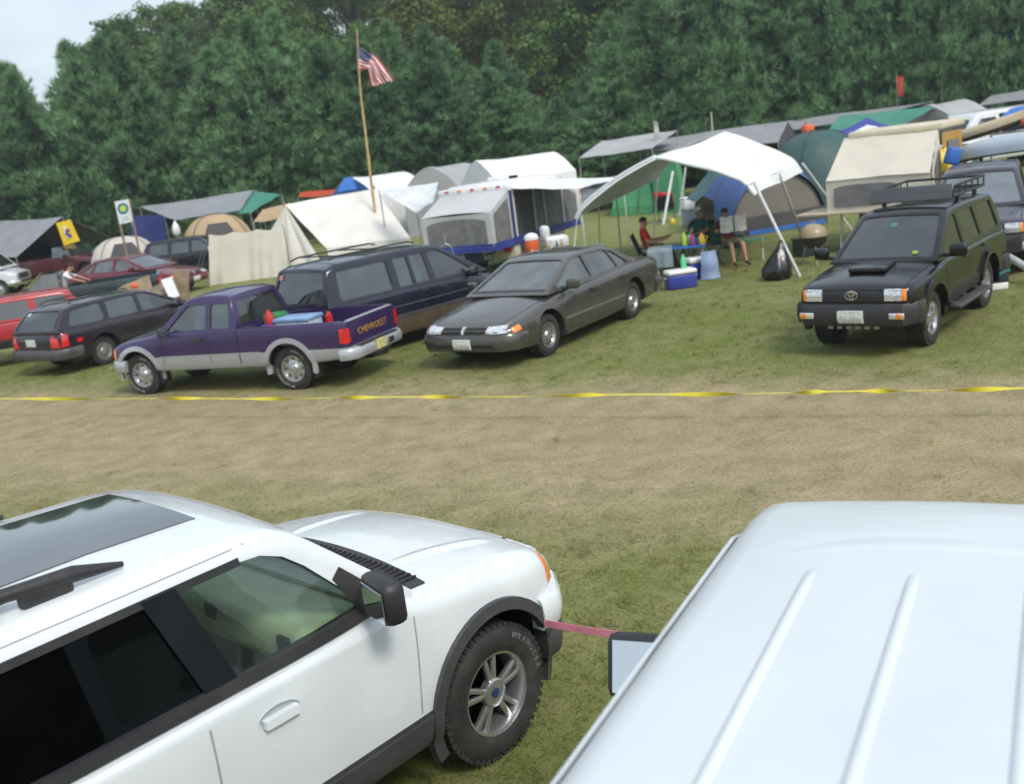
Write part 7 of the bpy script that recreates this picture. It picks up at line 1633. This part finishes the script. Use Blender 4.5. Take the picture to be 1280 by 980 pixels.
def pine_parts(seed, H, Rm, wild):
    g = np.random.default_rng(seed); base, dirs, tipn = [], [], []
    bark = bmesh.new(); tube(bark, [(0, 0, 0), (.05, .03, H*.5), (0, 0, H*.98)], [.20, .12, .02], 8)
    z = .35; k = 0
    while z < H*.985:
        t = z/H; Lr = Rm*(1-t)**.92*(.82+.25*min(1, t*6))*1.12*(1+.10*sin(seed+z*2.1)); nb = 7 if t < .75 else 5
        for j in range(nb):
            a = 2*pi*(j+g.random()*.8)/nb+k*1.1; ln = Lr*(.70+.55*g.random()**wild); up = .12+.55*t+.25*g.random()
            d = np.array([cos(a), sin(a), up*.55]); d /= np.linalg.norm(d); tip = np.array([0, 0, z])+d*ln+np.array([0, 0, .10*ln*ln*.35])
            if ln > .5 and g.random() < .5: tube(bark, [(0, 0, z), tuple(tip*.5+np.array([0, 0, z])*.5+np.array([0, 0, -.04*ln])), tuple(tip)], [.030, .02, .006], 4, cap=False)
            nt_ = max(3, int(ln*6.0)); f = 1-(np.linspace(0, 1, nt_)**1.3)*.72
            for q in f:
                sp = .30*ln*(1.15-q)+.10
                c = np.array([0, 0, z])*(1-q)+tip*q+np.array([0, 0, -.05*ln*sin(pi*q)])
                for _ in range(2 if q < .95 else 1):
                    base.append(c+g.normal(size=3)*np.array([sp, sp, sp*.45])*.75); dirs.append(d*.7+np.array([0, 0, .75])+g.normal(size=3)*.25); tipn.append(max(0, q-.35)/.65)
        z += .40-.14*t; k += 1
    for q in range(9): base.append(np.array([0, 0, H-.10*q])+g.normal(size=3)*.05); dirs.append(np.array([0, 0, 1.])+g.normal(size=3)*.3); tipn.append(1)
    base = np.array(base); dirs = unit(np.array(dirs)); tipn = np.array(tipn)
    n = 12; m = len(base); B_ = np.repeat(base, n, 0); D = unit(np.repeat(dirs, n, 0)+g.normal(size=(m*n, 3))*.50)
    Ln = (.24+.30*g.random(m*n))[:, None]; s = unit(np.cross(D, g.normal(size=(m*n, 3)))); w_ = (.020+.022*g.random(m*n))[:, None]
    P = np.stack([B_-s*w_, B_+s*w_, B_+D*Ln+np.array([0, 0, .02])], 1)
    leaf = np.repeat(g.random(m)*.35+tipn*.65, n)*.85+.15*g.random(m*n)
    o = mk('t', bark, M_BARK, smooth=60); bme = o.data; bme.name = 'trunk'; bpy.data.objects.remove(o)
    return tri_mesh('crown', P, M_PINE, leaf), bme
def broad_parts(seed, H, Rm, m, cl=60, per=150):
    g = np.random.default_rng(seed); bark = bmesh.new(); tube(bark, [(0, 0, 0), (.1, 0, H*.3), (-.05, .1, H*.62)], [.26, .18, .08], 8)
    cs, rs = [], []
    for i in range(cl):
        a = g.random()*2*pi; zz = g.random()**.8; rr = Rm*(sin(pi*(.15+.80*zz))**.75)*(.55+.5*g.random())
        c = np.array([cos(a)*rr, sin(a)*rr, H*.28+H*.66*zz+g.normal()*.25]); cs.append(c); rs.append(.65+.65*g.random())
        if i % 4 == 0: tube(bark, [(0, 0, H*.25+H*.3*zz), tuple(c*.5+np.array([0, 0, H*.2+H*.15*zz])), tuple(c)], [.08, .05, .015], 5, cap=False)
    P, leaf = [], []
    for c, r in zip(cs, rs):
        n = int(per*r*r*.9); d = unit(g.normal(size=(n, 3))); p = c+d*(r*(g.random(n)**.45))[:, None]*np.array([1, 1, .72])
        nrm = unit(d*.7+np.array([0, 0, .5])+g.normal(size=(n, 3))*.55); s = unit(np.cross(nrm, g.normal(size=(n, 3)))); t = np.cross(nrm, s); w_ = (.09+.09*g.random(n))[:, None]
        P.append(np.stack([p-s*w_, p-t*w_*.7, p+s*w_*1.1, p+t*w_*.7], 1)); leaf.append(np.clip(g.random()*.6+.4*g.random(n), 0, 1))
    o = mk('t', bark, M_BARK, smooth=60); bme = o.data; bme.name = 'trunk'; bpy.data.objects.remove(o)
    return tri_mesh('crown', np.concatenate(P), m, np.concatenate(leaf)), bme
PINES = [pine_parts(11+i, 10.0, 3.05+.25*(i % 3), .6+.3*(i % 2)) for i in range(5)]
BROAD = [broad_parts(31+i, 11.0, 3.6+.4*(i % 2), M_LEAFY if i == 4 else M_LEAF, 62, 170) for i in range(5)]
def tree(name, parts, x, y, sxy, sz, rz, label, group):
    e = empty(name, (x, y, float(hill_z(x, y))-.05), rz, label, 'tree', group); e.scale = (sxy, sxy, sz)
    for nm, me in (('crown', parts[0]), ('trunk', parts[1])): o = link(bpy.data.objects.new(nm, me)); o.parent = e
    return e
g = random.Random(5)
prof = [(-48, 11), (-38, 11.6), (-27, 11.8), (-21, 11.4), (-16, 11.8), (-12, 11.6), (-6, 10.8), (-1, 10.0), (2.2, 8.2), (4.9, 6.4), (7, 8.8), (9.6, 11), (14, 12.8), (24, 13.5), (34, 14), (52, 14)]
hx = lambda x: float(np.interp(x, [p[0] for p in prof], [p[1] for p in prof]))
def pine_lab(x):
    if x < -19: return ('blue-green pine in the dense row at the far left, behind the grey peaked shelter', 'pines behind the peaked shelter')
    if x < -4.5: return ('blue-green pine in the dense row left of the flag, behind the wide grey tarp', 'pines behind the wide grey tarp')
    if x < 3: return ('blue-green pine in the dense row right of the flag, behind the marquee', 'pines behind the marquee')
    if x < 13: return ('dark blue-green pine in the row behind the big white canopy', 'pines behind the white canopy')
    return ('dark blue-green pine in the row at the right, behind the sea-green tarp roof', 'pines behind the sea-green tarp roof')
i = 0
for row, (y0, x0, x1, st, k) in enumerate(((56.0, -33, 37, 3.1, .93), (59.5, -36, 40, 3.0, 1.0), (63.5, -40, 44, 3.3, 1.03))):
    x = x0+row*1.3
    while x < x1:
        xx, yy = x+g.uniform(-.6, .6), y0+g.uniform(-.9, .9); h = hx(xx*57/yy)*k*g.uniform(.90, 1.08)
        if not (row > 0 and 2.0 < xx < 7.5):
            lb = pine_lab(xx*57/yy); sx_ = g.uniform(.92, 1.18)*(.75 if h < 7 else 1); tree('pine_tree', PINES[i % 5], xx, yy, sx_, h/10.0, g.uniform(0, 6.28), *lb); i += 1
        x += st
def broad_lab(x, y, yel):
    if yel: return ('yellowing broadleaf tree on the wooded hillside above the pines', 'yellowing trees on the hillside')
    if x < -22: return ('tall broadleaf tree on the hillside edge against the sky at the upper left', 'hillside trees by the sky')
    return ('dark green broadleaf tree on the wooded hillside behind the pines', 'hillside trees behind the pines')
i = 0
for (y0, x0, x1, st) in ((73, -12, 16, 5.2), (82, -22, 30, 5.0), (91, -30, 36, 5.2), (101, -33, 42, 5.4), (112, -40, 46, 5.6), (124, -44, 52, 6.2)):
    x = x0
    while x < x1:
        xx, yy = x+g.uniform(-1.3, 1.3), y0+g.uniform(-2, 2); yel = (i*7) % 11 in (0, 4, 9) and -9 < xx < 16
        sc_ = g.uniform(.85, 1.2)*(.8 if xx < -36 else 1)
        tree('broadleaf_tree', BROAD[4 if yel else i % 4], xx, yy, sc_*g.uniform(.95, 1.15), sc_, g.uniform(0, 6.28), *broad_lab(xx, yy, yel)); i += 1; x += st
tree('pine_tree', PINES[2], -24.6, 57.4, 1.0, 1.07, 2.0, *pine_lab(-25))
tree('pine_tree', PINES[0], -29.5, 60.5, 1.0, 1.12, 1.0, *pine_lab(-29))
tree('broadleaf_tree', BROAD[1], -24.8, 64.5, .22, .98, 1.0, 'thin lone treetop standing above the pines at the far upper left', None)
settle()
# ------------------------------------------------------------------ camera, light
cam = bpy.data.cameras.new('camera'); co = link(bpy.data.objects.new('camera', cam)); SC.camera = co
cam.sensor_width = 36; cam.lens = 36*F_PX/1280; cam.clip_end = 2000; cam.clip_start = .05
co.rotation_mode = 'QUATERNION'
co.location = (0, 0, CAM_H)
M = Matrix.Rotation(pi/2-PITCH, 3, 'X') @ Matrix.Rotation(-ROLL, 3, 'Z')
co.rotation_quaternion = M.to_quaternion()
cam.dof.use_dof = True; cam.dof.focus_distance = 5.5; cam.dof.aperture_fstop = 2.4
w = bpy.data.worlds.new('World'); SC.world = w; w.use_nodes = True; nt = w.node_tree
bg = nt.nodes['Background']; sk = nt.nodes.new('ShaderNodeTexSky'); sk.sky_type = 'NISHITA'; sk.sun_disc = False
EL, AZ = R(48), R(148)
sk.sun_elevation = EL; sk.sun_rotation = AZ; sk.air_density = 1.3; sk.dust_density = 6.0; sk.ozone_density = 2.0; sk.altitude = 200
# a thin, uneven veil of high cloud over the blue
tc = N(nt, 'ShaderNodeTexCoord'); nz = N(nt, 'ShaderNodeTexNoise'); nz.inputs['Scale'].default_value = 2.2; nz.inputs['Detail'].default_value = 8; nz.inputs['Roughness'].default_value = .55
mp = N(nt, 'ShaderNodeMapping'); mp.inputs['Scale'].default_value = (1, 1, 3); nt.links.new(tc.outputs['Generated'], mp.inputs[0]); nt.links.new(mp.outputs[0], nz.inputs['Vector'])
rp = N(nt, 'ShaderNodeMapRange'); rp.inputs[1].default_value = .38; rp.inputs[2].default_value = .68; rp.inputs[3].default_value = .45; rp.inputs[4].default_value = .85
nt.links.new(nz.outputs['Fac'], rp.inputs[0])
mx = N(nt, 'ShaderNodeMix', data_type='RGBA'); nt.links.new(rp.outputs[0], mx.inputs[0]); nt.links.new(sk.outputs[0], mx.inputs[6]); mx.inputs[7].default_value = (7.0, 7.9, 8.8, 1)
nt.links.new(mx.outputs[2], bg.inputs[0]); bg.inputs[1].default_value = .10
sun = bpy.data.lights.new('sun', 'SUN'); sun.energy = 1.5; sun.angle = R(14); sun.color = (1, .95, .88)
so = link(bpy.data.objects.new('sun', sun)); d = V((sin(AZ)*cos(EL), cos(AZ)*cos(EL), sin(EL)))
so.rotation_euler = d.to_track_quat('Z', 'Y').to_euler(); so.location = d*50
SC.view_settings.view_transform = 'Standard'; SC.view_settings.look = 'None'; SC.view_settings.gamma = 1; SC.view_settings.use_curve_mapping = False
SC.view_settings.exposure = EXPO
SC.render.engine = 'CYCLES'
SC.cycles.max_bounces = 8; SC.cycles.transparent_max_bounces = 16; SC.cycles.caustics_reflective = False; SC.cycles.caustics_refractive = False
SC.cycles.use_denoising = True

# ---- thin summer haze filling the air over the field
bm = bmesh.new(); box(bm, (0, 120, 25), (446, 366, 52))
hz = tag(mk('haze', bm, bpy.data.materials.new('thin haze')), kind='stuff')
m = hz.data.materials[0]; m.use_nodes = True; nt = m.node_tree; nt.nodes.remove(nt.nodes['Principled BSDF'])
pv = N(nt, 'ShaderNodeVolumePrincipled'); pv.inputs['Density'].default_value = HAZE; pv.inputs['Color'].default_value = (.86, .93, 1, 1); pv.inputs['Anisotropy'].default_value = .2
nt.links.new(pv.outputs[0], nt.nodes['Material Output'].inputs['Volume'])
